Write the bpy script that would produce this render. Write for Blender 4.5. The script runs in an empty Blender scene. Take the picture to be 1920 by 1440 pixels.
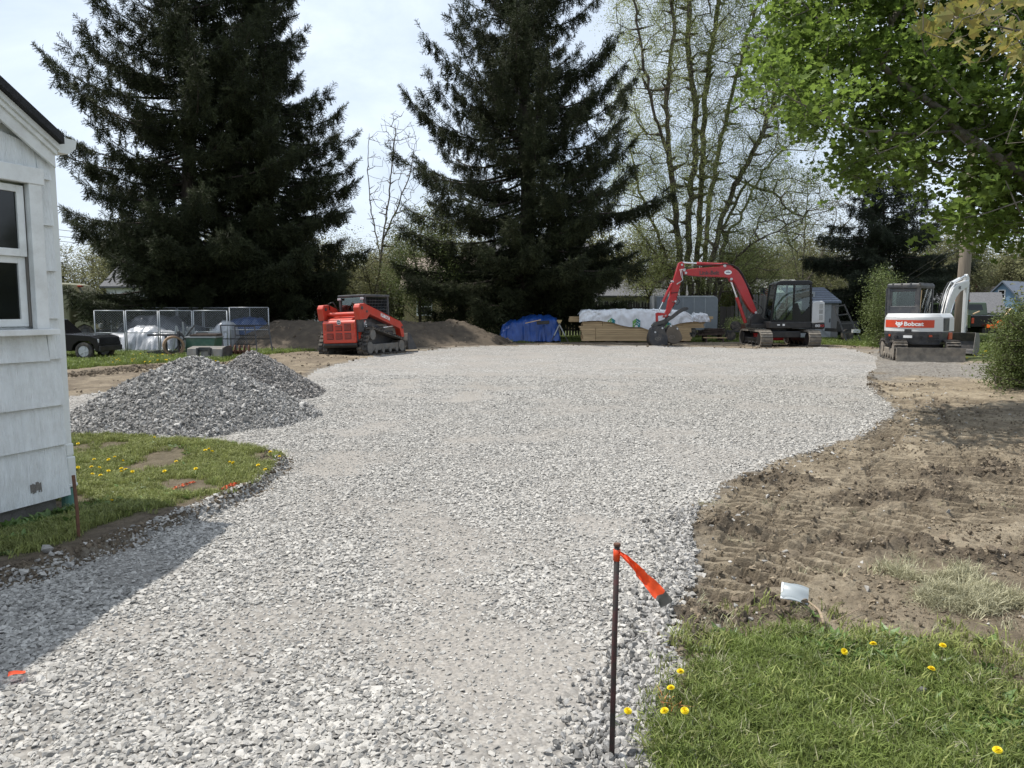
import bpy, bmesh, math, random
import numpy as np
from mathutils import Vector, Matrix, Euler

# ------------------------------------------------------------------ camera, sky, sun
scene = bpy.context.scene
COL = scene.collection
CAM_H, FOC, TILT = 1.6, 1400.0, math.atan(140.0 / 1400.0)      # focal length in 1920-pixel units
cam_data = bpy.data.cameras.new('camera')
cam = bpy.data.objects.new('camera', cam_data)
COL.objects.link(cam)
cam.location = (0, 0, CAM_H)
cam.rotation_euler = (math.pi / 2 - TILT, 0, 0)
cam_data.sensor_width = 36.0
cam_data.lens = 36.0 * FOC / 1920.0
cam_data.clip_start = 0.05
cam_data.clip_end = 4000
scene.camera = cam

SUN_EL, SUN_AZ = math.radians(64), math.radians(-69)             # azimuth measured clockwise from +Y
world = bpy.data.worlds.new('World')
scene.world = world
world.use_nodes = True
wn, wl = world.node_tree.nodes, world.node_tree.links
wn.clear()
w_out = wn.new('ShaderNodeOutputWorld')
w_bg = wn.new('ShaderNodeBackground')
w_bg.inputs['Strength'].default_value = 0.122
sky = wn.new('ShaderNodeTexSky')
sky.sky_type = 'NISHITA'
sky.sun_disc = False
sky.sun_elevation = SUN_EL
sky.sun_rotation = SUN_AZ
sky.air_density = 1.0
sky.dust_density = 2.0
sky.ozone_density = 1.0
tc = wn.new('ShaderNodeTexCoord')
mp = wn.new('ShaderNodeMapping')
mp.inputs['Scale'].default_value = (1.3, 1.3, 3.0)
mp.inputs['Location'].default_value = (3.1, 1.7, 0.4)
n1 = wn.new('ShaderNodeTexNoise')
n1.inputs['Scale'].default_value = 1.7
n1.inputs['Detail'].default_value = 9
n1.inputs['Roughness'].default_value = 0.58
n1.inputs['Distortion'].default_value = 0.5
rp = wn.new('ShaderNodeValToRGB')
rp.color_ramp.elements[0].position = 0.34
rp.color_ramp.elements[0].color = (0.42, 0.42, 0.42, 1)
rp.color_ramp.elements[1].position = 0.62
rp.color_ramp.elements[1].color = (0.97, 0.97, 0.97, 1)
mx = wn.new('ShaderNodeMix')
mx.data_type = 'RGBA'
mx.inputs[7].default_value = (7.1, 8.0, 9.2, 1)
wl.new(tc.outputs['Generated'], mp.inputs['Vector'])
wl.new(mp.outputs['Vector'], n1.inputs['Vector'])
wl.new(n1.outputs['Fac'], rp.inputs['Fac'])
wl.new(rp.outputs['Color'], mx.inputs[0])
wl.new(sky.outputs['Color'], mx.inputs[6])
wl.new(mx.outputs[2], w_bg.inputs['Color'])
wl.new(w_bg.outputs['Background'], w_out.inputs['Surface'])

sun_data = bpy.data.lights.new('sun', 'SUN')
sun_data.energy = 4.9
sun_data.angle = math.radians(0.55)
sun_data.color = (1.0, 0.955, 0.88)
sun = bpy.data.objects.new('sun', sun_data)
COL.objects.link(sun)
SUN_DIR = Vector((math.sin(SUN_AZ) * math.cos(SUN_EL), math.cos(SUN_AZ) * math.cos(SUN_EL), math.sin(SUN_EL)))
sun.rotation_euler = SUN_DIR.to_track_quat('Z', 'Y').to_euler()
sun.location = (-20, 10, 40)

vs = scene.view_settings
vs.view_transform = 'Standard'
vs.look = 'None'
vs.exposure = 0.14
vs.gamma = 1.0
vs.use_curve_mapping = False
scene.cycles.max_bounces = 8
scene.cycles.transparent_max_bounces = 12
scene.cycles.caustics_reflective = False
scene.cycles.caustics_refractive = False

# ------------------------------------------------------------------ photo readings -> metres
CT, ST = math.cos(TILT), math.sin(TILT)
def ray(px, py):
    u, v = (px - 960.0) / FOC, (720.0 - py) / FOC
    return u, CT + v * ST, v * CT - ST
def G(px, py, z=0.0):
    x, y, d = ray(px, py)
    t = (z - CAM_H) / d
    return (x * t, y * t)
def P(px, py, Y):
    x, y, d = ray(px, py)
    t = Y / y
    return Vector((x * t, Y, CAM_H + d * t))
def X(px, Y):
    return P(px, 580, Y).x
def Zt(py, Y):
    return P(960, py, Y).z

rng = np.random.default_rng(11)
random.seed(11)

# ------------------------------------------------------------------ numpy noise
_TC, _TS = np.cos((np.arange(256) + 0.5) / 256 * 2 * math.pi), np.sin((np.arange(256) + 0.5) / 256 * 2 * math.pi)
def _hash(ix, iy, seed):
    h = ix * np.uint32(374761393) + iy * np.uint32(668265263) + np.uint32((seed * 1274126177) & 0xFFFFFFFF)
    h = (h ^ (h >> np.uint32(13))) * np.uint32(1274126177)
    h = h ^ (h >> np.uint32(16))
    return (h >> np.uint32(16)) & np.uint32(255)
def vnoise(x, y, seed=0):
    x, y = np.asarray(x, float), np.asarray(y, float)
    bx_, by_ = np.floor(x), np.floor(y)
    fx, fy = x - bx_, y - by_
    ix, iy = bx_.astype(np.int64).astype(np.uint32), by_.astype(np.int64).astype(np.uint32)
    ux, uy = fx * fx * fx * (fx * (fx * 6 - 15) + 10), fy * fy * fy * (fy * (fy * 6 - 15) + 10)
    def g(dx, dy):
        k = _hash(ix + np.uint32(dx), iy + np.uint32(dy), seed)
        return _TC[k] * (fx - dx) + _TS[k] * (fy - dy)
    a = g(0, 0) * (1 - ux) + g(1, 0) * ux
    b = g(0, 1) * (1 - ux) + g(1, 1) * ux
    return (a * (1 - uy) + b * uy) * 1.4
def fbm(x, y, octaves=4, seed=0, gain=0.5):
    r, a, f = 0.0, 1.0, 1.0
    for k in range(octaves):
        r = r + a * vnoise(x * f + 13.7 * k, y * f - 7.1 * k, seed + k)
        a *= gain
        f *= 2.03
    return r
def sstep(a, b, x):
    t = np.clip((x - a) / (b - a), 0, 1)
    return t * t * (3 - 2 * t)
def poly_sdf(x, y, poly):
    """signed distance to a polygon, negative inside"""
    p = np.asarray(poly, float)
    d = np.full(x.shape, 1e9)
    inside = np.zeros(x.shape, bool)
    n = len(p)
    for i in range(n):
        a, b = p[i], p[(i + 1) % n]
        e = b - a
        wx, wy = x - a[0], y - a[1]
        t = np.clip((wx * e[0] + wy * e[1]) / (e @ e + 1e-12), 0, 1)
        d = np.minimum(d, (wx - t * e[0]) ** 2 + (wy - t * e[1]) ** 2)
        c = (a[1] > y) != (b[1] > y)
        with np.errstate(divide='ignore', invalid='ignore'):
            xi = (b[0] - a[0]) * (y - a[1]) / (b[1] - a[1] + 1e-12) + a[0]
        inside ^= c & (x < xi)
    d = np.sqrt(d)
    return np.where(inside, -d, d)
def line_dist(x, y, pts):
    """distance to a polyline and arc length along it"""
    p = np.asarray(pts, float)
    best = np.full(x.shape, 1e9)
    arc = np.zeros(x.shape)
    s0 = 0.0
    for i in range(len(p) - 1):
        e = p[i + 1] - p[i]
        L = math.hypot(*e)
        t = np.clip(((x - p[i][0]) * e[0] + (y - p[i][1]) * e[1]) / (L * L), 0, 1)
        d = np.hypot(x - p[i][0] - t * e[0], y - p[i][1] - t * e[1])
        m = d < best
        best = np.where(m, d, best)
        arc = np.where(m, s0 + t * L, arc)
        s0 += L
    return best, arc

# ------------------------------------------------------------------ mesh builder
class MB:
    def __init__(self):
        self.v, self.f = [], []
    def add(self, verts, faces):
        o = len(self.v)
        self.v.extend(tuple(p) for p in verts)
        self.f.extend(tuple(i + o for i in f) for f in faces)
        return self
    def box(self, c, s, rot=None):
        hx, hy, hz = s[0] / 2, s[1] / 2, s[2] / 2
        vs_ = [Vector((x, y, z)) for x in (-hx, hx) for y in (-hy, hy) for z in (-hz, hz)]
        if rot is not None:
            m = Euler(rot).to_matrix()
            vs_ = [m @ q for q in vs_]
        c = Vector(c)
        return self.add([q + c for q in vs_], [(0, 1, 3, 2), (4, 6, 7, 5), (0, 4, 5, 1), (2, 3, 7, 6), (0, 2, 6, 4), (1, 5, 7, 3)])
    def bb(self, x0, x1, y0, y1, z0, z1):
        return self.box(((x0 + x1) / 2, (y0 + y1) / 2, (z0 + z1) / 2), (abs(x1 - x0), abs(y1 - y0), abs(z1 - z0)))
    def beam(self, a, b, w, h, up=(0, 0, 1)):
        a, b = Vector(a), Vector(b)
        d = (b - a).normalized()
        u = Vector(up)
        if abs(d.dot(u)) > 0.98:
            u = Vector((0, 1, 0))
        r = d.cross(u).normalized()
        u = r.cross(d)
        vs_ = []
        for q in (a, b):
            for sx, sz in ((-1, -1), (1, -1), (1, 1), (-1, 1)):
                vs_.append(q + r * (sx * w / 2) + u * (sz * h / 2))
        return self.add(vs_, [(0, 3, 2, 1), (4, 5, 6, 7), (0, 1, 5, 4), (1, 2, 6, 5), (2, 3, 7, 6), (3, 0, 4, 7)])
    def tube(self, pts, r, n=8, caps=True):
        pts = [Vector(p) for p in pts]
        rs = r if isinstance(r, (list, tuple, np.ndarray)) else [r] * len(pts)
        vs_, fs = [], []
        pu = None
        for i, p in enumerate(pts):
            d = (pts[min(i + 1, len(pts) - 1)] - pts[max(i - 1, 0)])
            d = d.normalized() if d.length > 1e-9 else Vector((0, 0, 1))
            if pu is None:
                pu = Vector((0, 0, 1)) if abs(d.z) < 0.9 else Vector((1, 0, 0))
            a = d.cross(pu).normalized()
            pu = a.cross(d)
            for k in range(n):
                t = 2 * math.pi * k / n
                vs_.append(p + (a * math.cos(t) + pu * math.sin(t)) * rs[i])
        for i in range(len(pts) - 1):
            for k in range(n):
                k2 = (k + 1) % n
                fs.append((i * n + k, i * n + k2, (i + 1) * n + k2, (i + 1) * n + k))
        if caps:
            fs.append(tuple(range(n - 1, -1, -1)))
            fs.append(tuple((len(pts) - 1) * n + k for k in range(n)))
        return self.add(vs_, fs)
    def cyl(self, a, b, r, n=14, r2=None):
        return self.tube([a, b], [r, r if r2 is None else r2], n)
    def prism(self, prof, axis, a, b):
        """profile of 2-D points extruded along axis 'x' (prof = y,z), 'y' (prof = x,z) or 'z' (prof = x,y)"""
        n = len(prof)
        def mk(p, t):
            return {'x': (t, p[0], p[1]), 'y': (p[0], t, p[1]), 'z': (p[0], p[1], t)}[axis]
        vs_ = [mk(p, a) for p in prof] + [mk(p, b) for p in prof]
        fs = [tuple(range(n - 1, -1, -1)), tuple(range(n, 2 * n))]
        fs += [(i, (i + 1) % n, n + (i + 1) % n, n + i) for i in range(n)]
        return self.add(vs_, fs)
    def grid(self, fn, nu, nv):
        vs_ = [fn(i / nu, j / nv) for j in range(nv + 1) for i in range(nu + 1)]
        fs = [(j * (nu + 1) + i, j * (nu + 1) + i + 1, (j + 1) * (nu + 1) + i + 1, (j + 1) * (nu + 1) + i) for j in range(nv) for i in range(nu)]
        return self.add(vs_, fs)
    def mesh(self, name, m=None, smooth=False):
        me = bpy.data.meshes.new(name)
        me.from_pydata(self.v, [], self.f)
        bm = bmesh.new()
        bm.from_mesh(me)
        bmesh.ops.recalc_face_normals(bm, faces=bm.faces)
        bm.to_mesh(me)
        bm.free()
        if smooth:
            me.polygons.foreach_set('use_smooth', [True] * len(me.polygons))
        if m is not None:
            me.materials.append(m)
        me.update()
        return me
    def build(self, name, m, parent=None, bevel=0.0, smooth=False, kind=None, segs=2):
        o = link(name, self.mesh(name, m, smooth), parent)
        if bevel:
            b = o.modifiers.new('bevel', 'BEVEL')
            b.width, b.segments, b.limit_method, b.angle_limit = bevel, segs, 'ANGLE', math.radians(40)
        if kind:
            o['kind'] = kind
        return o

def link(name, data, parent=None):
    o = bpy.data.objects.new(name, data)
    COL.objects.link(o)
    if parent is not None:
        o.parent = parent
    return o
def tag(o, label, cat, group=None):
    o['label'], o['category'] = label, cat
    if group:
        o['group'] = group
    return o
def thing(name, label, cat, loc=(0, 0, 0), rotz=0.0, group=None, rot=None):
    o = bpy.data.objects.new(name, None)
    COL.objects.link(o)
    o.location = loc
    o.rotation_euler = rot if rot else (0, 0, rotz)
    o.empty_display_size = 0.2
    return tag(o, label, cat, group)
KIDS = None
def copy_tree(o, parent=None):
    c = o.copy()
    COL.objects.link(c)
    if parent is not None:
        c.parent = parent
    for ch in [q for q in COL.objects if q.parent == o]:
        copy_tree(ch, c)
    return c
def big_mesh(name, V, F, m=None, smooth=False):
    """numpy vertices (n,3) and faces (k,3 or 4)"""
    me = bpy.data.meshes.new(name)
    k = F.shape[1]
    me.vertices.add(len(V))
    me.vertices.foreach_set('co', np.ascontiguousarray(V, np.float32).ravel())
    me.loops.add(F.size)
    me.loops.foreach_set('vertex_index', np.ascontiguousarray(F, np.int32).ravel())
    me.polygons.add(len(F))
    me.polygons.foreach_set('loop_start', np.arange(0, F.size, k, dtype=np.int32))
    if smooth:
        me.polygons.foreach_set('use_smooth', np.ones(len(F), bool))
    if m is not None:
        me.materials.append(m)
    me.update(calc_edges=True)
    return me

def text_mesh(body, size, m, bold=0.0, shear=0.0, depth=0.004, width=None, spacing=1.0):
    """lettering as a mesh lying in local x (reading) / z (up), facing -y"""
    cu = bpy.data.curves.new('lettering', 'FONT')
    cu.body, cu.size, cu.extrude, cu.offset, cu.shear = body, size, depth, bold, shear
    cu.align_x, cu.align_y, cu.space_character = 'CENTER', 'CENTER', spacing
    cu.resolution_u = 4
    to = bpy.data.objects.new('lettering', cu)
    COL.objects.link(to)
    dg = bpy.context.evaluated_depsgraph_get()
    me = bpy.data.meshes.new_from_object(to.evaluated_get(dg))
    bpy.data.objects.remove(to)
    me.transform(Matrix.Rotation(math.pi / 2, 4, 'X'))
    if width:
        xs = [v.co.x for v in me.vertices]
        me.transform(Matrix.Diagonal((width / (max(xs) - min(xs)), 1, 1, 1)))
    me.materials.clear()
    me.materials.append(m)
    return me

# ------------------------------------------------------------------ instances of small pieces (stuff)
_groups = {}
def _scatter_group(key, meshes):
    ng = bpy.data.node_groups.new('scatter_' + key, 'GeometryNodeTree')
    ng.interface.new_socket('Geometry', in_out='INPUT', socket_type='NodeSocketGeometry')
    ng.interface.new_socket('Geometry', in_out='OUTPUT', socket_type='NodeSocketGeometry')
    N, L = ng.nodes, ng.links
    gi, go = N.new('NodeGroupInput'), N.new('NodeGroupOutput')
    iop = N.new('GeometryNodeInstanceOnPoints')
    g2i = N.new('GeometryNodeGeometryToInstance')
    for i, me in enumerate(meshes):
        so = bpy.data.objects.new('%s_piece' % key, me)          # geometry source only, never linked to the scene
        oi = N.new('GeometryNodeObjectInfo')
        oi.inputs['Object'].default_value = so
        oi.inputs['As Instance'].default_value = False
        L.new(oi.outputs['Geometry'], g2i.inputs[0])
    def named(nm, typ):
        a = N.new('GeometryNodeInputNamedAttribute')
        a.data_type = typ
        a.inputs['Name'].default_value = nm
        return a.outputs['Attribute']
    L.new(gi.outputs[0], iop.inputs['Points'])
    L.new(g2i.outputs[0], iop.inputs['Instance'])
    iop.inputs['Pick Instance'].default_value = True
    L.new(named('pick', 'INT'), iop.inputs['Instance Index'])
    L.new(named('turn', 'FLOAT_VECTOR'), iop.inputs['Rotation'])
    L.new(named('size', 'FLOAT_VECTOR'), iop.inputs['Scale'])
    L.new(iop.outputs[0], go.inputs[0])
    return ng
def scatter(name, key, meshes, pts, rot, scl, parent=None, mats=(), kind='stuff'):
    pts = np.asarray(pts, np.float32)
    n = len(pts)
    if key not in _groups:
        _groups[key] = (_scatter_group(key, meshes), len(meshes))
    ng, k = _groups[key]
    me = bpy.data.meshes.new(name)
    me.vertices.add(n)
    me.vertices.foreach_set('co', pts.ravel())
    scl = np.asarray(scl, np.float32)
    if scl.ndim == 1:
        scl = np.repeat(scl[:, None], 3, 1)
    for nm, typ, arr in (('turn', 'FLOAT_VECTOR', np.asarray(rot, np.float32)), ('size', 'FLOAT_VECTOR', scl)):
        a = me.attributes.new(nm, typ, 'POINT')
        a.data.foreach_set('vector', np.ascontiguousarray(arr).ravel())
    a = me.attributes.new('pick', 'INT', 'POINT')
    a.data.foreach_set('value', rng.integers(0, k, n).astype(np.int32))
    for m in mats:
        me.materials.append(m)
    o = link(name, me, parent)
    md = o.modifiers.new('scatter', 'NODES')
    md.node_group = ng
    if kind:
        o['kind'] = kind
    return o
def euler_from_dirs(d, roll=None):
    """euler angles that turn local +Z onto the directions d (n,3), with a roll about it"""
    d = d / np.linalg.norm(d, axis=1, keepdims=True)
    ry = np.arccos(np.clip(d[:, 2], -1, 1))
    rz = np.arctan2(d[:, 1], d[:, 0])
    if roll is None:
        return np.stack([np.zeros(len(d)), ry, rz], 1)
    # R = Rz(rz) Ry(ry) Rz(roll): back to xyz euler
    cz, sz, cy, sy, cr, sr = np.cos(rz), np.sin(rz), np.cos(ry), np.sin(ry), np.cos(roll), np.sin(roll)
    m20, m21, m22 = -sy * cr, sy * sr, cy
    m00, m10 = cz * cy * cr - sz * sr, sz * cy * cr + cz * sr
    return np.stack([np.arctan2(m21, m22), np.arcsin(np.clip(-m20, -1, 1)), np.arctan2(m10, m00)], 1)

# ------------------------------------------------------------------ materials
def mat(name, col, rough=0.6, metal=0.0, var=0.12, scale=6.0, bump=0.0, bscale=40.0, dirt=None, dirt_amt=0.5, dirt_scale=3.0,
        rand=0.0, transl=0.0, spec=0.5, col2=None, stretch=(1, 1, 1), coat=0.0, detail=5):
    m = bpy.data.materials.new(name)
    m.use_nodes = True
    N, L = m.node_tree.nodes, m.node_tree.links
    b = N['Principled BSDF']
    out = N['Material Output']
    b.inputs['Roughness'].default_value = rough
    b.inputs['Metallic'].default_value = metal
    b.inputs['Specular IOR Level'].default_value = spec
    if coat:
        b.inputs['Coat Weight'].default_value = coat
        b.inputs['Coat Roughness'].default_value = 0.15
    t = N.new('ShaderNodeTexCoord')
    mpn = N.new('ShaderNodeMapping')
    mpn.inputs['Scale'].default_value = stretch
    L.new(t.outputs['Object'], mpn.inputs['Vector'])
    n = N.new('ShaderNodeTexNoise')
    n.inputs['Scale'].default_value = scale
    n.inputs['Detail'].default_value = detail
    n.inputs['Roughness'].default_value = 0.6
    L.new(mpn.outputs['Vector'], n.inputs['Vector'])
    c2 = col2 if col2 else tuple(c * (1 - var) for c in col)
    c1 = col if col2 else tuple(min(1, c * (1 + var)) for c in col)
    r = N.new('ShaderNodeValToRGB')
    r.color_ramp.elements[0].position, r.color_ramp.elements[1].position = 0.32, 0.68
    r.color_ramp.elements[0].color = (*c2, 1)
    r.color_ramp.elements[1].color = (*c1, 1)
    L.new(n.outputs['Fac'], r.inputs['Fac'])
    colour = r.outputs['Color']
    if rand:
        oi = N.new('ShaderNodeObjectInfo')
        mr = N.new('ShaderNodeMapRange')
        mr.inputs['To Min'].default_value, mr.inputs['To Max'].default_value = 1 - rand, 1 + rand
        L.new(oi.outputs['Random'], mr.inputs['Value'])
        mm = N.new('ShaderNodeVectorMath')
        mm.operation = 'SCALE'
        L.new(colour, mm.inputs[0])
        L.new(mr.outputs['Result'], mm.inputs['Scale'])
        colour = mm.outputs['Vector']
    if dirt:
        dn = N.new('ShaderNodeTexNoise')
        dn.inputs['Scale'].default_value = dirt_scale
        dn.inputs['Detail'].default_value = 7
        dn.inputs['Roughness'].default_value = 0.7
        L.new(t.outputs['Object'], dn.inputs['Vector'])
        dr = N.new('ShaderNodeValToRGB')
        dr.color_ramp.elements[0].position, dr.color_ramp.elements[1].position = 0.45, 0.72
        dr.color_ramp.elements[0].color = (0, 0, 0, 1)
        dr.color_ramp.elements[1].color = (dirt_amt,) * 3 + (1,)
        L.new(dn.outputs['Fac'], dr.inputs['Fac'])
        dm = N.new('ShaderNodeMix')
        dm.data_type = 'RGBA'
        L.new(dr.outputs['Color'], dm.inputs[0])
        L.new(colour, dm.inputs[6])
        dm.inputs[7].default_value = (*dirt, 1)
        colour = dm.outputs[2]
    L.new(colour, b.inputs['Base Color'])
    if bump:
        bn = N.new('ShaderNodeTexNoise')
        bn.inputs['Scale'].default_value = bscale
        bn.inputs['Detail'].default_value = 4
        L.new(mpn.outputs['Vector'], bn.inputs['Vector'])
        bu = N.new('ShaderNodeBump')
        bu.inputs['Strength'].default_value = bump
        bu.inputs['Distance'].default_value = 0.02
        L.new(bn.outputs['Fac'], bu.inputs['Height'])
        L.new(bu.outputs['Normal'], b.inputs['Normal'])
    if transl:
        tr = N.new('ShaderNodeBsdfTranslucent')
        ms = N.new('ShaderNodeMixShader')
        ms.inputs['Fac'].default_value = transl
        L.new(colour, tr.inputs['Color'])
        L.new(b.outputs['BSDF'], ms.inputs[1])
        L.new(tr.outputs['BSDF'], ms.inputs[2])
        L.new(ms.outputs['Shader'], out.inputs['Surface'])
    return m
def glass_mat(name, tint=(0.5, 0.6, 0.6), alpha=0.35):
    m = bpy.data.materials.new(name)
    m.use_nodes = True
    N, L = m.node_tree.nodes, m.node_tree.links
    N.remove(N['Principled BSDF'])
    tr, gl, ms, fr = N.new('ShaderNodeBsdfTransparent'), N.new('ShaderNodeBsdfGlossy'), N.new('ShaderNodeMixShader'), N.new('ShaderNodeFresnel')
    ad = N.new('ShaderNodeMath')
    ad.operation = 'ADD'
    ad.inputs[1].default_value = alpha
    tr.inputs['Color'].default_value = (*tint, 1)
    gl.inputs['Roughness'].default_value = 0.03
    gl.inputs['Color'].default_value = (0.8, 0.85, 0.85, 1)
    fr.inputs['IOR'].default_value = 1.45
    L.new(fr.outputs['Fac'], ad.inputs[0])
    L.new(ad.outputs[0], ms.inputs['Fac'])
    L.new(tr.outputs['BSDF'], ms.inputs[1])
    L.new(gl.outputs['BSDF'], ms.inputs[2])
    L.new(ms.outputs['Shader'], N['Material Output'].inputs['Surface'])
    return m

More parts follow.
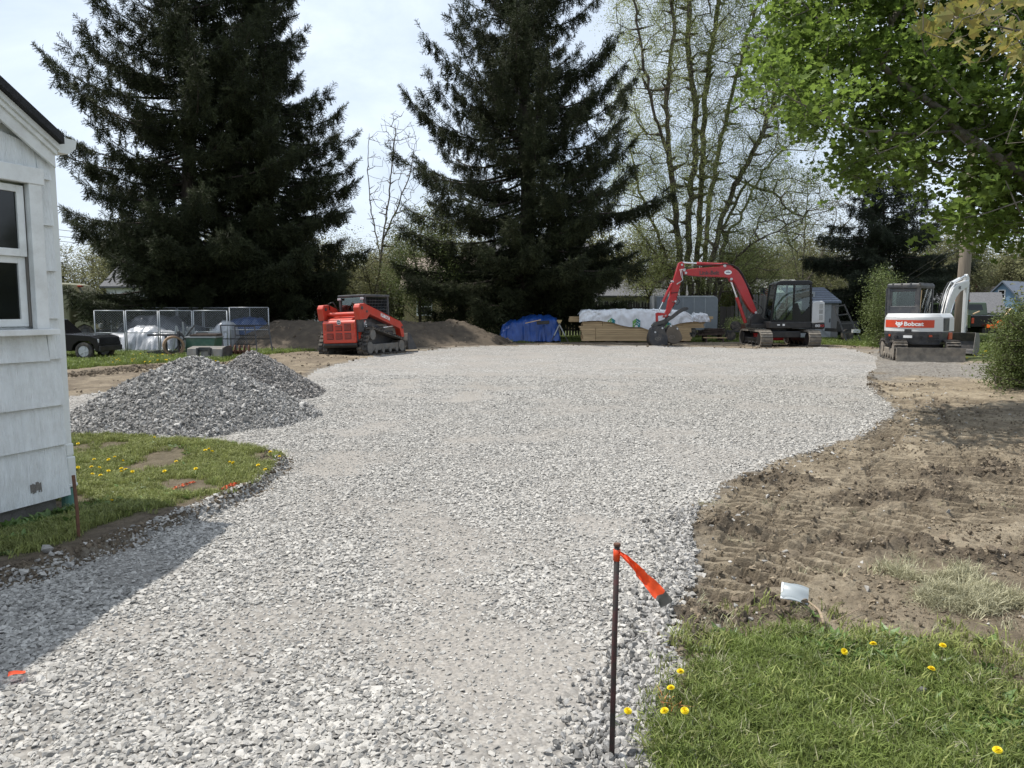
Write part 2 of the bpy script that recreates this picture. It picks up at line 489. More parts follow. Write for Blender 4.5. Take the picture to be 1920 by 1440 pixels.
DUST = (0.22, 0.18, 0.13)
M = dict(
    bark=mat('bark', (0.055, 0.042, 0.032), 0.9, var=0.5, scale=9, bump=0.6, bscale=25, stretch=(1, 1, 0.25)),
    bark_brown=mat('bark_brown', (0.085, 0.068, 0.053), 0.9, var=0.45, scale=7, bump=0.5, bscale=22, stretch=(1, 1, 0.3)),
    bark_grey=mat('bark_grey', (0.15, 0.128, 0.104), 0.9, var=0.45, scale=7, bump=0.5, bscale=22, stretch=(1, 1, 0.3)),
    needles=mat('needles', (0.066, 0.074, 0.032), 0.65, var=0.35, scale=0.55, rand=0.45, transl=0.2, spec=0.25, col2=(0.026, 0.036, 0.018)),
    needles2=mat('needles_grey', (0.045, 0.055, 0.035), 0.7, var=0.3, scale=0.6, rand=0.35, transl=0.15, spec=0.25),
    maple=mat('maple_leaf', (0.148, 0.215, 0.042), 0.45, var=0.3, scale=1.2, rand=0.35, transl=0.6, spec=0.35),
    maple2=mat('near_leaf', (0.34, 0.26, 0.075), 0.5, var=0.35, scale=9, rand=0.35, transl=0.5, col2=(0.17, 0.20, 0.045)),
    young=mat('young_leaf', (0.27, 0.30, 0.115), 0.6, var=0.3, scale=0.5, rand=0.35, transl=0.55, spec=0.3),
    olive=mat('olive_leaf', (0.135, 0.135, 0.055), 0.6, var=0.35, scale=0.6, rand=0.4, transl=0.35, spec=0.25),
    shrub=mat('shrub_leaf', (0.105, 0.135, 0.040), 0.55, var=0.35, scale=0.9, rand=0.35, transl=0.3, spec=0.3),
    shrub_dark=mat('dark_shrub_leaf', (0.04, 0.06, 0.022), 0.55, var=0.35, scale=0.9, rand=0.35, transl=0.25, spec=0.3),
    farleaf=mat('far_leaf', (0.21, 0.21, 0.11), 0.7, var=0.35, scale=0.2, rand=0.35, transl=0.5, spec=0.2),
    grass=mat('grass_blade', (0.180, 0.232, 0.058), 0.5, var=0.4, scale=1.5, rand=0.4, transl=0.35, spec=0.35),
    grass_dry=mat('dry_grass_blade', (0.42, 0.40, 0.26), 0.6, var=0.3, scale=1.5, rand=0.3, transl=0.25),
    grass_olive=mat('olive_grass_blade', (0.25, 0.275, 0.09), 0.55, var=0.35, scale=1.5, rand=0.4, transl=0.3, spec=0.3),
    weed=mat('weed_leaf', (0.12, 0.20, 0.05), 0.45, var=0.3, scale=3, rand=0.3, transl=0.3),
    yellow=mat('dandelion_yellow', (0.86, 0.68, 0.015), 0.6, var=0.15, transl=0.2),
    stem=mat('stem_green', (0.16, 0.2, 0.06), 0.6),
    white_wood=mat('white_painted_wood', (0.72, 0.74, 0.74), 0.55, var=0.08, scale=3, bump=0.7, bscale=16, stretch=(7, 7, 0.35),
                   dirt=(0.42, 0.40, 0.36), dirt_amt=0.35, dirt_scale=5),
    white_trim=mat('white_trim_paint', (0.74, 0.75, 0.74), 0.5, var=0.05, dirt=(0.4, 0.38, 0.34), dirt_amt=0.4, dirt_scale=7),
    bare_wood=mat('bare_wood', (0.16, 0.145, 0.13), 0.8, var=0.3, scale=20, stretch=(5, 5, .5)),
    concrete=mat('foundation_block', (0.20, 0.19, 0.175), 0.9, var=0.2, scale=8, bump=0.4, bscale=60),
    black_shingle=mat('black_roof_shingle', (0.018, 0.018, 0.020), 0.9, var=0.4, scale=30, bump=0.5, bscale=90),
    gutter=mat('gutter_metal', (0.70, 0.72, 0.71), 0.35, var=0.04, dirt=(0.4, 0.4, 0.37), dirt_amt=0.3),
    green_pvc=mat('green_pvc', (0.10, 0.24, 0.20), 0.5, var=0.15, dirt=DUST, dirt_amt=0.5),
    red=mat('loader_red_paint', (0.52, 0.045, 0.022), 0.38, var=0.08, scale=2, dirt=(0.25, 0.14, 0.10), dirt_amt=0.35, coat=0.3),
    crimson=mat('excavator_red_paint', (0.40, 0.012, 0.016), 0.32, var=0.06, scale=2, dirt=(0.2, 0.10, 0.08), dirt_amt=0.25, coat=0.4),
    white_paint=mat('machine_white_paint', (0.62, 0.63, 0.63), 0.38, var=0.04, dirt=(0.36, 0.33, 0.28), dirt_amt=0.25, coat=0.3),
    silver=mat('silver_paint', (0.52, 0.53, 0.54), 0.4, var=0.05, dirt=DUST, dirt_amt=0.25),
    orange_red=mat('stripe_red', (0.55, 0.055, 0.02), 0.42, var=0.05),
    charcoal=mat('charcoal_paint', (0.045, 0.048, 0.055), 0.5, var=0.2, dirt=DUST, dirt_amt=0.35),
    black=mat('black_paint', (0.014, 0.014, 0.016), 0.4, var=0.2, dirt=(0.09, 0.075, 0.06), dirt_amt=0.35),
    gloss_black=mat('gloss_black_paint', (0.007, 0.007, 0.008), 0.22, var=0.1, spec=0.3, coat=0.15),
    rubber=mat('track_rubber', (0.035, 0.034, 0.033), 0.85, var=0.3, dirt=(0.24, 0.20, 0.155), dirt_amt=0.9, dirt_scale=4),
    steel_worn=mat('worn_steel', (0.16, 0.155, 0.145), 0.55, 0.3, var=0.25, dirt=(0.24, 0.20, 0.155), dirt_amt=0.7, dirt_scale=4),
    mud_steel=mat('muddy_steel', (0.19, 0.17, 0.145), 0.8, var=0.3, dirt=(0.27, 0.225, 0.17), dirt_amt=0.7, dirt_scale=6),
    bucket_dark=mat('bucket_dark_steel', (0.045, 0.046, 0.05), 0.5, 0.2, var=0.2, dirt=(0.17, 0.14, 0.11), dirt_amt=0.5),
    bucket_brown=mat('bucket_brown_steel', (0.13, 0.105, 0.08), 0.6, 0.2, var=0.25, dirt=(0.06, 0.055, 0.05), dirt_amt=0.6),
    chrome=mat('cylinder_rod', (0.75, 0.75, 0.76), 0.18, 0.9, var=0.03),
    galv=mat('galvanised_steel', (0.36, 0.38, 0.39), 0.45, 0.4, var=0.12),
    rust=mat('rust', (0.13, 0.06, 0.035), 0.85, var=0.4, scale=14, dirt=(0.05, 0.03, 0.025), dirt_amt=0.6),
    grey_glass=glass_mat('machine_glass', (0.80, 0.87, 0.84), 0.05),
    dark_glass=glass_mat('dark_glass', (0.45, 0.50, 0.48), 0.06),
    window_glass=mat('window_glass', (0.008, 0.010, 0.010), 0.05, var=0.2, spec=0.5),
    seat=mat('seat_vinyl', (0.02, 0.02, 0.022), 0.6),
    olive_paint=mat('olive_drab_paint', (0.175, 0.175, 0.095), 0.55, var=0.1, dirt=DUST, dirt_amt=0.3),
    dark_green=mat('dark_green_paint', (0.035, 0.055, 0.022), 0.25, var=0.1, coat=0.5),
    orange=mat('safety_orange', (0.75, 0.13, 0.02), 0.5, var=0.08),
    flag=mat('orange_ribbon', (0.95, 0.10, 0.025), 0.45, var=0.08, scale=9, transl=0.35),
    tape=mat('grey_tape', (0.13, 0.125, 0.115), 0.5, var=0.15),
    tarp_silver=mat('silver_tarp', (0.42, 0.43, 0.45), 0.35, 0.25, var=0.18, scale=4),
    tarp_blue=mat('blue_tarp', (0.014, 0.062, 0.26), 0.35, var=0.2, scale=4),
    tarp_dark=mat('dark_car_cover', (0.10, 0.105, 0.115), 0.35, 0.2, var=0.2),
    wrap=mat('lumber_wrap', (0.78, 0.80, 0.83), 0.45, var=0.06, scale=4),
    logo_green=mat('wrap_print_green', (0.16, 0.36, 0.09), 0.5),
    logo_teal=mat('wrap_print_teal', (0.02, 0.22, 0.24), 0.5),
    lumber=mat('fresh_lumber', (0.50, 0.36, 0.20), 0.7, var=0.18, scale=2, stretch=(0.5, 5, 9), rand=0.16),
    old_wood=mat('weathered_wood', (0.115, 0.108, 0.098), 0.9, var=0.3, scale=5, stretch=(5, 5, 0.5), rand=0.2),
    dark_wood=mat('dark_fence_wood', (0.045, 0.038, 0.032), 0.9, var=0.35, scale=5, stretch=(5, 5, 0.5), rand=0.25),
    plank_dark=mat('dark_plank', (0.075, 0.055, 0.045), 0.9, var=0.35, rand=0.25),
    pole_wood=mat('pole_wood', (0.21, 0.175, 0.135), 0.9, var=0.25, scale=5, stretch=(6, 6, 0.3), bump=0.3),
    green_box=mat('green_box_paint', (0.05, 0.12, 0.085), 0.5, var=0.15, dirt=DUST, dirt_amt=0.4),
    siding_white=mat('far_white_siding', (0.62, 0.63, 0.63), 0.6, var=0.05),
    siding_tan=mat('far_tan_siding', (0.29, 0.24, 0.13), 0.7, var=0.08),
    siding_blue=mat('far_blue_siding', (0.16, 0.26, 0.38), 0.6, var=0.1, stretch=(1, 1, 8)),
    siding_grey=mat('far_grey_siding', (0.30, 0.30, 0.29), 0.7, var=0.1),
    siding_green=mat('far_green_siding', (0.16, 0.19, 0.13), 0.7, var=0.1),
    roof_grey=mat('far_grey_roof', (0.10, 0.10, 0.105), 0.9, var=0.3, scale=8, bump=0.4),
    roof_brown=mat('far_brown_roof', (0.26, 0.21, 0.17), 0.9, var=0.25, scale=8),
    roof_blue=mat('far_slate_roof', (0.13, 0.15, 0.19), 0.9, var=0.2, scale=8),
    brick=mat('chimney_brick', (0.16, 0.06, 0.045), 0.9, var=0.3, scale=12),
    shed_grey=mat('shed_resin', (0.28, 0.29, 0.30), 0.6, var=0.06),
    shed_dark=mat('shed_side_resin', (0.15, 0.145, 0.14), 0.7, var=0.15, stretch=(9, 9, 1)),
    trailer_grey=mat('trailer_skin', (0.20, 0.22, 0.24), 0.5, 0.2, var=0.08),
    flag_red=mat('flag_red', (0.45, 0.02, 0.03), 0.7, transl=0.3),
    flag_white=mat('flag_white', (0.75, 0.75, 0.75), 0.7, transl=0.3),
    flag_blue=mat('flag_blue', (0.02, 0.03, 0.13), 0.7, transl=0.2),
    plastic_clear=mat('cloudy_plastic', (0.38, 0.42, 0.44), 0.3, var=0.06, transl=0.25),
    twig=mat('dry_twig', (0.30, 0.23, 0.16), 0.85, var=0.25),
    sign_white=mat('decal_white', (0.75, 0.75, 0.75), 0.5),
    sign_grey=mat('decal_grey', (0.06, 0.045, 0.045), 0.5),
    amber=mat('lamp_lens', (0.45, 0.06, 0.02), 0.3),
    wire=mat('power_line', (0.02, 0.02, 0.02), 0.6),
    paint_mark=mat('orange_marking_paint', (0.62, 0.13, 0.05), 0.8, var=0.2),
)
# lettering meshes (made first, while the scene is still light)
T_BOB = text_mesh('Bobcat', 0.17, M['sign_white'], bold=0.006, width=0.45, depth=0.002)
T_LINK = text_mesh('Link-Belt', 0.24, M['sign_grey'], bold=0.006, width=0.86, depth=0.002)
T_KUB = text_mesh('KUBOTA', 0.16, M['sign_white'], bold=0.006, width=0.62, depth=0.002)
T_SVL = text_mesh('SVL', 0.2, M['sign_white'], bold=0.006, width=0.32, depth=0.002, shear=0.2)
T_95 = text_mesh('95-2', 0.16, M['sign_white'], bold=0.004, width=0.30, depth=0.002, shear=0.2)
T_80 = text_mesh('80', 0.15, M['silver'], bold=0.006, width=0.22, depth=0.002)
T_X3 = text_mesh('X3', 0.13, M['crimson'], bold=0.006, width=0.20, depth=0.002)
T_E45 = text_mesh('E45', 0.14, M['charcoal'], bold=0.004, width=0.24, depth=0.002)
# ================================================================== GROUND
def GP(lst):
    return [G(*p) for p in lst]
gravel_poly = GP([(835, 655), (900, 651), (1000, 649), (1100, 649), (1250, 651), (1400, 655), (1540, 653), (1600, 657), (1640, 670), (1640, 690),
                  (1618, 712), (1636, 738), (1650, 752), (1676, 768), (1668, 780), (1648, 797), (1600, 822), (1560, 832), (1500, 850), (1440, 868),
                  (1390, 893), (1330, 925), (1290, 960), (1272, 1000), (1288, 1030), (1292, 1080), (1258, 1128), (1240, 1170), (1248, 1230),
                  (1235, 1290), (1205, 1340), (1195, 1400), (1200, 1440)]) + [(0.42, 1.5), (0.4, 0.2), (-5, 0.2), (-5.5, 2.5)] + \
    GP([(-120, 1140), (0, 1100), (60, 1085), (200, 1040), (300, 1000), (430, 945), (480, 920), (520, 888), (532, 866), (480, 854), (420, 847),
        (340, 839), (300, 834), (140, 830), (-60, 828), (20, 760), (140, 742), (300, 722), (560, 716), (592, 693), (640, 682), (700, 670), (760, 662)])
island_poly = GP([(140, 830), (300, 834), (340, 839), (420, 847), (480, 854), (532, 866), (520, 888), (480, 920), (430, 945), (300, 1000), (200, 1040),
                  (60, 1085), (0, 1100), (-120, 1140)]) + [(-6.5, 2.5)] + GP([(-300, 830)])
near_grass_poly = GP([(1215, 1440), (1205, 1400), (1235, 1345), (1275, 1300), (1290, 1255), (1330, 1225), (1400, 1205), (1490, 1206), (1570, 1228), (1660, 1222),
                      (1750, 1232), (1850, 1250), (1930, 1285), (2150, 1330)]) + [(3.6, 1.2), (0.5, 1.2)]
far_grass_line = [(-500, 694), (130, 692), (330, 681), (420, 679), (520, 664), (620, 656), (830, 648), (1000, 642), (1250, 641), (1400, 643), (1560, 647), (1640, 652),
                  (1690, 652), (1790, 678), (1900, 680), (2400, 690)]
far_grass_poly = GP(far_grass_line) + [(300, 60), (300, 900), (-300, 900), (-300, 40)]
TRACKS = [GP(t) for t in (
    [(1470, 1030), (1490, 985), (1515, 920), (1545, 872), (1640, 835), (1680, 800)],
    [(1690, 935), (1670, 890), (1640, 855), (1660, 815), (1700, 760), (1690, 735)],
    [(1860, 1010), (1800, 900), (1768, 840), (1752, 790), (1738, 740)],
    [(1990, 1010), (1885, 900), (1822, 830), (1790, 780), (1768, 742)],
    [(1380, 1000), (1420, 930), (1490, 880), (1560, 850)],
    [(2080, 960), (1925, 850), (1860, 790), (1815, 748)], [(1340, 1120), (1390, 1060), (1420, 1000)], [(1580, 1020), (1590, 960), (1620, 905), (1690, 860)],
    [(1440, 1090), (1520, 1060), (1640, 1000), (1760, 960)])]
CLOD_LINES = [GP(t) for t in (
    [(1590, 940), (1650, 935), (1720, 937), (1765, 920), (1775, 890)], [(1600, 1030), (1680, 1028), (1760, 1045), (1850, 1060), (1960, 1050)],
    [(1280, 1005), (1330, 995), (1390, 998)], [(1370, 1178), (1420, 1165), (1490, 1178)], [(1450, 910), (1520, 905)], [(1650, 725), (1700, 727), (1760, 725)],
    [(1860, 890), (1880, 870)], [(1420, 905), (1450, 895)], [(1250, 1215), (1285, 1160)], [(1620, 700), (1640, 740)],
    [(140, 705), (200, 700), (260, 690), (330, 688)])]

def fields(x, y):
    """height and masks of the ground at points x, y"""
    w = 0.06 * fbm(x * 1.6, y * 1.6, 3, 5) + 0.025 * fbm(x * 9, y * 9, 2, 6)
    gs = poly_sdf(x, y, gravel_poly) + w
    isl = poly_sdf(x, y, island_poly) + w
    ngs = poly_sdf(x, y, near_grass_poly) + 0.10 * fbm(x * 4, y * 4, 3, 8)
    fg = poly_sdf(x, y, far_grass_poly) + 0.5 * fbm(x * 0.8, y * 0.8, 3, 9)
    z = 0.03 * fbm(x * 0.22, y * 0.22, 3, 1)
    near = np.clip(1.4 - np.hypot(x, y) / 40.0, 0, 1)
    gm = sstep(0.10, -0.10, gs)
    im = sstep(0.05, -0.03, isl)
    nm = sstep(0.18, -0.12, ngs)
    fm = sstep(0.4, -0.6, fg)
    dm = np.clip(1 - gm - im - nm - fm, 0, 1)
    dirt = 0.024 * fbm(x * 2.2, y * 2.2, 3, 21) + 0.014 * np.abs(fbm(x * 6.5, y * 6.5, 4, 22)) + 0.007 * fbm(x * 22, y * 22, 3, 23)
    tread = np.zeros_like(x)
    for t in TRACKS:
        d, s = line_dist(x, y, t)
        d = d + 0.03 * fbm(x * 3, y * 3, 2, 31)
        wdw = sstep(0.23, 0.17, d)
        ph = (s + 0.02 * fbm(x * 5, y * 5, 2, 33)) / 0.145
        bar = np.abs((ph % 1.0) - 0.5) * 2
        bar = sstep(0.40, 0.60, bar)
        fade = sstep(-0.75, -0.1, fbm(x * 0.9, y * 0.9, 2, 35))
        tread = np.minimum(tread, wdw * fade * (-0.008 - 0.052 * bar)) + 0.034 * fade * np.exp(-((d - 0.26) / 0.045) ** 2) * (0.4 + 0.6 * np.abs(fbm(x * 6, y * 6, 2, 36)))
    clod = np.zeros_like(x)
    for c in CLOD_LINES:
        d, s = line_dist(x, y, c)
        clod = np.maximum(clod, sstep(0.24, 0.02, d + 0.20 * fbm(x * 3.5, y * 3.5, 3, 41)))
    lump = np.abs(fbm(x * 5, y * 5, 4, 43, 0.6))
    z = z + near * dm * (dirt + tread + clod * (0.012 + 0.085 * lump))
    z = z + gm * (0.012 * fbm(x * 1.3, y * 1.3, 3, 51) - 0.01 * sstep(-0.5, 0, gs))
    z = z + im * (0.015 + 0.065 * sstep(-1.3, -0.1, isl) + 0.012 * fbm(x * 3, y * 3, 3, 61)) + nm * (0.035 + 0.014 * fbm(x * 4, y * 4, 3, 62))
    z = z + dm * 0.015
    # edge of cut sod round the island
    z = z + 0.03 * np.exp(-((isl + 0.05) / 0.05) ** 2) * np.abs(fbm(x * 8, y * 8, 2, 64)) * (1 - fm)
    return dict(z=z, gs=gs, isl=isl, ng=ngs, fg=fg, gm=gm, im=im, nm=nm, fm=fm, dm=dm, clod=np.maximum(clod * 0.8, sstep(-0.02, -0.05, tread) * 0.6) * dm, tread=tread)  # clod also darkens tread grooves in colour, standing in for their shade
def gz(x, y):
    return float(fields(np.array([float(x)]), np.array([float(y)]))['z'][0])

def add_attr(me, name, arr):
    a = me.attributes.new(name, 'FLOAT', 'POINT')
    a.data.foreach_set('value', np.ascontiguousarray(arr, np.float32))

# ---- materials of the ground
def ground_nodes(name):
    m = bpy.data.materials.new(name)
    m.use_nodes = True
    N, L = m.node_tree.nodes, m.node_tree.links
    t = N.new('ShaderNodeTexCoord')
    return m, N, L, t.outputs['Object'], N['Principled BSDF']
def nz(N, L, vec, scale, detail=5, rough=0.6):
    n = N.new('ShaderNodeTexNoise')
    n.inputs['Scale'].default_value, n.inputs['Detail'].default_value, n.inputs['Roughness'].default_value = scale, detail, rough
    L.new(vec, n.inputs['Vector'])
    return n.outputs['Fac']
def ramp(N, L, fac, stops):
    r = N.new('ShaderNodeValToRGB')
    while len(r.color_ramp.elements) < len(stops):
        r.color_ramp.elements.new(0.5)
    for e, (p, c) in zip(r.color_ramp.elements, stops):
        e.position = p
        e.color = (*c, 1) if len(c) == 3 else c
    L.new(fac, r.inputs['Fac'])
    return r.outputs['Color']
def mixc(N, L, fac, a, b, mode='MIX'):
    x = N.new('ShaderNodeMix')
    x.data_type = 'RGBA'
    x.blend_type = mode
    for s, i in ((fac, 0), (a, 6), (b, 7)):
        if isinstance(s, (int, float)):
            x.inputs[i].default_value = s
        elif isinstance(s, tuple):
            x.inputs[i].default_value = (*s, 1)
        else:
            L.new(s, x.inputs[i])
    return x.outputs[2]
def attr(N, name):
    a = N.new('ShaderNodeAttribute')
    a.attribute_name = name
    return a.outputs['Fac']
def bump(N, L, h, strength, dist, b):
    u = N.new('ShaderNodeBump')
    u.inputs['Strength'].default_value, u.inputs['Distance'].default_value = strength, dist
    L.new(h, u.inputs['Height'])
    L.new(u.outputs['Normal'], b.inputs['Normal'])

m_dirt, N, L, V, B = ground_nodes('bare_dirt')
c = ramp(N, L, nz(N, L, V, 0.9, 8, 0.65), [(0.30, (0.25, 0.203, 0.142)), (0.5, (0.425, 0.35, 0.25)), (0.68, (0.57, 0.48, 0.35))])
c = mixc(N, L, 0.55, c, ramp(N, L, nz(N, L, V, 22, 6, 0.7), [(0.35, (0.32, 0.32, 0.32)), (0.7, (1, 1, 1))]), 'MULTIPLY')
c = mixc(N, L, 0.6, c, ramp(N, L, nz(N, L, V, 4.5, 6, 0.65), [(0.36, (0.42, 0.40, 0.38)), (0.56, (1, 1, 1))]), 'MULTIPLY')
c = mixc(N, L, attr(N, 'clod'), c, (0.135, 0.108, 0.08))  # dark soil of the clods, plus shade painted into tread grooves
c = mixc(N, L, attr(N, 'grey'), c, ramp(N, L, nz(N, L, V, 14, 6, 0.75), [(0.38, (0.07, 0.062, 0.055)), (0.62, (0.33, 0.32, 0.30))]))
L.new(c, B.inputs['Base Color'])
B.inputs['Roughness'].default_value = 0.95
B.inputs['Specular IOR Level'].default_value = 0.2
bump(N, L, nz(N, L, V, 30, 9, 0.75), 1.0, 0.05, B)

m_pad, N, L, V, B = ground_nodes('crushed_stone_bed')
vo = N.new('ShaderNodeTexVoronoi')
vo.inputs['Scale'].default_value = 24
L.new(V, vo.inputs['Vector'])
hs = N.new('ShaderNodeSeparateColor')
L.new(vo.outputs['Color'], hs.inputs[0])
cell = ramp(N, L, hs.outputs[0], [(0.0, (0.18, 0.173, 0.163)), (0.5, (0.335, 0.325, 0.306)), (1.0, (0.50, 0.487, 0.46))])
cell = mixc(N, L, ramp(N, L, vo.outputs['Distance'], [(0.45, (0, 0, 0)), (0.75, (0.75, 0.75, 0.75))]), cell, (0.10, 0.095, 0.09))
fines = ramp(N, L, nz(N, L, V, 60, 6, 0.7), [(0.3, (0.17, 0.156, 0.14)), (0.7, (0.41, 0.385, 0.352))])
c = mixc(N, L, attr(N, 'fines'), cell, fines)
c = mixc(N, L, 0.5, c, ramp(N, L, nz(N, L, V, 0.55, 6, 0.6), [(0.3, (0.74, 0.72, 0.69)), (0.7, (1, 1, 1))]), 'MULTIPLY')
L.new(c, B.inputs['Base Color'])
B.inputs['Roughness'].default_value = 0.9
B.inputs['Specular IOR Level'].default_value = 0.25
bump(N, L, vo.outputs['Distance'], 0.9, -0.02, B)

m_lawn, N, L, V, B = ground_nodes('lawn_soil')
c = ramp(N, L, nz(N, L, V, 1.1, 8, 0.7), [(0.3, (0.050, 0.075, 0.018)), (0.5, (0.075, 0.098, 0.028)), (0.66, (0.13, 0.125, 0.06))])
c = mixc(N, L, 0.6, c, ramp(N, L, nz(N, L, V, 30, 6, 0.7), [(0.3, (0.35, 0.35, 0.35)), (0.7, (1, 1, 1))]), 'MULTIPLY')
c = mixc(N, L, attr(N, 'bare'), c, ramp(N, L, nz(N, L, V, 9, 7, 0.7), [(0.35, (0.085, 0.066, 0.048)), (0.7, (0.185, 0.150, 0.108))]))
L.new(c, B.inputs['Base Color'])
B.inputs['Roughness'].default_value = 0.95
B.inputs['Specular IOR Level'].default_value = 0.2
bump(N, L, nz(N, L, V, 40, 6, 0.7), 0.8, 0.03, B)

LANES = [GP(t) for t in ([(830, 1440), (800, 1150), (820, 900), (890, 720), (1000, 668)], [(180, 1440), (440, 1120), (600, 900), (740, 730), (900, 668)], [(1080, 1250), (1090, 1000), (1130, 820), (1200, 700)])]
def lanes(x, y):
    r = np.zeros_like(x)
    for t in LANES:
        d, s = line_dist(x, y, t)
        r = np.maximum(r, sstep(0.42, 0.10, d + 0.22 * fbm(x * 1.3, y * 1.3, 3, 88)))
    return r * (0.45 + 0.55 * sstep(-0.4, 0.3, fbm(x * 0.8, y * 0.8, 3, 89)))
# ---- one height field, cut into the three surfaces
NA = 560
r_near = np.concatenate([np.exp(np.arange(math.log(2.2), math.log(14.0), 0.0034)), np.exp(np.arange(math.log(14.0), math.log(24.0), 0.008))])
r_far = np.exp(np.arange(math.log(24.0) + 0.02, math.log(900.0), 0.022))
RR = np.concatenate([r_near, r_far])
AZ = np.radians(np.linspace(-54, 54, NA))
rr, aa = np.meshgrid(RR, AZ, indexing='ij')
gx, gy = (rr * np.sin(aa)).ravel(), (rr * np.cos(aa) - 1.0).ravel()
F_ = fields(gx, gy)
VV = np.stack([gx, gy, F_['z']], 1)
nr, na = len(RR), NA
ii, jj = np.meshgrid(np.arange(nr - 1), np.arange(na - 1), indexing='ij')
q0 = (ii * na + jj).ravel()
FF = np.stack([q0, q0 + 1, q0 + na + 1, q0 + na], 1)
cls = np.where(F_['gs'] < 0, 1, np.where((F_['isl'] < 0.0) | (F_['ng'] < 0.03) | (F_['fg'] < 0), 2, 0))
fc = cls[FF[:, 0]]
grey = sstep(2.2, 0.3, np.abs(poly_sdf(gx, gy, GP([(1610, 668), (1690, 655), (1800, 690), (1880, 690), (1870, 712), (1640, 715)])))) * 0.0
grey_poly = GP([(1600, 664), (1690, 652), (1800, 682), (1880, 684), (1868, 712), (1720, 708), (1630, 712)])
grey = sstep(0.6, -0.5, poly_sdf(gx, gy, grey_poly) + 0.8 * fbm(gx, gy, 3, 71)) * 0.8
grey = np.maximum(grey, sstep(1.2, -0.3, np.abs(F_['gs']) - 0.1) * sstep(26, 31, gy) * 0.7)
grey = np.maximum(grey, sstep(0.22, 0.0, F_['gs']) * 0.40)
fines = np.clip(sstep(0.0, 0.5, fbm(gx * 0.7, gy * 0.7, 4, 73)) * 0.6 + 0.6 * sstep(1.0, 0.2, np.hypot((gx - 0.1) / 0.55, (gy - 3.0) / 1.3)) + 0.30 * lanes(gx, gy) + 0.35 * sstep(12, 22, gy) * sstep(-0.2, 0.4, fbm(gx * 0.5, gy * 2.0, 4, 75)), 0, 0.92)
mud = np.maximum(sstep(26, 29, gy), sstep(-2.0, -3.6, gx) * sstep(9, 11, gy)) * (0.45 + 0.55 * sstep(-0.3, 0.3, fbm(gx * 0.9, gy * 0.9, 4, 85)))
F_['clod'] = np.maximum(F_['clod'], mud * 0.8 * F_['dm'])
bare = np.clip(sstep(-0.42, -0.04, F_['isl']) * (F_['isl'] < 0.1) * sstep(7.2, 5.2, gy) * 1.3 + sstep(-0.10, -0.02, F_['isl']) * (F_['isl'] < 0.1)
               + (F_['isl'] < 0.1) * sstep(-0.05, 0.4, fbm(gx * 1.5, gy * 1.5, 4, 77)) * 0.85
               + np.maximum(sstep(-0.25, 0.05, F_['ng']), sstep(1.2, 2.2, gx) * sstep(-0.9, -0.2, F_['ng'] + 0.35 * fbm(gx * 2, gy * 2, 3, 92))) * ((F_['ng'] < 0.1) & (F_['ng'] > -3)) + (F_['fg'] < 0) * sstep(0.15, 0.6, fbm(gx * 0.3, gy * 0.3, 3, 79)) * 0.3, 0, 1)
ground_objs = {}
for k, (nm, m_) in enumerate((('dirt_ground', m_dirt), ('gravel_pad', m_pad), ('lawn', m_lawn))):
    fs = FF[fc == k]
    used = np.unique(fs)
    remap = np.zeros(len(VV), np.int64)
    remap[used] = np.arange(len(used))
    me = big_mesh(nm, VV[used], remap[fs], m_, smooth=True)
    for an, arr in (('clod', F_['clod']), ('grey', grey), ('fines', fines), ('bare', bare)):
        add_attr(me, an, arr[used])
    if nm == 'dirt_ground':
        me.polygons.foreach_set('use_smooth', np.zeros(len(me.polygons), bool))
    o = link(nm, me)
    o['kind'] = 'structure'
    ground_objs[nm] = o
mb = MB()
ring = [(1500 * math.cos(t), 1500 * math.sin(t), -0.35) for t in np.linspace(0, 2 * math.pi, 49)[:-1]]
mb.add(ring, [tuple(range(48))])
o = mb.build('terrain', m_lawn)
o['kind'] = 'structure'

# ---- crushed stone
def stone_mesh(seed, flat, mat_, npts=11):
    r = np.random.default_rng(seed)
    p = r.normal(size=(npts, 3))
    p /= np.linalg.norm(p, axis=1, keepdims=True)
    p *= np.array([0.5, 0.5 * r.uniform(0.55, 0.85), 0.5 * flat])
    bm = bmesh.new()
    for q in p:
        bm.verts.new(q)
    res = bmesh.ops.convex_hull(bm, input=bm.verts)
    bmesh.ops.delete(bm, geom=[e for e in res['geom_interior'] if isinstance(e, bmesh.types.BMVert)], context='VERTS')
    me = bpy.data.meshes.new('stone')
    bm.to_mesh(me)
    bm.free()
    me.materials.append(mat_)
    return me
m_stone = mat('crushed_stone', (0.375, 0.359, 0.332), 0.85, var=0.16, scale=3, rand=0.38, bump=0.3, bscale=14, spec=0.3)
m_stone_dark = mat('fresh_crushed_stone', (0.295, 0.285, 0.27), 0.85, var=0.25, scale=3, rand=0.58, bump=0.3, bscale=14, spec=0.3)
m_stone_brown = mat('muddy_crushed_stone', (0.25, 0.235, 0.22), 0.85, var=0.25, scale=3, rand=0.62, bump=0.3, bscale=14, spec=0.3)
flat_stones = [stone_mesh(100 + k, 0.34 + 0.07 * (k % 4), m_stone) for k in range(12)]
pile_stones = [stone_mesh(200 + k, 0.45 + 0.08 * (k % 4), m_stone_dark) for k in range(10)]
pile_stones2 = [stone_mesh(300 + k, 0.45 + 0.08 * (k % 4), m_stone_brown) for k in range(10)]

def poly_points(poly, dens, ymin=None, ymax=None):
    p = np.asarray(poly)
    x0, x1 = p[:, 0].min(), p[:, 0].max()
    y0 = p[:, 1].min() if ymin is None else max(ymin, p[:, 1].min())
    y1 = p[:, 1].max() if ymax is None else min(ymax, p[:, 1].max())
    n = int((x1 - x0) * (y1 - y0) * dens)
    return rng.uniform(x0, x1, n), rng.uniform(y0, y1, n)
def in_view(x, y, margin=0.6):
    return np.abs(x) < 0.70 * (y + 0.3) + margin

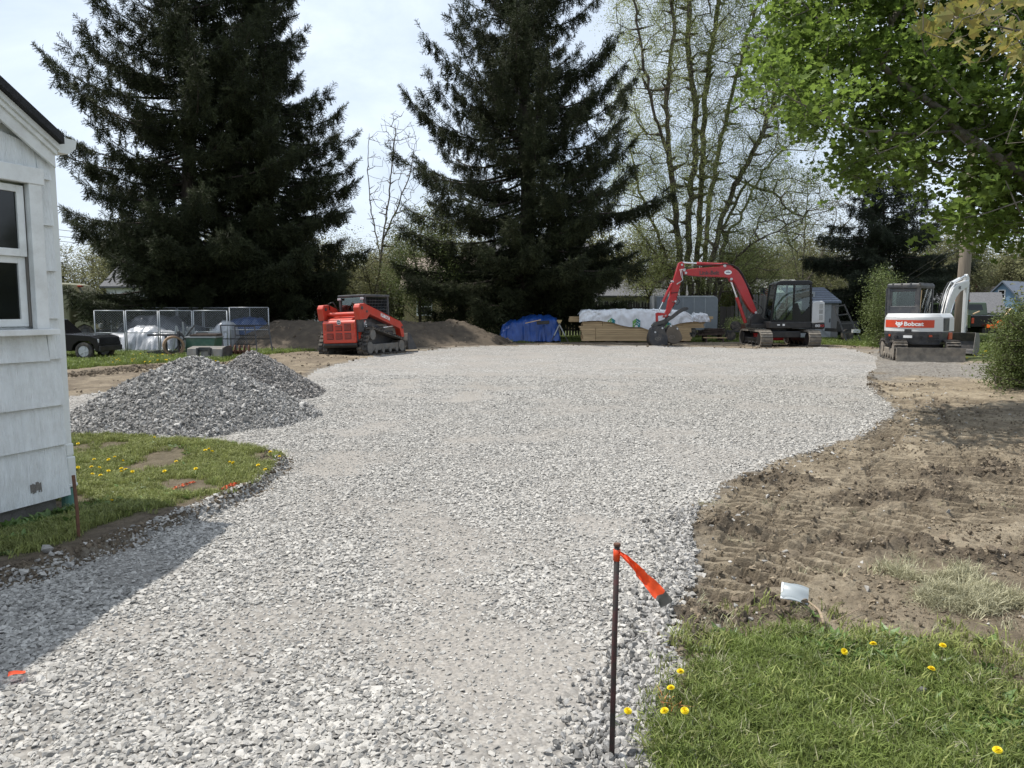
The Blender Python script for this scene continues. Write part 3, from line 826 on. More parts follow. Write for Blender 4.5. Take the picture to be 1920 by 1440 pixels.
PX, PY, PS = [], [], []
for y0, y1, dens, size in ((1.9, 3.5, 5200, 0.032), (3.5, 5.5, 4000, 0.031), (5.5, 8.5, 2900, 0.029), (8.5, 13, 1300, 0.030), (13, 18, 420, 0.032)):
    x, y = poly_points(gravel_poly, dens, y0, y1)
    f = fields(x, y) if len(x) < 400000 else None
    fin = np.clip(sstep(0.0, 0.5, fbm(x * 0.7, y * 0.7, 4, 73)) * 0.6 + 0.75 * sstep(1.0, 0.2, np.hypot((x - 0.1) / 0.55, (y - 3.0) / 1.3)) + 0.26 * lanes(x, y), 0, 0.95)
    keep = (f['gs'] < 0.03 + 0.05 * rng.random(len(x))) & in_view(x, y) & (rng.random(len(x)) > fin * 0.80)
    x, y, z, fin = x[keep], y[keep], f['z'][keep], fin[keep]
    s = size * np.exp(np.clip(rng.normal(0, 0.33, len(x)), -0.8, 0.62)) * (1 - 0.45 * fin)
    edge = np.clip(1 + 0.22 * sstep(-0.35, 0.0, f['gs'][keep]) * (x > 0.2), 1, 1.5)
    s *= edge
    PX.append(np.stack([x, y, z + s * rng.uniform(-0.04, 0.16, len(x))], 1))
    PS.append(s)
PX, PS = np.concatenate(PX), np.concatenate(PS)
n = len(PX)
tilt = rng.normal(0, 0.22, (n, 2))
rot = np.stack([tilt[:, 0], tilt[:, 1], rng.uniform(0, 6.283, n)], 1)
o = scatter('gravel', 'flat_stone', flat_stones, PX, rot, PS, mats=[m_stone])
print('gravel stones', n)

# stray stones on the dirt and along its edge
x, y = rng.uniform(0.3, 9, 16000), rng.uniform(2.2, 16, 16000)
f = fields(x, y)
keep = (f['gs'] > 0) & (rng.random(16000) < 0.9 * np.exp(-f['gs'] / 0.30) + 0.10 * np.exp(-f['gs'] / 2.0)) & (f['nm'] < 0.8) & in_view(x, y)
x, y, z = x[keep], y[keep], f['z'][keep]
s = 0.030 * np.exp(np.clip(rng.normal(0, 0.45, len(x)), -1, .7))
scatter('loose_gravel', 'flat_stone', flat_stones, np.stack([x, y, z + 0.1 * s], 1), np.stack([rng.normal(0, .4, len(x)), rng.normal(0, .4, len(x)), rng.uniform(0, 6.3, len(x))], 1), s, mats=[m_stone])

# coarser unwashed stones along the right edge of the pad
n = 5200
p = np.array(GP([(1300, 960), (1275, 1000), (1290, 1030), (1290, 1080), (1258, 1128), (1240, 1170), (1246, 1230), (1232, 1290), (1205, 1340), (1195, 1400), (1195, 1450)]))
seg = rng.integers(0, len(p) - 1, n)
t = rng.random(n)[:, None]
q = p[seg] * (1 - t) + p[seg + 1] * t
x, y = q[:, 0] - np.abs(rng.normal(0, 0.13, n)) + 0.05, q[:, 1] + rng.normal(0, 0.05, n)
z = fields(x, y)['z']
s = 0.028 * np.exp(np.clip(rng.normal(0, 0.35, n), -0.8, 0.7))
scatter('edge_gravel', 'pile_stone', pile_stones, np.stack([x, y, z + 0.25 * s], 1), rng.uniform(0, 6.3, (n, 3)), s, mats=[m_stone_dark])

# soil clods
m_clod = mat('soil_clod', (0.155, 0.125, 0.092), 0.95, var=0.3, scale=4, rand=0.35, bump=0.6, bscale=9, spec=0.15)
clods = [stone_mesh(400 + k, 0.7, m_clod, 16) for k in range(8)]
x, y = rng.uniform(0.3, 14, 90000), 2.2 + 18 * rng.random(90000) ** 1.5
f = fields(x, y)
keep = (f['dm'] > 0.4) & (rng.random(len(x)) < 0.02 + 0.8 * f['clod'] + 0.05 * (fbm(x * 1.1, y * 1.1, 2, 81) > 0.15)) & in_view(x, y)
x, y, z, cl = x[keep], y[keep], f['z'][keep], f['clod'][keep]
s = 0.021 * np.exp(np.clip(rng.normal(0, 0.55, len(x)), -1, 0.9)) * (1 + 0.7 * cl)
scatter('soil_clods', 'clod', clods, np.stack([x, y, z + 0.12 * s], 1), rng.uniform(0, 6.3, (len(x), 3)), s, mats=[m_clod])
# fine crumbs over the worked soil
m_crumb = mat('dry_soil_crumb', (0.235, 0.192, 0.138), 0.95, var=0.3, scale=4, rand=0.4, bump=0.5, bscale=9, spec=0.15)
crumbs = [stone_mesh(430 + k, 0.75, m_crumb, 9) for k in range(6)]
x, y = rng.uniform(0.4, 9, 150000), 2.6 + 9 * rng.random(150000) ** 1.6
f = fields(x, y)
keep = (f['dm'] > 0.5) & (rng.random(len(x)) < 0.10 + 0.55 * sstep(-0.2, 0.5, fbm(x * 1.7, y * 1.7, 4, 83)) + 0.4 * f['clod']) & in_view(x, y)
x, y, z = x[keep], y[keep], f['z'][keep]
s = 0.0105 * np.exp(np.clip(rng.normal(0, 0.6, len(x)), -1, 1.3)) * (1 + 0.05 * y)
scatter('soil_crumbs', 'crumb', crumbs, np.stack([x, y, z + 0.15 * s], 1), rng.uniform(0, 6.3, (len(x), 3)), s, mats=[m_crumb])
print('crumbs', len(x))
# mud lumps round the machines and along the back of the pad
n = 5200
x, y = rng.uniform(-9, 18, n), rng.uniform(11, 34, n)
f = fields(x, y)
keep = (f['dm'] > 0.5) & ((y > 26.5) | ((x < -2.6) & (y > 10.5))) & (fbm(x * 0.8, y * 0.8, 3, 87) > -0.1)
x, y, z = x[keep], y[keep], f['z'][keep]
s = 0.055 * np.exp(np.clip(rng.normal(0, 0.55, len(x)), -1, 1.1))
scatter('mud_lumps', 'clod', clods, np.stack([x, y, z + 0.1 * s], 1), rng.uniform(0, 6.3, (len(x), 3)), s * 1.0, mats=[m_clod])
# soil crumbs along the cut edge of the island and the spoil strip behind the piles
xs, ys = [], []
for lst, wd, k in (([(0, 1100), (60, 1085), (200, 1040), (300, 1000), (430, 945), (480, 920), (520, 888), (532, 866)], 0.05, 1500), ([(140, 706), (200, 700), (260, 692), (330, 688), (420, 684)], 0.35, 1300),
                   ([(500, 875), (530, 862)], 0.07, 250)):
    p = np.array(GP(lst))
    seg = rng.integers(0, len(p) - 1, k)
    t = rng.random(k)[:, None]
    q = p[seg] * (1 - t) + p[seg + 1] * t + rng.normal(0, wd, (k, 2))
    xs.append(q[:, 0]); ys.append(q[:, 1])
x, y = np.concatenate(xs), np.concatenate(ys)
z = fields(x, y)['z']
s = 0.017 * np.exp(np.clip(rng.normal(0, 0.5, len(x)), -1, 1)) * np.where(y > 12, 3.2, 1.0)
scatter('edge_soil_crumbs', 'clod', clods, np.stack([x, y, z + 0.1 * s], 1), rng.uniform(0, 6.3, (len(x), 3)), s, mats=[m_clod])

# ---- heaps
def heap(name, label, cat, cx, cy, rx, ry, h, m_, sharp=1.0, rough=0.03, seed=0, res=70, power=1.5, group=None):
    root = thing(name, label, cat, (cx, cy, 0.0), group=group)
    mb = MB()
    u = np.linspace(-1.15, 1.15, res)
    xx, yy = np.meshgrid(u * rx, u * ry)
    hz = heap_z(xx, yy, rx, ry, h, seed, rough, power)
    vs_ = np.stack([xx.ravel(), yy.ravel(), hz.ravel()], 1)
    i, j = np.meshgrid(np.arange(res - 1), np.arange(res - 1))
    q = (j * res + i).ravel()
    me = big_mesh('mound', vs_, np.stack([q, q + 1, q + res + 1, q + res], 1), m_, smooth=True)
    link('mound', me, root)
    return root
def heap_z(xx, yy, rx, ry, h, seed, rough, power):
    a = np.arctan2(yy / ry, xx / rx)
    r = np.hypot(xx / rx, yy / ry) * (1 + 0.10 * vnoise(np.cos(a) * 1.7 + seed, np.sin(a) * 1.7, seed))
    prof = np.clip(1 - r, 0, None)
    prof = np.where(r < 1, (1 - np.clip(r, 0, 1) ** power) ** 1.25, 0)
    return h * prof - 0.12 * sstep(0.93, 1.12, r) + rough * fbm(xx * 2.2, yy * 2.2, 4, seed) * sstep(1.1, 0.8, r)
m_heap_bed = mat('heap_core', (0.12, 0.118, 0.115), 0.95, var=0.3, scale=20)
def gravel_heap(label, cx, cy, rx, ry, h, seed, stones, key, n, size):
    root = heap('gravel_pile', label, 'gravel pile', cx, cy, rx, ry, h, m_heap_bed, rough=0.035, seed=seed, power=1.32, group='dumped gravel piles')
    x, y = rng.uniform(-1.1, 1.1, n) * rx, rng.uniform(-1.1, 1.1, n) * ry
    z = heap_z(x, y, rx, ry, h, seed, 0.035, 1.32)
    k = z > -0.04
    x, y, z = x[k], y[k], z[k]
    s = size * np.exp(rng.normal(0, 0.4, len(x)))
    scatter('stones', key, stones, np.stack([x, y, z + rng.uniform(-0.1, 0.3, len(x)) * s], 1), rng.uniform(0, 6.3, (len(x), 3)), s, parent=root, mats=[stones[0].materials[0]])
    return root
gravel_heap('broad grey gravel pile nearest the white house', -4.76, 11.05, 1.85, 2.2, 0.90, 3, pile_stones, 'pile_stone', 42000, 0.037)
gravel_heap('smaller brownish gravel pile behind the broad grey one', -4.82, 13.9, 1.22, 1.5, 0.82, 7, pile_stones2, 'pile_stone_brown', 22000, 0.037)

# dirt berm behind the loader
m_berm = mat('dark_topsoil', (0.115, 0.093, 0.069), 0.95, var=0.4, scale=2.5, bump=1.0, bscale=9, col2=(0.07, 0.057, 0.045), detail=8, spec=0.15)
def berm(label, pts, hw, h, seed):
    p = np.array(pts)
    c0 = p.mean(0)
    root = thing('dirt_mound', label, 'dirt mound', (c0[0], c0[1], 0), group='spoil mounds by the trees')
    x0, x1, y0, y1 = p[:, 0].min() - hw * 1.3, p[:, 0].max() + hw * 1.3, p[:, 1].min() - hw * 1.3, p[:, 1].max() + hw * 1.3
    nx, ny = int((x1 - x0) / 0.10), int((y1 - y0) / 0.10)
    xx, yy = np.meshgrid(np.linspace(x0, x1, nx), np.linspace(y0, y1, ny))
    d, s = line_dist(xx, yy, pts)
    r = np.clip(d / (hw * (1 + 0.15 * fbm(xx * .6, yy * .6, 2, seed))), 0, 1.3)
    z = h * np.where(r < 1, (1 - r ** 1.6) ** 1.3, 0) * (1 + 0.12 * fbm(xx * 0.5, yy * 0.5, 3, seed + 1)) - 0.15 * sstep(0.92, 1.1, r)
    z = z + (0.10 * np.abs(fbm(xx * 1.6, yy * 1.6, 4, seed + 2)) + 0.03 * fbm(xx * 6, yy * 6, 2, seed + 3)) * sstep(1.05, 0.75, r)
    q = (np.arange(ny - 1)[:, None] * nx + np.arange(nx - 1)[None]).ravel()
    me = big_mesh('mound', np.stack([xx.ravel() - c0[0], yy.ravel() - c0[1], z.ravel()], 1), np.stack([q, q + 1, q + nx + 1, q + nx], 1), m_berm, smooth=True)
    link('mound', me, root)
    k = 1500
    kx, ky = rng.uniform(x0, x1, k), rng.uniform(y0, y1, k)
    dd, _ = line_dist(kx, ky, pts)
    kp = dd < hw * 1.02
    jx = np.clip(((kx - x0) / (x1 - x0) * (nx - 1)).astype(int), 0, nx - 1)
    jy = np.clip(((ky - y0) / (y1 - y0) * (ny - 1)).astype(int), 0, ny - 1)
    kz = np.maximum(z[jy, jx], 0.0)
    sz = 0.07 * np.exp(rng.normal(0, 0.5, k))
    scatter('clods', 'clod', clods, np.stack([kx - c0[0], ky - c0[1], kz], 1)[kp], rng.uniform(0, 6.3, (k, 3))[kp], sz[kp], parent=root, mats=[m_clod])
berm('smooth dark topsoil mound between the chain link panels and the loader', [(X(520, 31.5), 31.5), (X(600, 31), 31)], 2.6, 1.05, 5)
berm('long rough dirt mound behind the loader bucket', [(X(690, 33), 33), (X(760, 34), 34), (X(840, 35), 35)], 3.0, 1.02, 9)
# ================================================================== TREES
def leaf_card(n, spread, size, mat_, seed, lobes=False, droop=0.3, flat=0.5):
    """a small cluster of separate leaves"""
    r = np.random.default_rng(seed)
    mb = MB()
    for k in range(n):
        c = Vector(r.normal(0, spread, 3)) * 1.0
        c.z *= flat
        a = r.uniform(0, 6.283)
        s = size * r.uniform(0.7, 1.25)
        e = Euler((r.normal(0, 0.55), droop + r.normal(0, 0.45), a)).to_matrix()
        if lobes:      # five-pointed leaf, folded along its midrib
            out = [(0, -.42), (.16, -.38), (.50, -.20), (.30, -.02), (.48, .26), (.20, .20), (.0, .60), (-.20, .20), (-.48, .26), (-.30, -.02), (-.50, -.20), (-.16, -.38)]
            pts = [Vector((x * s, y * s, abs(x) * s * 0.25)) for x, y in out]
            vv = [Vector((0, 0, 0))] + pts
            mb.add([e @ q + c for q in vv], [(0, i, i % 12 + 1) for i in range(1, 13)])
        else:
            pts = [Vector((0, -.5 * s, 0)), Vector((.28 * s, 0, .05 * s)), Vector((0, .55 * s, 0)), Vector((-.28 * s, 0, .05 * s))]
            mb.add([e @ q + c for q in pts], [(0, 1, 2), (0, 2, 3)])
    return mb_raw(mb, mat_)
def mb_raw(mb, mat_):
    me = bpy.data.meshes.new('leaves')
    me.from_pydata(mb.v, [], mb.f)
    me.materials.append(mat_)
    me.update()
    return me

def tubes_mesh(name, A, B, RA, RB, mat_, sides=5):
    """many tapered segments as one mesh"""
    D = B - A
    Ln = np.linalg.norm(D, axis=1, keepdims=True)
    D = D / np.maximum(Ln, 1e-9)
    ref = np.where(np.abs(D[:, 2:3]) < 0.9, np.array([[0, 0, 1.0]]), np.array([[1.0, 0, 0]]))
    U = np.cross(D, ref)
    U /= np.linalg.norm(U, axis=1, keepdims=True)
    W = np.cross(D, U)
    n = len(A)
    t = np.arange(sides) * 2 * math.pi / sides
    ring = U[:, None] * np.cos(t)[None, :, None] + W[:, None] * np.sin(t)[None, :, None]
    va = A[:, None] + ring * RA[:, None, None]
    vb = B[:, None] + ring * RB[:, None, None]
    V = np.concatenate([va, vb], 1).reshape(-1, 3)
    k = np.arange(sides)
    k2 = (k + 1) % sides
    base = (np.arange(n) * 2 * sides)[:, None]
    F = np.stack([base + k, base + k2, base + sides + k2, base + sides + k], 2).reshape(-1, 4)
    return big_mesh(name, V, F, mat_, smooth=True)

def grow(stems, tips, step=0.35, up=1.2, jit=0.12, sag=0.0, r_tip=0.008, expo=2.2, seed=0, attach=1.5):
    """join every tip to the skeleton begun by the stems (polylines from the base out). Returns segments and the tip directions"""
    r = np.random.default_rng(seed)
    cap = 40000
    pos, par = np.zeros((cap, 3)), np.full(cap, -1, int)
    n = 0
    for st in stems:
        pts = [np.array(q, float) for q in st]
        prev = -1
        if n:
            d = np.linalg.norm(pos[:n] - pts[0], axis=1)
            prev = int(d.argmin()) if d.min() < attach else -1
        for i in range(len(pts) - 1):
            L = np.linalg.norm(pts[i + 1] - pts[i])
            k = max(1, int(L / step))
            for j in range(k + (i == len(pts) - 2)):
                t = j / k
                q = pts[i] * (1 - t) + pts[i + 1] * t
                if j or i:
                    q = q + r.normal(0, jit * 0.55 * step, 3)
                pos[n], par[n] = q, prev
                prev = n
                n += 1
    tips = np.asarray(tips)
    d0 = np.array([np.linalg.norm(pos[:n] - t, axis=1).min() for t in tips])
    tipdir = np.zeros_like(tips)
    tipnode = np.zeros(len(tips), int)
    for ti in np.argsort(d0):
        t = tips[ti]
        v = t - pos[:n]
        cost = np.linalg.norm(v, axis=1) + up * np.clip(-v[:, 2], 0, None) * 0.8
        a = int(cost.argmin())
        p0 = pos[a].copy()
        L = np.linalg.norm(t - p0)
        k = max(1, int(L / step))
        off = r.normal(0, jit * L * 0.35, 3)
        off[2] -= sag * L
        prev = a
        for j in range(1, k + 1):
            s = j / k
            q = p0 * (1 - s) + t * s + off * math.sin(math.pi * s) + (r.normal(0, jit * 0.2, 3) if j < k else 0)
            pos[n], par[n] = q, prev
            prev = n
            n += 1
            if n >= cap - 60:
                break
        tipdir[ti] = pos[n - 1] - pos[par[n - 1]]
        tipnode[ti] = n - 1
        if n >= cap - 60:
            break
    pos, par = pos[:n], par[:n]
    w = np.full(n, 0.0)
    kids = np.bincount(par[par >= 0], minlength=n)
    w[kids == 0] = 1.0
    for i in range(n - 1, -1, -1):
        if w[i] == 0:
            w[i] = 1.0
        if par[i] >= 0:
            w[par[i]] += w[i]
    rad = r_tip * w ** (1 / expo)
    k = par >= 0
    return pos[par[k]], pos[k], rad[par[k]], rad[k], tipdir

# ---- spruces
def sprig_mesh(seed, mat_):
    r = np.random.default_rng(seed)
    mb = MB()
    # local +z is the way the twig points
    L = 1.0
    def needle_strip(a, b, w, n):
        a, b = Vector(a), Vector(b)
        d = (b - a)
        for k in range(n):
            t = (k + r.uniform(0, 1)) / n
            q = a + d * t
            ang = r.uniform(0, 6.283)
            side = Vector((math.cos(ang), math.sin(ang), 0))
            tip = q + (side * w + d.normalized() * w * 1.0) * r.uniform(0.7, 1.2)
            perp = d.normalized().cross(side) * w * 0.22
            mb.add([q - perp, q + perp, tip], [(0, 1, 2)])
    needle_strip((0, 0, 0), (0, 0, L), 0.14, 26)
    for k in range(9):
        t = 0.08 + 0.84 * k / 9
        a = (k % 2) * math.pi + r.normal(0, 0.5)
        l = 0.42 * (1 - t * 0.6) * r.uniform(0.7, 1.2)
        p0 = Vector((0, 0, t * L))
        p1 = p0 + Vector((math.cos(a) * l, math.sin(a) * l, l * 0.75))
        needle_strip(p0, p1, 0.11, 13)
    return mb_raw(mb, mat_)
spruce_sprigs = [sprig_mesh(500 + k, M['needles']) for k in range(7)]
grey_sprigs = [sprig_mesh(520 + k, M['needles2']) for k in range(5)]

def spruce(label, x, y, height, rbase, seed, z_low, prof, trunk_r, lean=(0, 0), sprigs=spruce_sprigs, key='spruce_sprig', upturn=0.35, density=1.0, droop=0.30, gap=0.13, group='tall spruces behind the yard', name='spruce_tree', zmax=99):
    """prof: list of (z, branch length)"""
    r = np.random.default_rng(seed)
    root = thing(name, label, 'tree', (x, y, 0), group=group)
    pz, pl = [p[0] for p in prof], [p[1] for p in prof]
    tz = np.linspace(0, height, 24)
    mb = MB()
    ctr = lambda z: Vector((lean[0] * z / height + 0.12 * math.sin(z * 0.5 + seed), lean[1] * z / height + 0.1 * math.cos(z * 0.4), z))
    mb.tube([ctr(z) - Vector((0, 0, 0.3 if z == 0 else 0)) for z in tz], [max(0.03, trunk_r * (1.25 if z < 0.6 else 1) * (1 - z / height) ** 0.85) for z in tz], 12)
    mb.build('trunk', M['bark'], root, smooth=True)
    A, B, RA, RB = [], [], [], []
    Q, D, S, RL = [], [], [], []
    z = z_low
    az = r.uniform(0, 6.28)
    while z < min(height - 0.3, zmax):
        L = float(np.interp(z, pz, pl)) * r.uniform(0.72, 1.12)
        if r.random() < 0.10:
            L *= 0.55
        az += 2.39996 + r.normal(0, 0.35)
        d = Vector((math.cos(az), math.sin(az), 0))
        low = np.clip(1 - z / height, 0, 1)
        slope0 = r.normal(0.10, 0.08) - 0.28 * low
        c0 = ctr(z)
        N = max(4, int(L / 0.30))
        prev = c0
        pts = [c0]
        for k in range(1, N + 1):
            s = k / N
            zz = slope0 * L * s - droop * L * (s * (1 - s)) * 0.9 * low + upturn * min(1, max(0.12, (z - 3.0) / 8)) * L * s ** 3 * 0.75
            wob = Vector((-d.y, d.x, 0)) * (0.05 * L * math.sin(s * 3 + seed + z))
            pts.append(c0 + d * (L * s) + Vector((0, 0, zz)) + wob)
        rb = 0.014 + 0.010 * L
        for k in range(N):
            A.append(pts[k]); B.append(pts[k + 1])
            RA.append(rb * (1 - k / N) + 0.006); RB.append(rb * (1 - (k + 1) / N) + 0.006)
        # foliage
        nf = int(L * (24 + 8 * max(0, 1 - z / 8)) * density)
        for k in range(nf):
            s = 0.14 + 0.86 * r.random() ** 0.8
            f = s * N
            i = min(N - 1, int(f))
            p = pts[i].lerp(pts[i + 1], f - i)
            ax = (pts[i + 1] - pts[i]).normalized()
            side = Vector((-ax.y, ax.x, 0)).normalized() * (1 if r.random() < 0.5 else -1)
            u = r.random()
            width = (0.14 + 0.20 * L * (1 - s) * 0.9) * r.random()
            p = p + side * width + Vector((0, 0, -0.25 * width))
            hang = 0.65 * (1 - s) + 0.22
            if u < 0.50:                                                # hanging curtain
                v = Vector((0, 0, -1)) + side * r.normal(0.1, 0.3) + ax * r.normal(0.15, 0.25)
                l = (0.42 + 0.42 * hang) * r.uniform(0.6, 1.2) * (1 + 0.7 * max(0, 1 - z / 7))
            elif u < 0.9:
                v = side * 0.9 + ax * 0.8 + Vector((0, 0, r.normal(-0.15, 0.25)))
                l = 0.48 * r.uniform(0.6, 1.25)
            else:
                v = ax + Vector((0, 0, r.normal(0.3, 0.3)))
                l = 0.42
            Q.append(p); D.append(v); S.append(l)
        Q.append(pts[-1]); D.append(pts[-1] - pts[-2] + Vector((0, 0, 0.05))); S.append(0.5)
        z += gap * r.uniform(0.5, 1.5) * (0.75 + 0.5 * z / height)
    me = tubes_mesh('limbs', np.array(A), np.array(B), np.array(RA), np.array(RB), M['bark'], 4)
    link('limbs', me, root)['kind'] = 'stuff'
    scatter('crown', key, sprigs, np.array(Q), euler_from_dirs(np.array(D), r.uniform(0, 6.28, len(Q))), np.array(S), parent=root, mats=[sprigs[0].materials[0]])
    return root

Y1 = 35.0
spruce('broad left spruce whose trunk stands behind the chain link panels', X(368, Y1), Y1, 25.0, 5, 21, 2.3,
       [(0, 5.2), (3, 5.5), (6, 5.6), (8.5, 5.5), (10.5, 5.3), (13, 4.5), (16, 3.4), (20, 1.6), (25, .2)], 0.42, gap=0.125, upturn=0.42)
Y2 = 37.0
spruce('taller slim spruce between the broad left spruce and the bare tree', X(508, Y2), Y2, 22.0, 5, 22, 2.3,
       [(0, 4.6), (3, 4.9), (6, 4.6), (9, 4.0), (12, 3.0), (15, 2.0), (18, 1.2), (22, .2)], 0.40, gap=0.115, upturn=0.42)
Y3 = 40.0
spruce('largest spruce with upswept branch tips behind the blue tarp', X(986, Y3), Y3, 27.0, 7, 23, 2.2,
       [(0, 5.0), (2.5, 5.6), (5, 6.6), (7, 6.9), (10, 6.1), (12.5, 5.3), (14.5, 4.5), (17, 3.4), (20, 2.3), (24, 1.0), (27, .2)], 0.52, gap=0.13, upturn=0.55)
Y4 = 47.0
spruce('small ragged dark conifer right of the grey shed', X(1645, Y4), Y4, 10.2, 3, 24, 0.9,
       [(0, 3.8), (2, 4.6), (4, 4.6), (6, 3.8), (8, 2.5), (10.2, .5)], 0.22, sprigs=grey_sprigs, key='grey_sprig', upturn=0.1, gap=0.10, group=None, name='conifer_tree', density=0.85)

# ---- deciduous trees
olive_leaves = [leaf_card(8, 0.12, 0.085, M['olive'], 670 + k, flat=1.0) for k in range(5)]
young_leaves = [leaf_card(11, 0.12, 0.062, M['young'], 600 + k, flat=1.0) for k in range(6)]
maple_leaves = [leaf_card(6, 0.13, 0.15, M['maple'], 620 + k, lobes=True, droop=0.35, flat=0.55) for k in range(8)]
shrub_leaves = [leaf_card(9, 0.11, 0.075, M['shrub'], 640 + k, flat=0.9) for k in range(6)]
dark_leaves = [leaf_card(9, 0.11, 0.075, M['shrub_dark'], 650 + k, flat=0.9) for k in range(6)]
far_leaves = [leaf_card(8, 0.22, 0.16, M['farleaf'], 660 + k, flat=0.9) for k in range(6)]

def leafy(name, label, base, stems, tips, leaves, key, per_tip, spread, scale, bark, group=None, step=0.35, up=1.2, jit=0.12, sag=0.0, r_tip=0.008, expo=2.2, seed=0, cat='tree', trunk_label='trunk', keep=1.0, sides=5, attach=1.5):
    r = np.random.default_rng(seed + 900)
    base = np.array(base, float)
    root = thing(name, label, cat, tuple(base), group=group)
    A, B, RA, RB, td = grow(stems, tips, step, up, jit, sag, r_tip, expo, seed, attach)
    big = RA > np.quantile(RA, 0.80)
    for nm, m_ in (('trunk', big), ('branches', ~big)):
        o_ = link(nm, tubes_mesh(nm, A[m_] - base, B[m_] - base, RA[m_], RB[m_], bark, 7 if nm == 'trunk' else sides), root)
        if nm == 'branches':
            o_['kind'] = 'stuff'
    if per_tip:
        tips = np.asarray(tips)[r.random(len(tips)) < keep]
        pts = np.repeat(tips, per_tip, 0) + r.normal(0, 1, (len(tips) * per_tip, 3)) * np.asarray(spread)
        rot = np.stack([r.normal(0, 0.3, len(pts)), r.normal(0, 0.3, len(pts)), r.uniform(0, 6.28, len(pts))], 1)
        scatter('crown', key, leaves, pts - base, rot, scale * r.uniform(0.7, 1.3, len(pts)), parent=root, mats=[leaves[0].materials[0]])
    return root

# big many-stemmed tree behind the lumber
YB = 47.0
def pl(lst, Y):
    """photo readings at depth Y (+ own offset) to a polyline"""
    return [tuple(P(a, b, Y + (c[0] if c else 0))) for a, b, *c in lst]
bx = X(1310, YB)
stems = [pl([(1308, 655), (1290, 645), (1283, 580), (1278, 500), (1268, 400, -1), (1255, 300, -2), (1250, 200, -2), (1262, 60, -2), (1250, -160, -2)], YB),
         pl([(1308, 655), (1300, 645), (1297, 580), (1292, 500), (1291, 400), (1303, 290), (1302, 200), (1290, 100), (1297, -200)], YB),
         pl([(1308, 655), (1311, 645, 1), (1309, 580, 1), (1306, 500, 1), (1312, 400, 1), (1317, 300, 1), (1322, 180, 1), (1345, 20, 1), (1365, -200, 1)], YB),
         pl([(1308, 655), (1322, 645, -1), (1324, 580, -1), (1332, 500, -1), (1352, 410, -1), (1385, 335, -1), (1410, 290, -2), (1440, 220, -2), (1490, 90, -3), (1510, -60, -3)], YB),
         pl([(1308, 655), (1332, 645), (1338, 580), (1345, 510), (1362, 440, 2), (1392, 400, 3), (1430, 320, 3), (1500, 250, 4)], YB),
         pl([(1308, 655), (1317, 645, 2), (1316, 570, 2), (1320, 480, 2), (1330, 380, 2), (1352, 260, 3), (1385, 130, 2), (1410, 40, 2), (1440, -80, 2)], YB),
         pl([(1352, 430, 1), (1400, 345, 1), (1450, 360, 1), (1490, 400, 0), (1540, 415, 0)], YB),
         pl([(1283, 580), (1262, 545, 1), (1240, 490, 1), (1205, 440, 0), (1172, 405, 0)], YB),
         pl([(1262, 545, 1), (1243, 470, 2), (1225, 420, 2), (1200, 360, 2), (1180, 280, 2)], YB),
         pl([(1338, 580, -1), (1380, 480, -2), (1440, 440, -3), (1500, 410, -4), (1560, 395, -4)], YB),
         pl([(1255, 300, -2), (1228, 220, -3), (1210, 130, -3), (1190, 20, -3), (1170, -120, -3)], YB)]
tips = []
rt = np.random.default_rng(77)
while len(tips) < 2600:
    px, py = rt.uniform(1130, 1590), rt.uniform(-330, 545)
    cxp = 1330 + 0 * py
    hw = np.interp(py, [-330, -100, 200, 400, 545], [120, 215, 235, 215, 150])
    if abs(px - cxp) > hw * rt.uniform(0.6, 1.05):
        continue
    dd = rt.normal(0, 2.6)
    tips.append(tuple(P(px, py, YB + dd)))
leafy('shade_tree', 'huge many-stemmed tree with sparse young leaves behind the lumber stack', (bx, YB, 0), stems, tips, young_leaves, 'young_leaf', 17, (0.30, 0.30, 0.28), 1.1,
      M['bark_brown'], step=0.5, up=1.6, jit=0.20, r_tip=0.0155, expo=2.05, seed=5, attach=2.6)

# second tree of the same sort farther back fills the right side
YC = 60.0
tips = []
while len(tips) < 420:
    px, py = rt.uniform(1395, 1640), rt.uniform(330, 570)
    if abs(px - 1520) > 120 * rt.uniform(0.5, 1):
        continue
    tips.append(tuple(P(px, py, YC + rt.normal(0, 2))))
leafy('hazy_tree', 'pale green tree behind the red excavator cab', (X(1500, YC), YC, 0), [pl([(1505, 612), (1503, 540), (1510, 420), (1515, 330)], YC), pl([(1503, 540), (1480, 450), (1460, 380)], YC), pl([(1503, 545), (1545, 470), (1570, 400)], YC)],
      tips, olive_leaves, 'olive_leaf', 9, (0.45, 0.45, 0.4), 1.15, M['bark_grey'], step=0.5, r_tip=0.014, seed=8)

# bare thin tree between the spruces
YD = 46.0
tips = []
while len(tips) < 330:
    px, py = rt.uniform(680, 800), rt.uniform(205, 470)
    if abs(px - 738) > np.interp(py, [205, 260, 400, 470], [22, 52, 58, 40]) * rt.uniform(0.6, 1.05):
        continue
    tips.append(tuple(P(px, py, YD + rt.normal(0, 1.0))))
leafy('bare_tree', 'thin nearly bare tree against the sky between two spruces', (X(705, YD), YD, 0),
      [pl([(705, 625), (708, 540), (718, 450), (728, 380), (735, 310), (742, 240)], YD), pl([(712, 480), (697, 400), (689, 320), (692, 250)], YD), pl([(718, 450), (745, 390), (768, 330), (778, 270)], YD)],
      tips, young_leaves, 'young_leaf', 1, (0.2, 0.2, 0.2), 0.45, M['bark_grey'], step=0.35, r_tip=0.010, expo=2.3, up=2.2, jit=0.10, seed=9, keep=0.5)

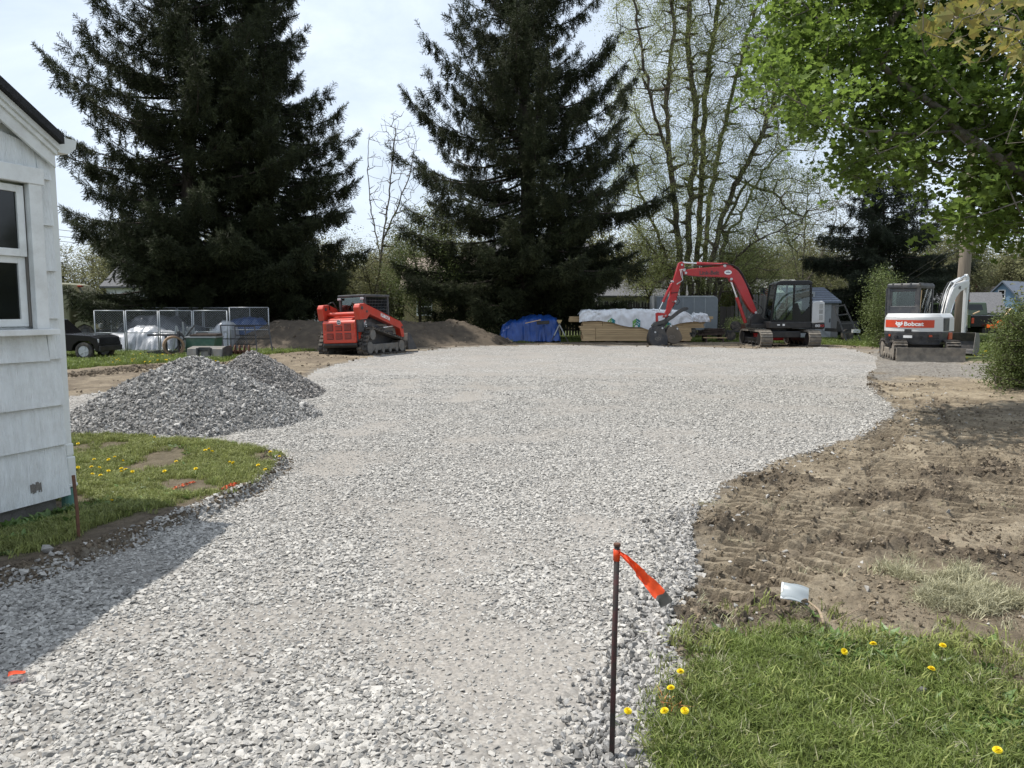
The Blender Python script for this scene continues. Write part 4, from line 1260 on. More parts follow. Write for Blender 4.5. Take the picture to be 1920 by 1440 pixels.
# small leafy trees under / beside the spruces
def tree_px(name, label, px0, px1, py0, py1, Y, base_px, stems_px, n, leaves, key, per, spread, scale, seed, group=None, dy=1.2, bark='bark', cat='tree', r_tip=0.010, keep=1.0, up=1.2):
    r = np.random.default_rng(seed)
    tips = []
    cx, cy = (px0 + px1) / 2, (py0 + py1) / 2
    while len(tips) < n:
        px, py = r.uniform(px0, px1), r.uniform(py0, py1)
        q = ((px - cx) / (px1 - px0) * 2) ** 2 + ((py - cy) / (py1 - py0) * 2) ** 2
        if q > r.uniform(0.55, 1.1):
            continue
        tips.append(tuple(P(px, py, Y + r.normal(0, dy))))
    return leafy(name, label, (X(base_px, Y), Y, 0), [pl(s, Y) for s in stems_px], tips, leaves, key, per, (spread,) * 3, scale, M[bark], seed=seed, group=group, r_tip=r_tip, cat=cat, keep=keep, up=up)
tree_px('small_tree', 'small green tree with dark forked trunk left of the largest spruce', 722, 870, 395, 590, 41, 787,
        [[(787, 640), (788, 560), (784, 520), (775, 470), (770, 430)], [(784, 520), (760, 490), (735, 480)], [(788, 560), (815, 500), (840, 470)], [(783, 600), (755, 575), (735, 570)]], 240, shrub_leaves, 'shrub_leaf', 10, 0.33, 1.3, 31)
tree_px('small_tree', 'olive twiggy tree rising behind the red loader', 560, 735, 440, 590, 44, 700,
        [[(702, 640), (700, 560), (712, 500), (720, 460)], [(700, 560), (685, 500), (668, 470)], [(703, 600), (660, 540), (620, 510)], [(702, 600), (600, 560), (590, 520)]], 420, olive_leaves, 'olive_leaf', 5, 0.3, 1.0, 32)
tree_px('small_tree', 'twiggy olive tree under the huge many-stemmed tree', 1150, 1290, 430, 560, 49, 1215,
        [[(1215, 640), (1216, 560), (1200, 500), (1190, 450)], [(1216, 560), (1240, 500), (1262, 460)]], 420, olive_leaves, 'olive_leaf', 6, 0.3, 1.0, 33)
tree_px('small_tree', 'dark twiggy tree before the mustard house wall', 792, 905, 470, 610, 43, 862, [[(862, 640), (860, 570), (850, 520), (835, 485)], [(860, 570), (882, 520), (895, 490)], [(861, 600), (835, 565), (815, 545)]], 420, dark_leaves, 'dark_leaf', 4, 0.22, 0.8, 34)
tree_px('small_tree', 'low tangled tree behind the grey trailer and the red boom', 1310, 1470, 430, 600, 51, 1395, [[(1395, 620), (1392, 560), (1375, 500), (1350, 460)], [(1392, 560), (1410, 500), (1435, 455)], [(1394, 590), (1430, 550), (1455, 530)]], 520, olive_leaves, 'olive_leaf', 6, 0.3, 1.0, 35)
# shrubs
def shrub(name, label, px0, px1, py0, py1, Y, n, leaves, key, per, spread, scale, seed, group=None, dy=0.8, r_tip=0.006, up=1.2, keep=1.0):
    c = (px0 + px1) / 2
    w = px1 - px0
    zb = P(c, py1, Y).z
    st = []
    for k, f in enumerate((-0.3, -0.1, 0.1, 0.28)):
        st.append([(X(c, Y) + f * 0.3, Y + 0.1 * k, max(0, zb - 0.2)), tuple(P(c + f * w, py0 + (py1 - py0) * 0.45, Y + 0.2 * (k - 1.5)))])
    r = np.random.default_rng(seed)
    tips = []
    cx = c
    while len(tips) < n:
        px, py = r.uniform(px0, px1), r.uniform(py0, py1)
        t = (py - py0) / (py1 - py0)
        if abs((px - cx) / w * 2) > (0.35 + 0.65 * math.sqrt(t)) * (1 - 0.35 * max(0, t - 0.75) * 4) * r.uniform(0.75, 1.08) + 0.05 * math.sin(px * 0.3):
            continue
        q = P(px, py, Y + r.normal(0, dy))
        q.z = max(q.z, 0.06)
        tips.append(tuple(q))
    root = leafy(name, label, (X(c, Y), Y, 0), st, tips, leaves, key, per, (spread,) * 3, scale, M['bark'], seed=seed, group=group, r_tip=r_tip, cat='shrub', step=0.2, up=up, keep=keep)
    return root
shrub('shrub', 'bright green leafy shrub left of the white excavator', 1622, 1692, 512, 648, 33, 260, shrub_leaves, 'shrub_leaf', 9, 0.24, 1.0, 41, dy=1.1, keep=0.85)
shrub('shrub', 'loose green bush at the edge of the dirt by the truck', 1848, 2010, 575, 730, 15.2, 560, shrub_leaves, 'shrub_leaf', 8, 0.12, 0.62, 42, dy=0.5)
shrub('shrub', 'olive forsythia bush beside the blue tarp', 872, 985, 582, 645, 38.5, 240, dark_leaves, 'dark_leaf', 7, 0.18, 1.0, 43, dy=0.7)
shrub('shrub', 'low green bush in front of the right wooden fence', 1362, 1402, 600, 640, 40, 90, shrub_leaves, 'shrub_leaf', 8, 0.15, 0.8, 44, dy=0.4)
shrub('shrub', 'tall olive bush behind the grey trailer', 1325, 1425, 480, 610, 52, 300, shrub_leaves, 'shrub_leaf', 8, 0.35, 1.5, 45, dy=1.0)
for k, (a, b, c, d, Y) in enumerate(((505, 560, 535, 600, 44), (545, 600, 540, 605, 45))):
    shrub('shrub', ['twiggy shrub just right of the slim spruce trunk', 'twiggy shrub left of the red loader'][k], a, b, c, d, Y, 140, olive_leaves, 'olive_leaf', 2, 0.2, 0.8, 46 + k, dy=0.8, r_tip=0.009, keep=0.6)

# far trees beyond the houses: three kinds copied about
def far_tree(seed, h, w, leafn, keep):
    r = np.random.default_rng(seed)
    tips = []
    while len(tips) < 300:
        x, y, z = r.uniform(-w, w), r.uniform(-w, w), r.uniform(h * 0.05, h)
        hw = w * math.sin(math.pi * min(1, (z / h) * 0.80 + 0.2)) ** 0.6
        if math.hypot(x, y) > hw * r.uniform(0.55, 1.05):
            continue
        tips.append((x, y, z))
    return leafy('distant_tree', 'far tree', (0, 0, 0), [[(0, 0, -0.3), (0, 0, h * 0.3), (w * 0.15, 0, h * 0.75)], [(0, 0, h * 0.3), (-w * 0.4, w * 0.2, h * 0.65)], [(0, 0, h * 0.25), (w * 0.5, -w * 0.2, h * 0.6)]], tips, far_leaves, 'far_leaf', leafn,
                 (0.7, 0.7, 0.7), 1.6, M['bark_grey'], step=0.9, r_tip=0.03, expo=2.3, seed=seed, keep=keep, group='trees of the distant tree line', sides=3)
protos = [far_tree(51, 13, 4.5, 9, 1.0), far_tree(52, 15, 4.2, 4, 0.8), far_tree(53, 11, 5.0, 12, 1.0)]
far_spots = []
rf = np.random.default_rng(99)
for px in np.arange(1640, 2080, 17):
    far_spots.append((px + rf.uniform(-6, 6), rf.uniform(92, 135)))
for px in np.arange(1395, 1640, 32):
    far_spots.append((px + rf.uniform(-8, 8), rf.uniform(80, 110)))
for px in np.arange(560, 1300, 48):
    far_spots.append((px + rf.uniform(-10, 10), rf.uniform(78, 110)))
for px in np.arange(-60, 560, 60):
    far_spots.append((px + rf.uniform(-10, 10), rf.uniform(75, 100)))
for a_ in np.radians(np.arange(38, 112, 5.5)):  # unseen trees, added so the house window reflects something dark
    far_spots.append((None, (rf.uniform(48, 75), a_)))
FARLAB = 'hazy half-bare tree in the distant tree line beyond the houses'  # also carried by the added unseen trees at the right
first = {0: True, 1: True, 2: True}
for i, (px, Y) in enumerate(far_spots):
    k = int(rf.integers(0, 3))
    o = protos[k]
    if not first[k]:
        o = copy_tree(protos[k])
    first[k] = False
    o['label'] = FARLAB
    o.location = (X(px, Y), Y, 0) if px is not None else (Y[0] * math.sin(Y[1]), Y[0] * math.cos(Y[1]), 0)
    s = rf.uniform(0.7, 1.0)
    o.scale = (s, s, s * rf.uniform(0.8, 1.1))
    o.rotation_euler = (0, 0, rf.uniform(0, 6.28))

# ---- maple at the right
YM = 11.0
m_stems = [[(9.0, 10.4, -0.2), (8.95, 10.45, 1.2), (8.8, 10.5, 2.2), (7.9, 10.7, 3.0), tuple(P(1830, 270, 11)), tuple(P(1740, 190, 11)), tuple(P(1650, 122, 11.1)), tuple(P(1560, 60, 11.3)), tuple(P(1480, -20, 11.5))],
           [tuple(P(1805, 250, 11)), tuple(P(1715, 250, 10.6)), tuple(P(1590, 243, 10.3)), tuple(P(1530, 205, 10.2)), tuple(P(1470, 175, 10))],
           [tuple(P(1800, 250, 11)), tuple(P(1850, 240, 11.6)), tuple(P(1930, 230, 12.2)), tuple(P(2040, 200, 12.8))],
           [(8.6, 10.5, 2.5), tuple(P(1850, 330, 12)), tuple(P(1740, 300, 12.6)), tuple(P(1620, 300, 13)), tuple(P(1540, 320, 13.2))],
           [(8.8, 10.5, 2.3), (9.0, 11.0, 4.0), (8.7, 11.6, 6.0), (8.0, 12.0, 7.5)], [(8.8, 10.5, 2.3), (9.6, 9.8, 4.2), (10.2, 9.0, 6.0)],
           [tuple(P(1650, 122, 11.1)), tuple(P(1680, 20, 11.4)), tuple(P(1720, -120, 11.8))],
           [tuple(P(1740, 190, 11)), tuple(P(1620, 165, 12)), tuple(P(1530, 110, 12.6))],
           [(8.6, 10.5, 2.5), tuple(P(1930, 370, 10.2)), tuple(P(1850, 400, 10)), tuple(P(1760, 415, 10))]]
rm = np.random.default_rng(123)
edge = [(1905, 485), (1840, 480), (1780, 440), (1730, 400), (1700, 330), (1640, 345), (1590, 360), (1535, 350), (1555, 310), (1590, 270), (1540, 262), (1480, 235), (1450, 190), (1405, 180), (1420, 120), (1450, 70), (1440, 20), (1475, -60),
        (1560, -260), (2300, -400), (2300, 380), (2080, 470), (1950, 440)]
tips = []
ex = np.array(edge, float)
while len(tips) < 1150:
    px, py = rm.uniform(1390, 2300), rm.uniform(-400, 490)
    s = float(poly_sdf(np.array([px]), np.array([py]), ex)[0])
    if s > -6:
        continue
    if fbm(np.array([px / 75.0]), np.array([py / 60.0]), 2, 55)[0] < -0.22 and rm.random() < 0.85:
        continue
    Y = 11.8 + rm.normal(0, 1.0) + (0.5 if py < 100 else 0)
    tips.append(tuple(P(px, py, float(np.clip(Y, 9.6, 15)))))
leafy('maple_tree', 'bright green maple hanging over the yard from the right', (9.0, 10.4, 0), m_stems, tips, maple_leaves, 'maple_leaf', 12, (0.18, 0.18, 0.15), 0.60, M['bark_grey'],
      step=0.22, up=0.9, jit=0.13, sag=0.02, r_tip=0.0055, expo=2.1, seed=61)

# near branch with large olive leaves, top right corner
near = thing('maple_branch', 'close branch with large olive and reddish leaves in the top corner', 'branch', tuple(P(1990, 60, 4.2)))
nb = np.array(near.location)
nst = [[tuple(P(2080, -60, 4.3)), tuple(P(1985, 40, 4.2)), tuple(P(1905, 60, 4.1)), tuple(P(1830, 40, 4.0)), tuple(P(1760, 18, 4.0))],
       [tuple(P(1985, 40, 4.2)), tuple(P(1935, 140, 4.2)), tuple(P(1905, 215, 4.2)), tuple(P(1890, 270, 4.2))],
       [tuple(P(1905, 60, 4.1)), tuple(P(1850, 110, 4.0)), tuple(P(1800, 120, 4.0))]]
ntips = []
for k in range(60):
    px, py = rm.uniform(1730, 1960), rm.uniform(-40, 270)
    lim = np.interp(px, [1730, 1800, 1860, 1880, 1960], [60, 90, 130, 250, 280])
    if py < lim:
        ntips.append(tuple(P(px, py, 4.1 + rm.normal(0, 0.22))))
A, B, RA, RB, td = grow(nst, ntips, 0.08, 0.3, 0.1, 0.0, 0.0016, 2.2, 3)
link('stem', tubes_mesh('stem', A - nb, B - nb, RA, RB, M['bark_grey'], 5), near)
leaf_ms = [leaf_card(1, 0.0, 0.125, M['maple2'], 680 + k, lobes=True, droop=0.5) for k in range(5)]
for t in ntips:
    for k in range(int(rm.integers(3, 6))):
        o = link('leaf', leaf_ms[int(rm.integers(0, 5))], near)
        o.location = np.array(t) - nb + rm.normal(0, 0.045, 3)
        o.rotation_euler = (rm.normal(0, 0.5), rm.normal(0.2, 0.5), rm.uniform(0, 6.28))
        sc = rm.uniform(0.35, 0.8)
        o.scale = (sc, sc, sc)
# ================================================================== HOUSE AT THE LEFT
HA = math.radians(20.4)
HC = (-3.52, 5.80)
house = thing('house', 'white shingled house with a double hung window and black roof edge', 'house', (HC[0], HC[1], 0), -HA)
def wall_hit(px, py):
    """where the sight line through a photo point meets the gable wall: (distance from the corner, height)"""
    x, y, d = ray(px, py)
    n = (math.cos(HA), -math.sin(HA))
    t = (HC[0] * n[0] + HC[1] * n[1]) / (x * n[0] + y * n[1])
    qx, qy = x * t - HC[0], y * t - HC[1]
    return qx * math.sin(HA) + qy * math.cos(HA), CAM_H + d * t
W = 7.2                                                             # gable width
SL = math.tan(math.radians(33))
EAVE = 2.80
mb = MB()
mb.prism([(-W, 0.30), (-0.03, 0.30), (-0.03, EAVE - .02), (-W / 2, EAVE + SL * W / 2 - .05), (-W, EAVE - .02)], 'x', -9.0, -0.035)
mb.build('wall', M['white_wood'], house)
mb = MB()
mb.bb(-8.95, -0.07, -W + 0.05, -0.05, -0.3, 0.298)
mb.build('foundation', M['concrete'], house)
courses = [P(125, py, 5.8).z for py in (927, 833, 758, 673, 597, 510, 423, 339)]
while courses[-1] < EAVE + SL * W / 2:
    courses.append(courses[-1] + 0.345)
rh = np.random.default_rng(4)
win_r = wall_hit(76, 480)[0]
win_l = win_r - 1.05
win_t, win_b = wall_hit(60, 352)[1], wall_hit(60, 612)[1]
for k, z0 in enumerate(courses):
    z1 = courses[k + 1] if k + 1 < len(courses) else z0 + 0.345
    y = 0.0
    while y > -W:
        w = rh.uniform(0.55, 0.75) if y > -0.01 else rh.uniform(0.5, 1.2)
        a, b = max(-W, y - w), y
        # cut away above the roof line and round the window
        lim = lambda yy: EAVE + SL * min(-yy, W + yy) - 0.06
        segs = [(a, b, z0, z1)]
        if z0 + 0.02 < win_t + 0.1 and z1 > win_b - 0.03:
            segs = []
            if b > win_r:
                segs.append((max(a, win_r), b, z0, z1))
            if a < win_l:
                segs.append((a, min(b, win_l), z0, z1))
            ia, ib = max(a, win_l), min(b, win_r)
            if ib > ia:
                if z0 < win_b - 0.10:
                    segs.append((ia, ib, z0, win_b - 0.04))
                if z1 > win_t + 0.17:
                    segs.append((ia, ib, max(z0, win_t + 0.142), z1))
        for (sa, sb, q0, q1) in segs:
            if sb - sa < 0.03 or q0 > max(lim(sa), lim(sb)):
                continue
            dz = rh.normal(0, 0.004) if q0 == z0 else 0
            th = 0.030 + rh.uniform(0, 0.008)
            if q0 > z0:
                th *= 0.6
            m_ = MB()
            za, zb = min(q1 + 0.02, lim(sa)), min(q1 + 0.02, lim(sb))
            za, zb = max(za, q0 + 0.02), max(zb, q0 + 0.02)
            g = 0.002
            vs_ = [(th - .03, sa + g, q0 + dz), (th, sa + g, q0 + dz), (th, sb - g, q0 + dz + rh.normal(0, .003)), (th - .03, sb - g, q0 + dz), (-.03, sa + g, za), (0.004, sa + g, za), (0.004, sb - g, zb), (-.03, sb - g, zb)]
            m_.add(vs_, [(0, 1, 2, 3), (4, 5, 6, 7), (0, 1, 5, 4), (1, 2, 6, 5), (2, 3, 7, 6), (3, 0, 4, 7)])
            m_.build('shingle', M['white_wood'], house)
        y -= w
# window
m_ = MB()
m_.bb(0.0, 0.055, win_r - 0.10, win_r, win_b - 0.02, win_t + 0.02)
m_.bb(0.0, 0.055, win_l, win_l + 0.10, win_b - 0.02, win_t + 0.02)
m_.bb(0.0, 0.062, win_l - 0.02, win_r + 0.02, win_t + 0.02, win_t + 0.14)
win = m_.build('window', M['white_trim'], house, bevel=0.004)
m_ = MB()
m_.bb(-0.02, 0.10, win_l - 0.04, win_r + 0.05, win_b - 0.065, win_b - 0.02)
m_.build('sill', M['white_trim'], win, bevel=0.005)
fr, fl, mid = win_r - 0.10, win_l + 0.10, (win_t + win_b) / 2
for nm, z0, z1, xo in (('upper_sash', mid, win_t, 0.015), ('lower_sash', win_b, mid, -0.012)):
    m_ = MB()
    for (a, b, c, d) in ((fl + .015, fl + 0.07, z0, z1), (fr - 0.07, fr - .015, z0, z1), (fl + 0.07, fr - 0.07, z0, z0 + 0.055), (fl + 0.07, fr - 0.07, z1 - 0.05, z1)):
        m_.bb(xo - 0.03, xo, a, b, c, d)
    s_ = m_.build(nm, M['white_trim'], win, bevel=0.003)
    m_ = MB()
    m_.bb(xo - 0.022, xo - 0.016, fl + 0.07, fr - 0.07, z0 + 0.055, z1 - 0.05)
    m_.build('pane', M['window_glass'], win)
m_ = MB()
m_.bb(-0.034, -0.001, fl, fl + 0.014, win_b, win_t); m_.bb(-0.034, -0.001, fr - 0.014, fr, win_b, win_t)
m_.build('jamb', M['bare_wood'], win)
# roof, rake board, gutter
def roof_slab(x0, x1, th, over, dz, m, nm, both=True):
    m_ = MB()
    c, s = math.cos(math.radians(29)), math.sin(math.radians(29))
    pr = [(over, EAVE - SL * over + dz), (-W / 2, EAVE + SL * W / 2 + dz), (-W - over, EAVE - SL * over + dz), (-W - over, EAVE - SL * over + dz - th), (-W / 2, EAVE + SL * W / 2 + dz - th), (over, EAVE - SL * over + dz - th)]
    m_.prism(pr, 'x', x0, x1)
    return m_.build(nm, m, house)
roof_slab(-9.1, 0.15, 0.065, 0.03, 0.125, M['black_shingle'], 'roof')
roof_slab(-9.0, 0.105, 0.045, 0.025, 0.055, M['white_trim'], 'roof_deck')
m_ = MB()
def rake(a, b, top, bot, x0, x1):
    m_.add([(x, y, z) for x in (x0, x1) for y, z in ((a, EAVE - SL * a + top), (b, EAVE - SL * b + top), (b, EAVE - SL * b + bot), (a, EAVE - SL * a + bot))], [(0, 1, 2, 3), (4, 5, 6, 7), (0, 1, 5, 4), (1, 2, 6, 5), (2, 3, 7, 6), (3, 0, 4, 7)])
rake(0.015, -W / 2, 0.008, -0.125, 0.040, 0.064)
rake(0.018, -W / 2, 0.009, -0.03, 0.066, 0.085)
m_.build('rake_board', M['white_trim'], house, bevel=0.003)
m_ = MB()
z = EAVE + 0.055
gp = [(0.03, z + .05), (0.03, z - .07), (0.12, z - .07), (0.185, z - 0.02), (0.20, z + .05), (0.19, z + .05), (0.175, z - .01), (0.115, z - .06), (0.04, z - .06), (0.04, z + .05)]
m_.prism([(a + 0.0, b) for a, b in gp], 'x', -9.0, 0.07)
m_.prism([(0.031, z + .048), (0.031, z - .069), (0.119, z - .069), (0.184, z - 0.02), (0.198, z + .048)], 'x', 0.0705, 0.074)
m_.build('gutter', M['gutter'], house)
m_ = MB()
m_.bb(-0.10, -0.006, 0.0, 0.014, 0.16, EAVE - 0.10)
m_.build('corner_board', M['white_trim'], house)
m_ = MB()
m_.bb(-0.085, -0.015, 0.016, 0.076, 0.40, EAVE - 0.03)
ds = m_.build('downspout', M['gutter'], house, bevel=0.008)
for z0, z1, e in ((0.44, 0.54, .008), (0.20, 0.435, .014), (0.19, 0.22, .02)):
    m_ = MB()
    m_.bb(-0.085 - e, -0.015 + e, 0.0165 - .0, 0.076 + e, z0, z1)
    m_.build('coupling', M['gutter'], ds, bevel=0.01)
m_ = MB()
m_.cyl((-0.05, 0.05, -0.05), (-0.05, 0.05, 0.185), 0.055, 16)
m_.build('drain_pipe', M['green_pvc'], house, smooth=False)
# peeling paint, bare wood showing
rp_ = np.random.default_rng(6)
cy, cz = wall_hit(62, 913)
m_ = MB()
for k in range(10):
    y = cy - 0.045 + 0.009 * k
    h0, h1 = cz - 0.025 - rp_.uniform(0, 0.02), cz + 0.02 + rp_.uniform(0, 0.02)
    f = lambda zz: 0.0345 + 0.003 - 0.026 * (zz - courses[0]) / 0.35 + .004
    m_.add([(f(h0), y, h0), (f(h0), y + 0.0088, h0), (f(h1), y + 0.0088, h1), (f(h1), y, h1)], [(0, 1, 2, 3)])
m_.build('bare_patch', M['bare_wood'], house)

# short rusty stake by the downspout
sx, sy = G(148, 1013, 0.07)
st = MB()
st.tube([(0, 0, -0.15), (0, 0, 0.2), (-0.012, 0.0, 0.44)], 0.011, 8)
o = st.build('survey_stake', M['rust'])
o.location = (sx, sy, 0.07)
tag(o, 'short rusty iron stake standing beside the downspout', 'stake')

# stake with orange ribbon
sx, sy = G(1146, 1429)
stake = thing('marker_stake', 'tall rusty iron stake with an orange ribbon at the gravel edge', 'stake', (sx, sy, 0))
top = P(1157, 1022, sy + 0.0)
tl = top - Vector((sx, sy, 0))
m_ = MB()
m_.tube([(0, 0, -0.2), tuple(tl * 0.5), tuple(tl)], 0.0098, 12)
m_stake = mat('stake_iron', (0.030, 0.026, 0.024), 0.8, var=0.4, scale=18, dirt=(0.13, 0.022, 0.025), dirt_amt=0.85, dirt_scale=9, stretch=(1, 1, 0.4))
m_.build('rod', m_stake, stake, smooth=True)
m_ = MB()
m_.cyl(tl - Vector((0, 0, 0.004)), tl + Vector((0, 0, 0.007)), 0.0125, 14)
m_.build('mushroomed_head', M['rust'], stake, bevel=0.003)
# ribbon: a wrap round the rod and a blown tail ending in grey tape
m_ = MB()
z = tl.z - 0.012
m_.tube([tl - Vector((0, 0, 0.015)), tl - Vector((0.001, 0, 0.055))], [0.0125, 0.0118], 14)
e1 = P(1249, 1133, sy - 0.10) - Vector((sx, sy, 0))
s0 = tl + Vector((0.006, -0.010, -0.022))
def ribbon(t, v):
    q = s0.lerp(e1, t)
    w = 0.010 + 0.017 * min(1, t * 1.3)
    d = (e1 - s0).normalized()
    side = Vector((0.72, -0.35, 0.62)).normalized()
    side = (side - d * side.dot(d)).normalized()
    fold = 0.013 * math.sin(v * 5.0 + t * 4) * (1 - 0.5 * t) + 0.004 * math.sin(v * 11 + t * 23) + 0.003 * math.sin(t * 37 + v * 3)
    return q + side * (v - 0.5) * w * 1.7 + Vector((0.3, -1, 0.2)) * (fold + 0.010 * math.sin(t * 9)) + Vector((0, 0, 0.010 * math.sin(t * math.pi)))
m_.grid(lambda u, v: ribbon(u * 0.84, v), 28, 6)
rb_o = m_.build('ribbon', M['flag'], stake, smooth=True)
m_ = MB()
m_.grid(lambda u, v: ribbon(0.84 + u * 0.16, v) + Vector((0, -0.002, 0.001)), 5, 6)
o = m_.build('tape_end', M['tape'], stake, smooth=True)

# bits lying about
def lie(name, px, py, z=0.02):
    x, y = G(px, py)
    return (x, y, gz(x, y) + z)
x, y, z = lie('bag', 1488, 1160, 0.035)
m_ = MB()
m_.grid(lambda u, v: ((u - .5) * 0.135, (v - .5) * 0.10, 0.012 * math.sin(u * 3.1) + 0.006 * math.sin(v * 5 + u * 4)), 10, 8)
m_.grid(lambda u, v: ((u - .5) * 0.135, (v - .5) * 0.10, 0.004 + 0.020 * math.sin(u * 3.1) * math.sin(v * 3.1) + 0.005 * math.sin(v * 7 + u * 3)), 10, 8)
bag = m_.build('plastic_pouch', M['plastic_clear'], smooth=True)
bag.location, bag.rotation_euler = (x, y, z + 0.030), (0.62, 0.12, -0.32)
tag(bag, 'cloudy white plastic pouch lying on the dirt above the grass', 'plastic pouch')
m_ = MB()
m_.bb(-0.0675, -0.058, -0.05, 0.05, 0.004, 0.008)
m_.build('seal_strip', M['sign_white'], bag)
x, y, z = lie('twig', 1535, 1185)
m_ = MB()
m_.tube([(-.02, -.10, 0.005), (-.005, -.03, 0.02), (0.008, 0.03, 0.018), (-.012, 0.11, 0.03)], [.008, .009, .007, .004], 7)
o = m_.build('stick', M['twig'], smooth=True)
o.location = (x, y, z)
tag(o, 'short bent dry stick on the dirt right of the plastic pouch', 'stick')
x, y, z = lie('twig', 1590, 1170)
m_ = MB()
m_.tube([(-.10, -.06, 0.0), (-.03, -.02, 0.015), (0.05, 0.035, 0.02), (.11, 0.06, 0.03)], [.003, .003, .0025, .002], 5)
o = m_.build('stick', M['twig'], smooth=True)
o.location = (x, y, z)
tag(o, 'thin straight twig on the dirt above the grass', 'stick')
x, y, z = lie('rock', 1728, 1328)
o = link('rock', stone_mesh(901, 0.75, mat('dark_rock', (0.085, 0.082, 0.08), 0.8, var=0.4, scale=12), 18))
o.location, o.scale, o.rotation_euler = (x, y, z + 0.01), (0.062,) * 3, (0.2, 0.1, 0.4)
tag(o, 'dark fist-sized rock lying alone in the green grass', 'rock')
for i, (px, py, s, lb) in enumerate(((88, 1062, .10, 'pale flat stone lying above two others on the dark soil edge'), (44, 1090, .075, 'pale upright stone at the left end of the soil edge'), (82, 1085, .06, 'small pale stone below the flat one on the soil edge'))):
    x, y, z = lie('stone', px, py)
    o = link('stone', stone_mesh(910 + i, 0.5, m_stone, 14))
    o.location, o.scale, o.rotation_euler = (x, y, z + 0.01), (s,) * 3, (0.3 * i, 0.2, i * 1.1)
    tag(o, lb, 'stone', 'stray stones on the soil edge')
x, y, z = lie('flake', 33, 1285)
m_ = MB()
m_.grid(lambda u, v: ((u - .5) * 0.062, (v - .5) * 0.034 * (1 - 0.5 * u), 0.004 * math.sin(u * 5)), 6, 3)
o = m_.build('ribbon_scrap', M['flag'], smooth=True)
o.location, o.rotation_euler = (x, y, z + 0.025), (0.2, 0, 0.5)
tag(o, 'scrap of orange ribbon lying on the shaded gravel', 'ribbon scrap')

# ================================================================== FENCES, SHED, HOUSES BEHIND
def picket_fence(label, p0, p1, h, m_, pw=0.14, gap=0.02, pointed=True, seed=0, group=None, name='wooden_fence'):
    p0, p1 = Vector((*p0, 0)), Vector((*p1, 0))
    L = (p1 - p0).length
    root = thing(name, label, 'fence', p0, math.atan2(p1.y - p0.y, p1.x - p0.x), group=group)
    r = np.random.default_rng(seed)
    ms = []
    for k in range(4):
        m = MB()
        hh = h * (1 + 0.015 * k)
        pr = [(-pw / 2, 0), (pw / 2, 0), (pw / 2, hh - (0.08 if pointed else 0)), (0.02, hh), (-0.02, hh), (-pw / 2, hh - (0.08 if pointed else 0))]
        m.prism(pr, 'y', -0.01, 0.01)
        ms.append(m.mesh('picket', m_))
    n = int(L / (pw + gap))
    for i in range(n):
        o = link('picket', ms[int(r.integers(0, 4))], root)
        o.location = ((i + 0.5) * (pw + gap), r.normal(0, 0.006), 0.05)
        o.rotation_euler = (r.normal(0, 0.01), r.normal(0, 0.012), 0)
    for z in (0.35, h - 0.3):
        m = MB()
        m.bb(0, L, 0.014, 0.055, z, z + 0.09)
        m.build('rail', m_, root)
    for k in range(int(L / 2.4) + 1):
        m = MB()
        m.bb(k * 2.4, k * 2.4 + 0.1, 0.058, 0.158, 0, h - 0.05)
        m.build('post', m_, root)
    return root
picket_fence('dark picket fence in the shade under the largest spruce', (X(1012, 44), 44), (X(1262, 44), 44), 1.95, M['dark_wood'], 0.12, 0.05, seed=1)
picket_fence('grey weathered picket fence behind the red excavator boom', (X(1380, 43), 43), (X(1462, 43), 43), 2.35, M['old_wood'], 0.14, 0.02, seed=2)
picket_fence('low dark board fence between trailer and grey picket fence', (X(1335, 42.5), 42.5), (X(1379, 42.5), 42.5), 1.7, M['dark_wood'], 0.2, 0.01, False, seed=3)
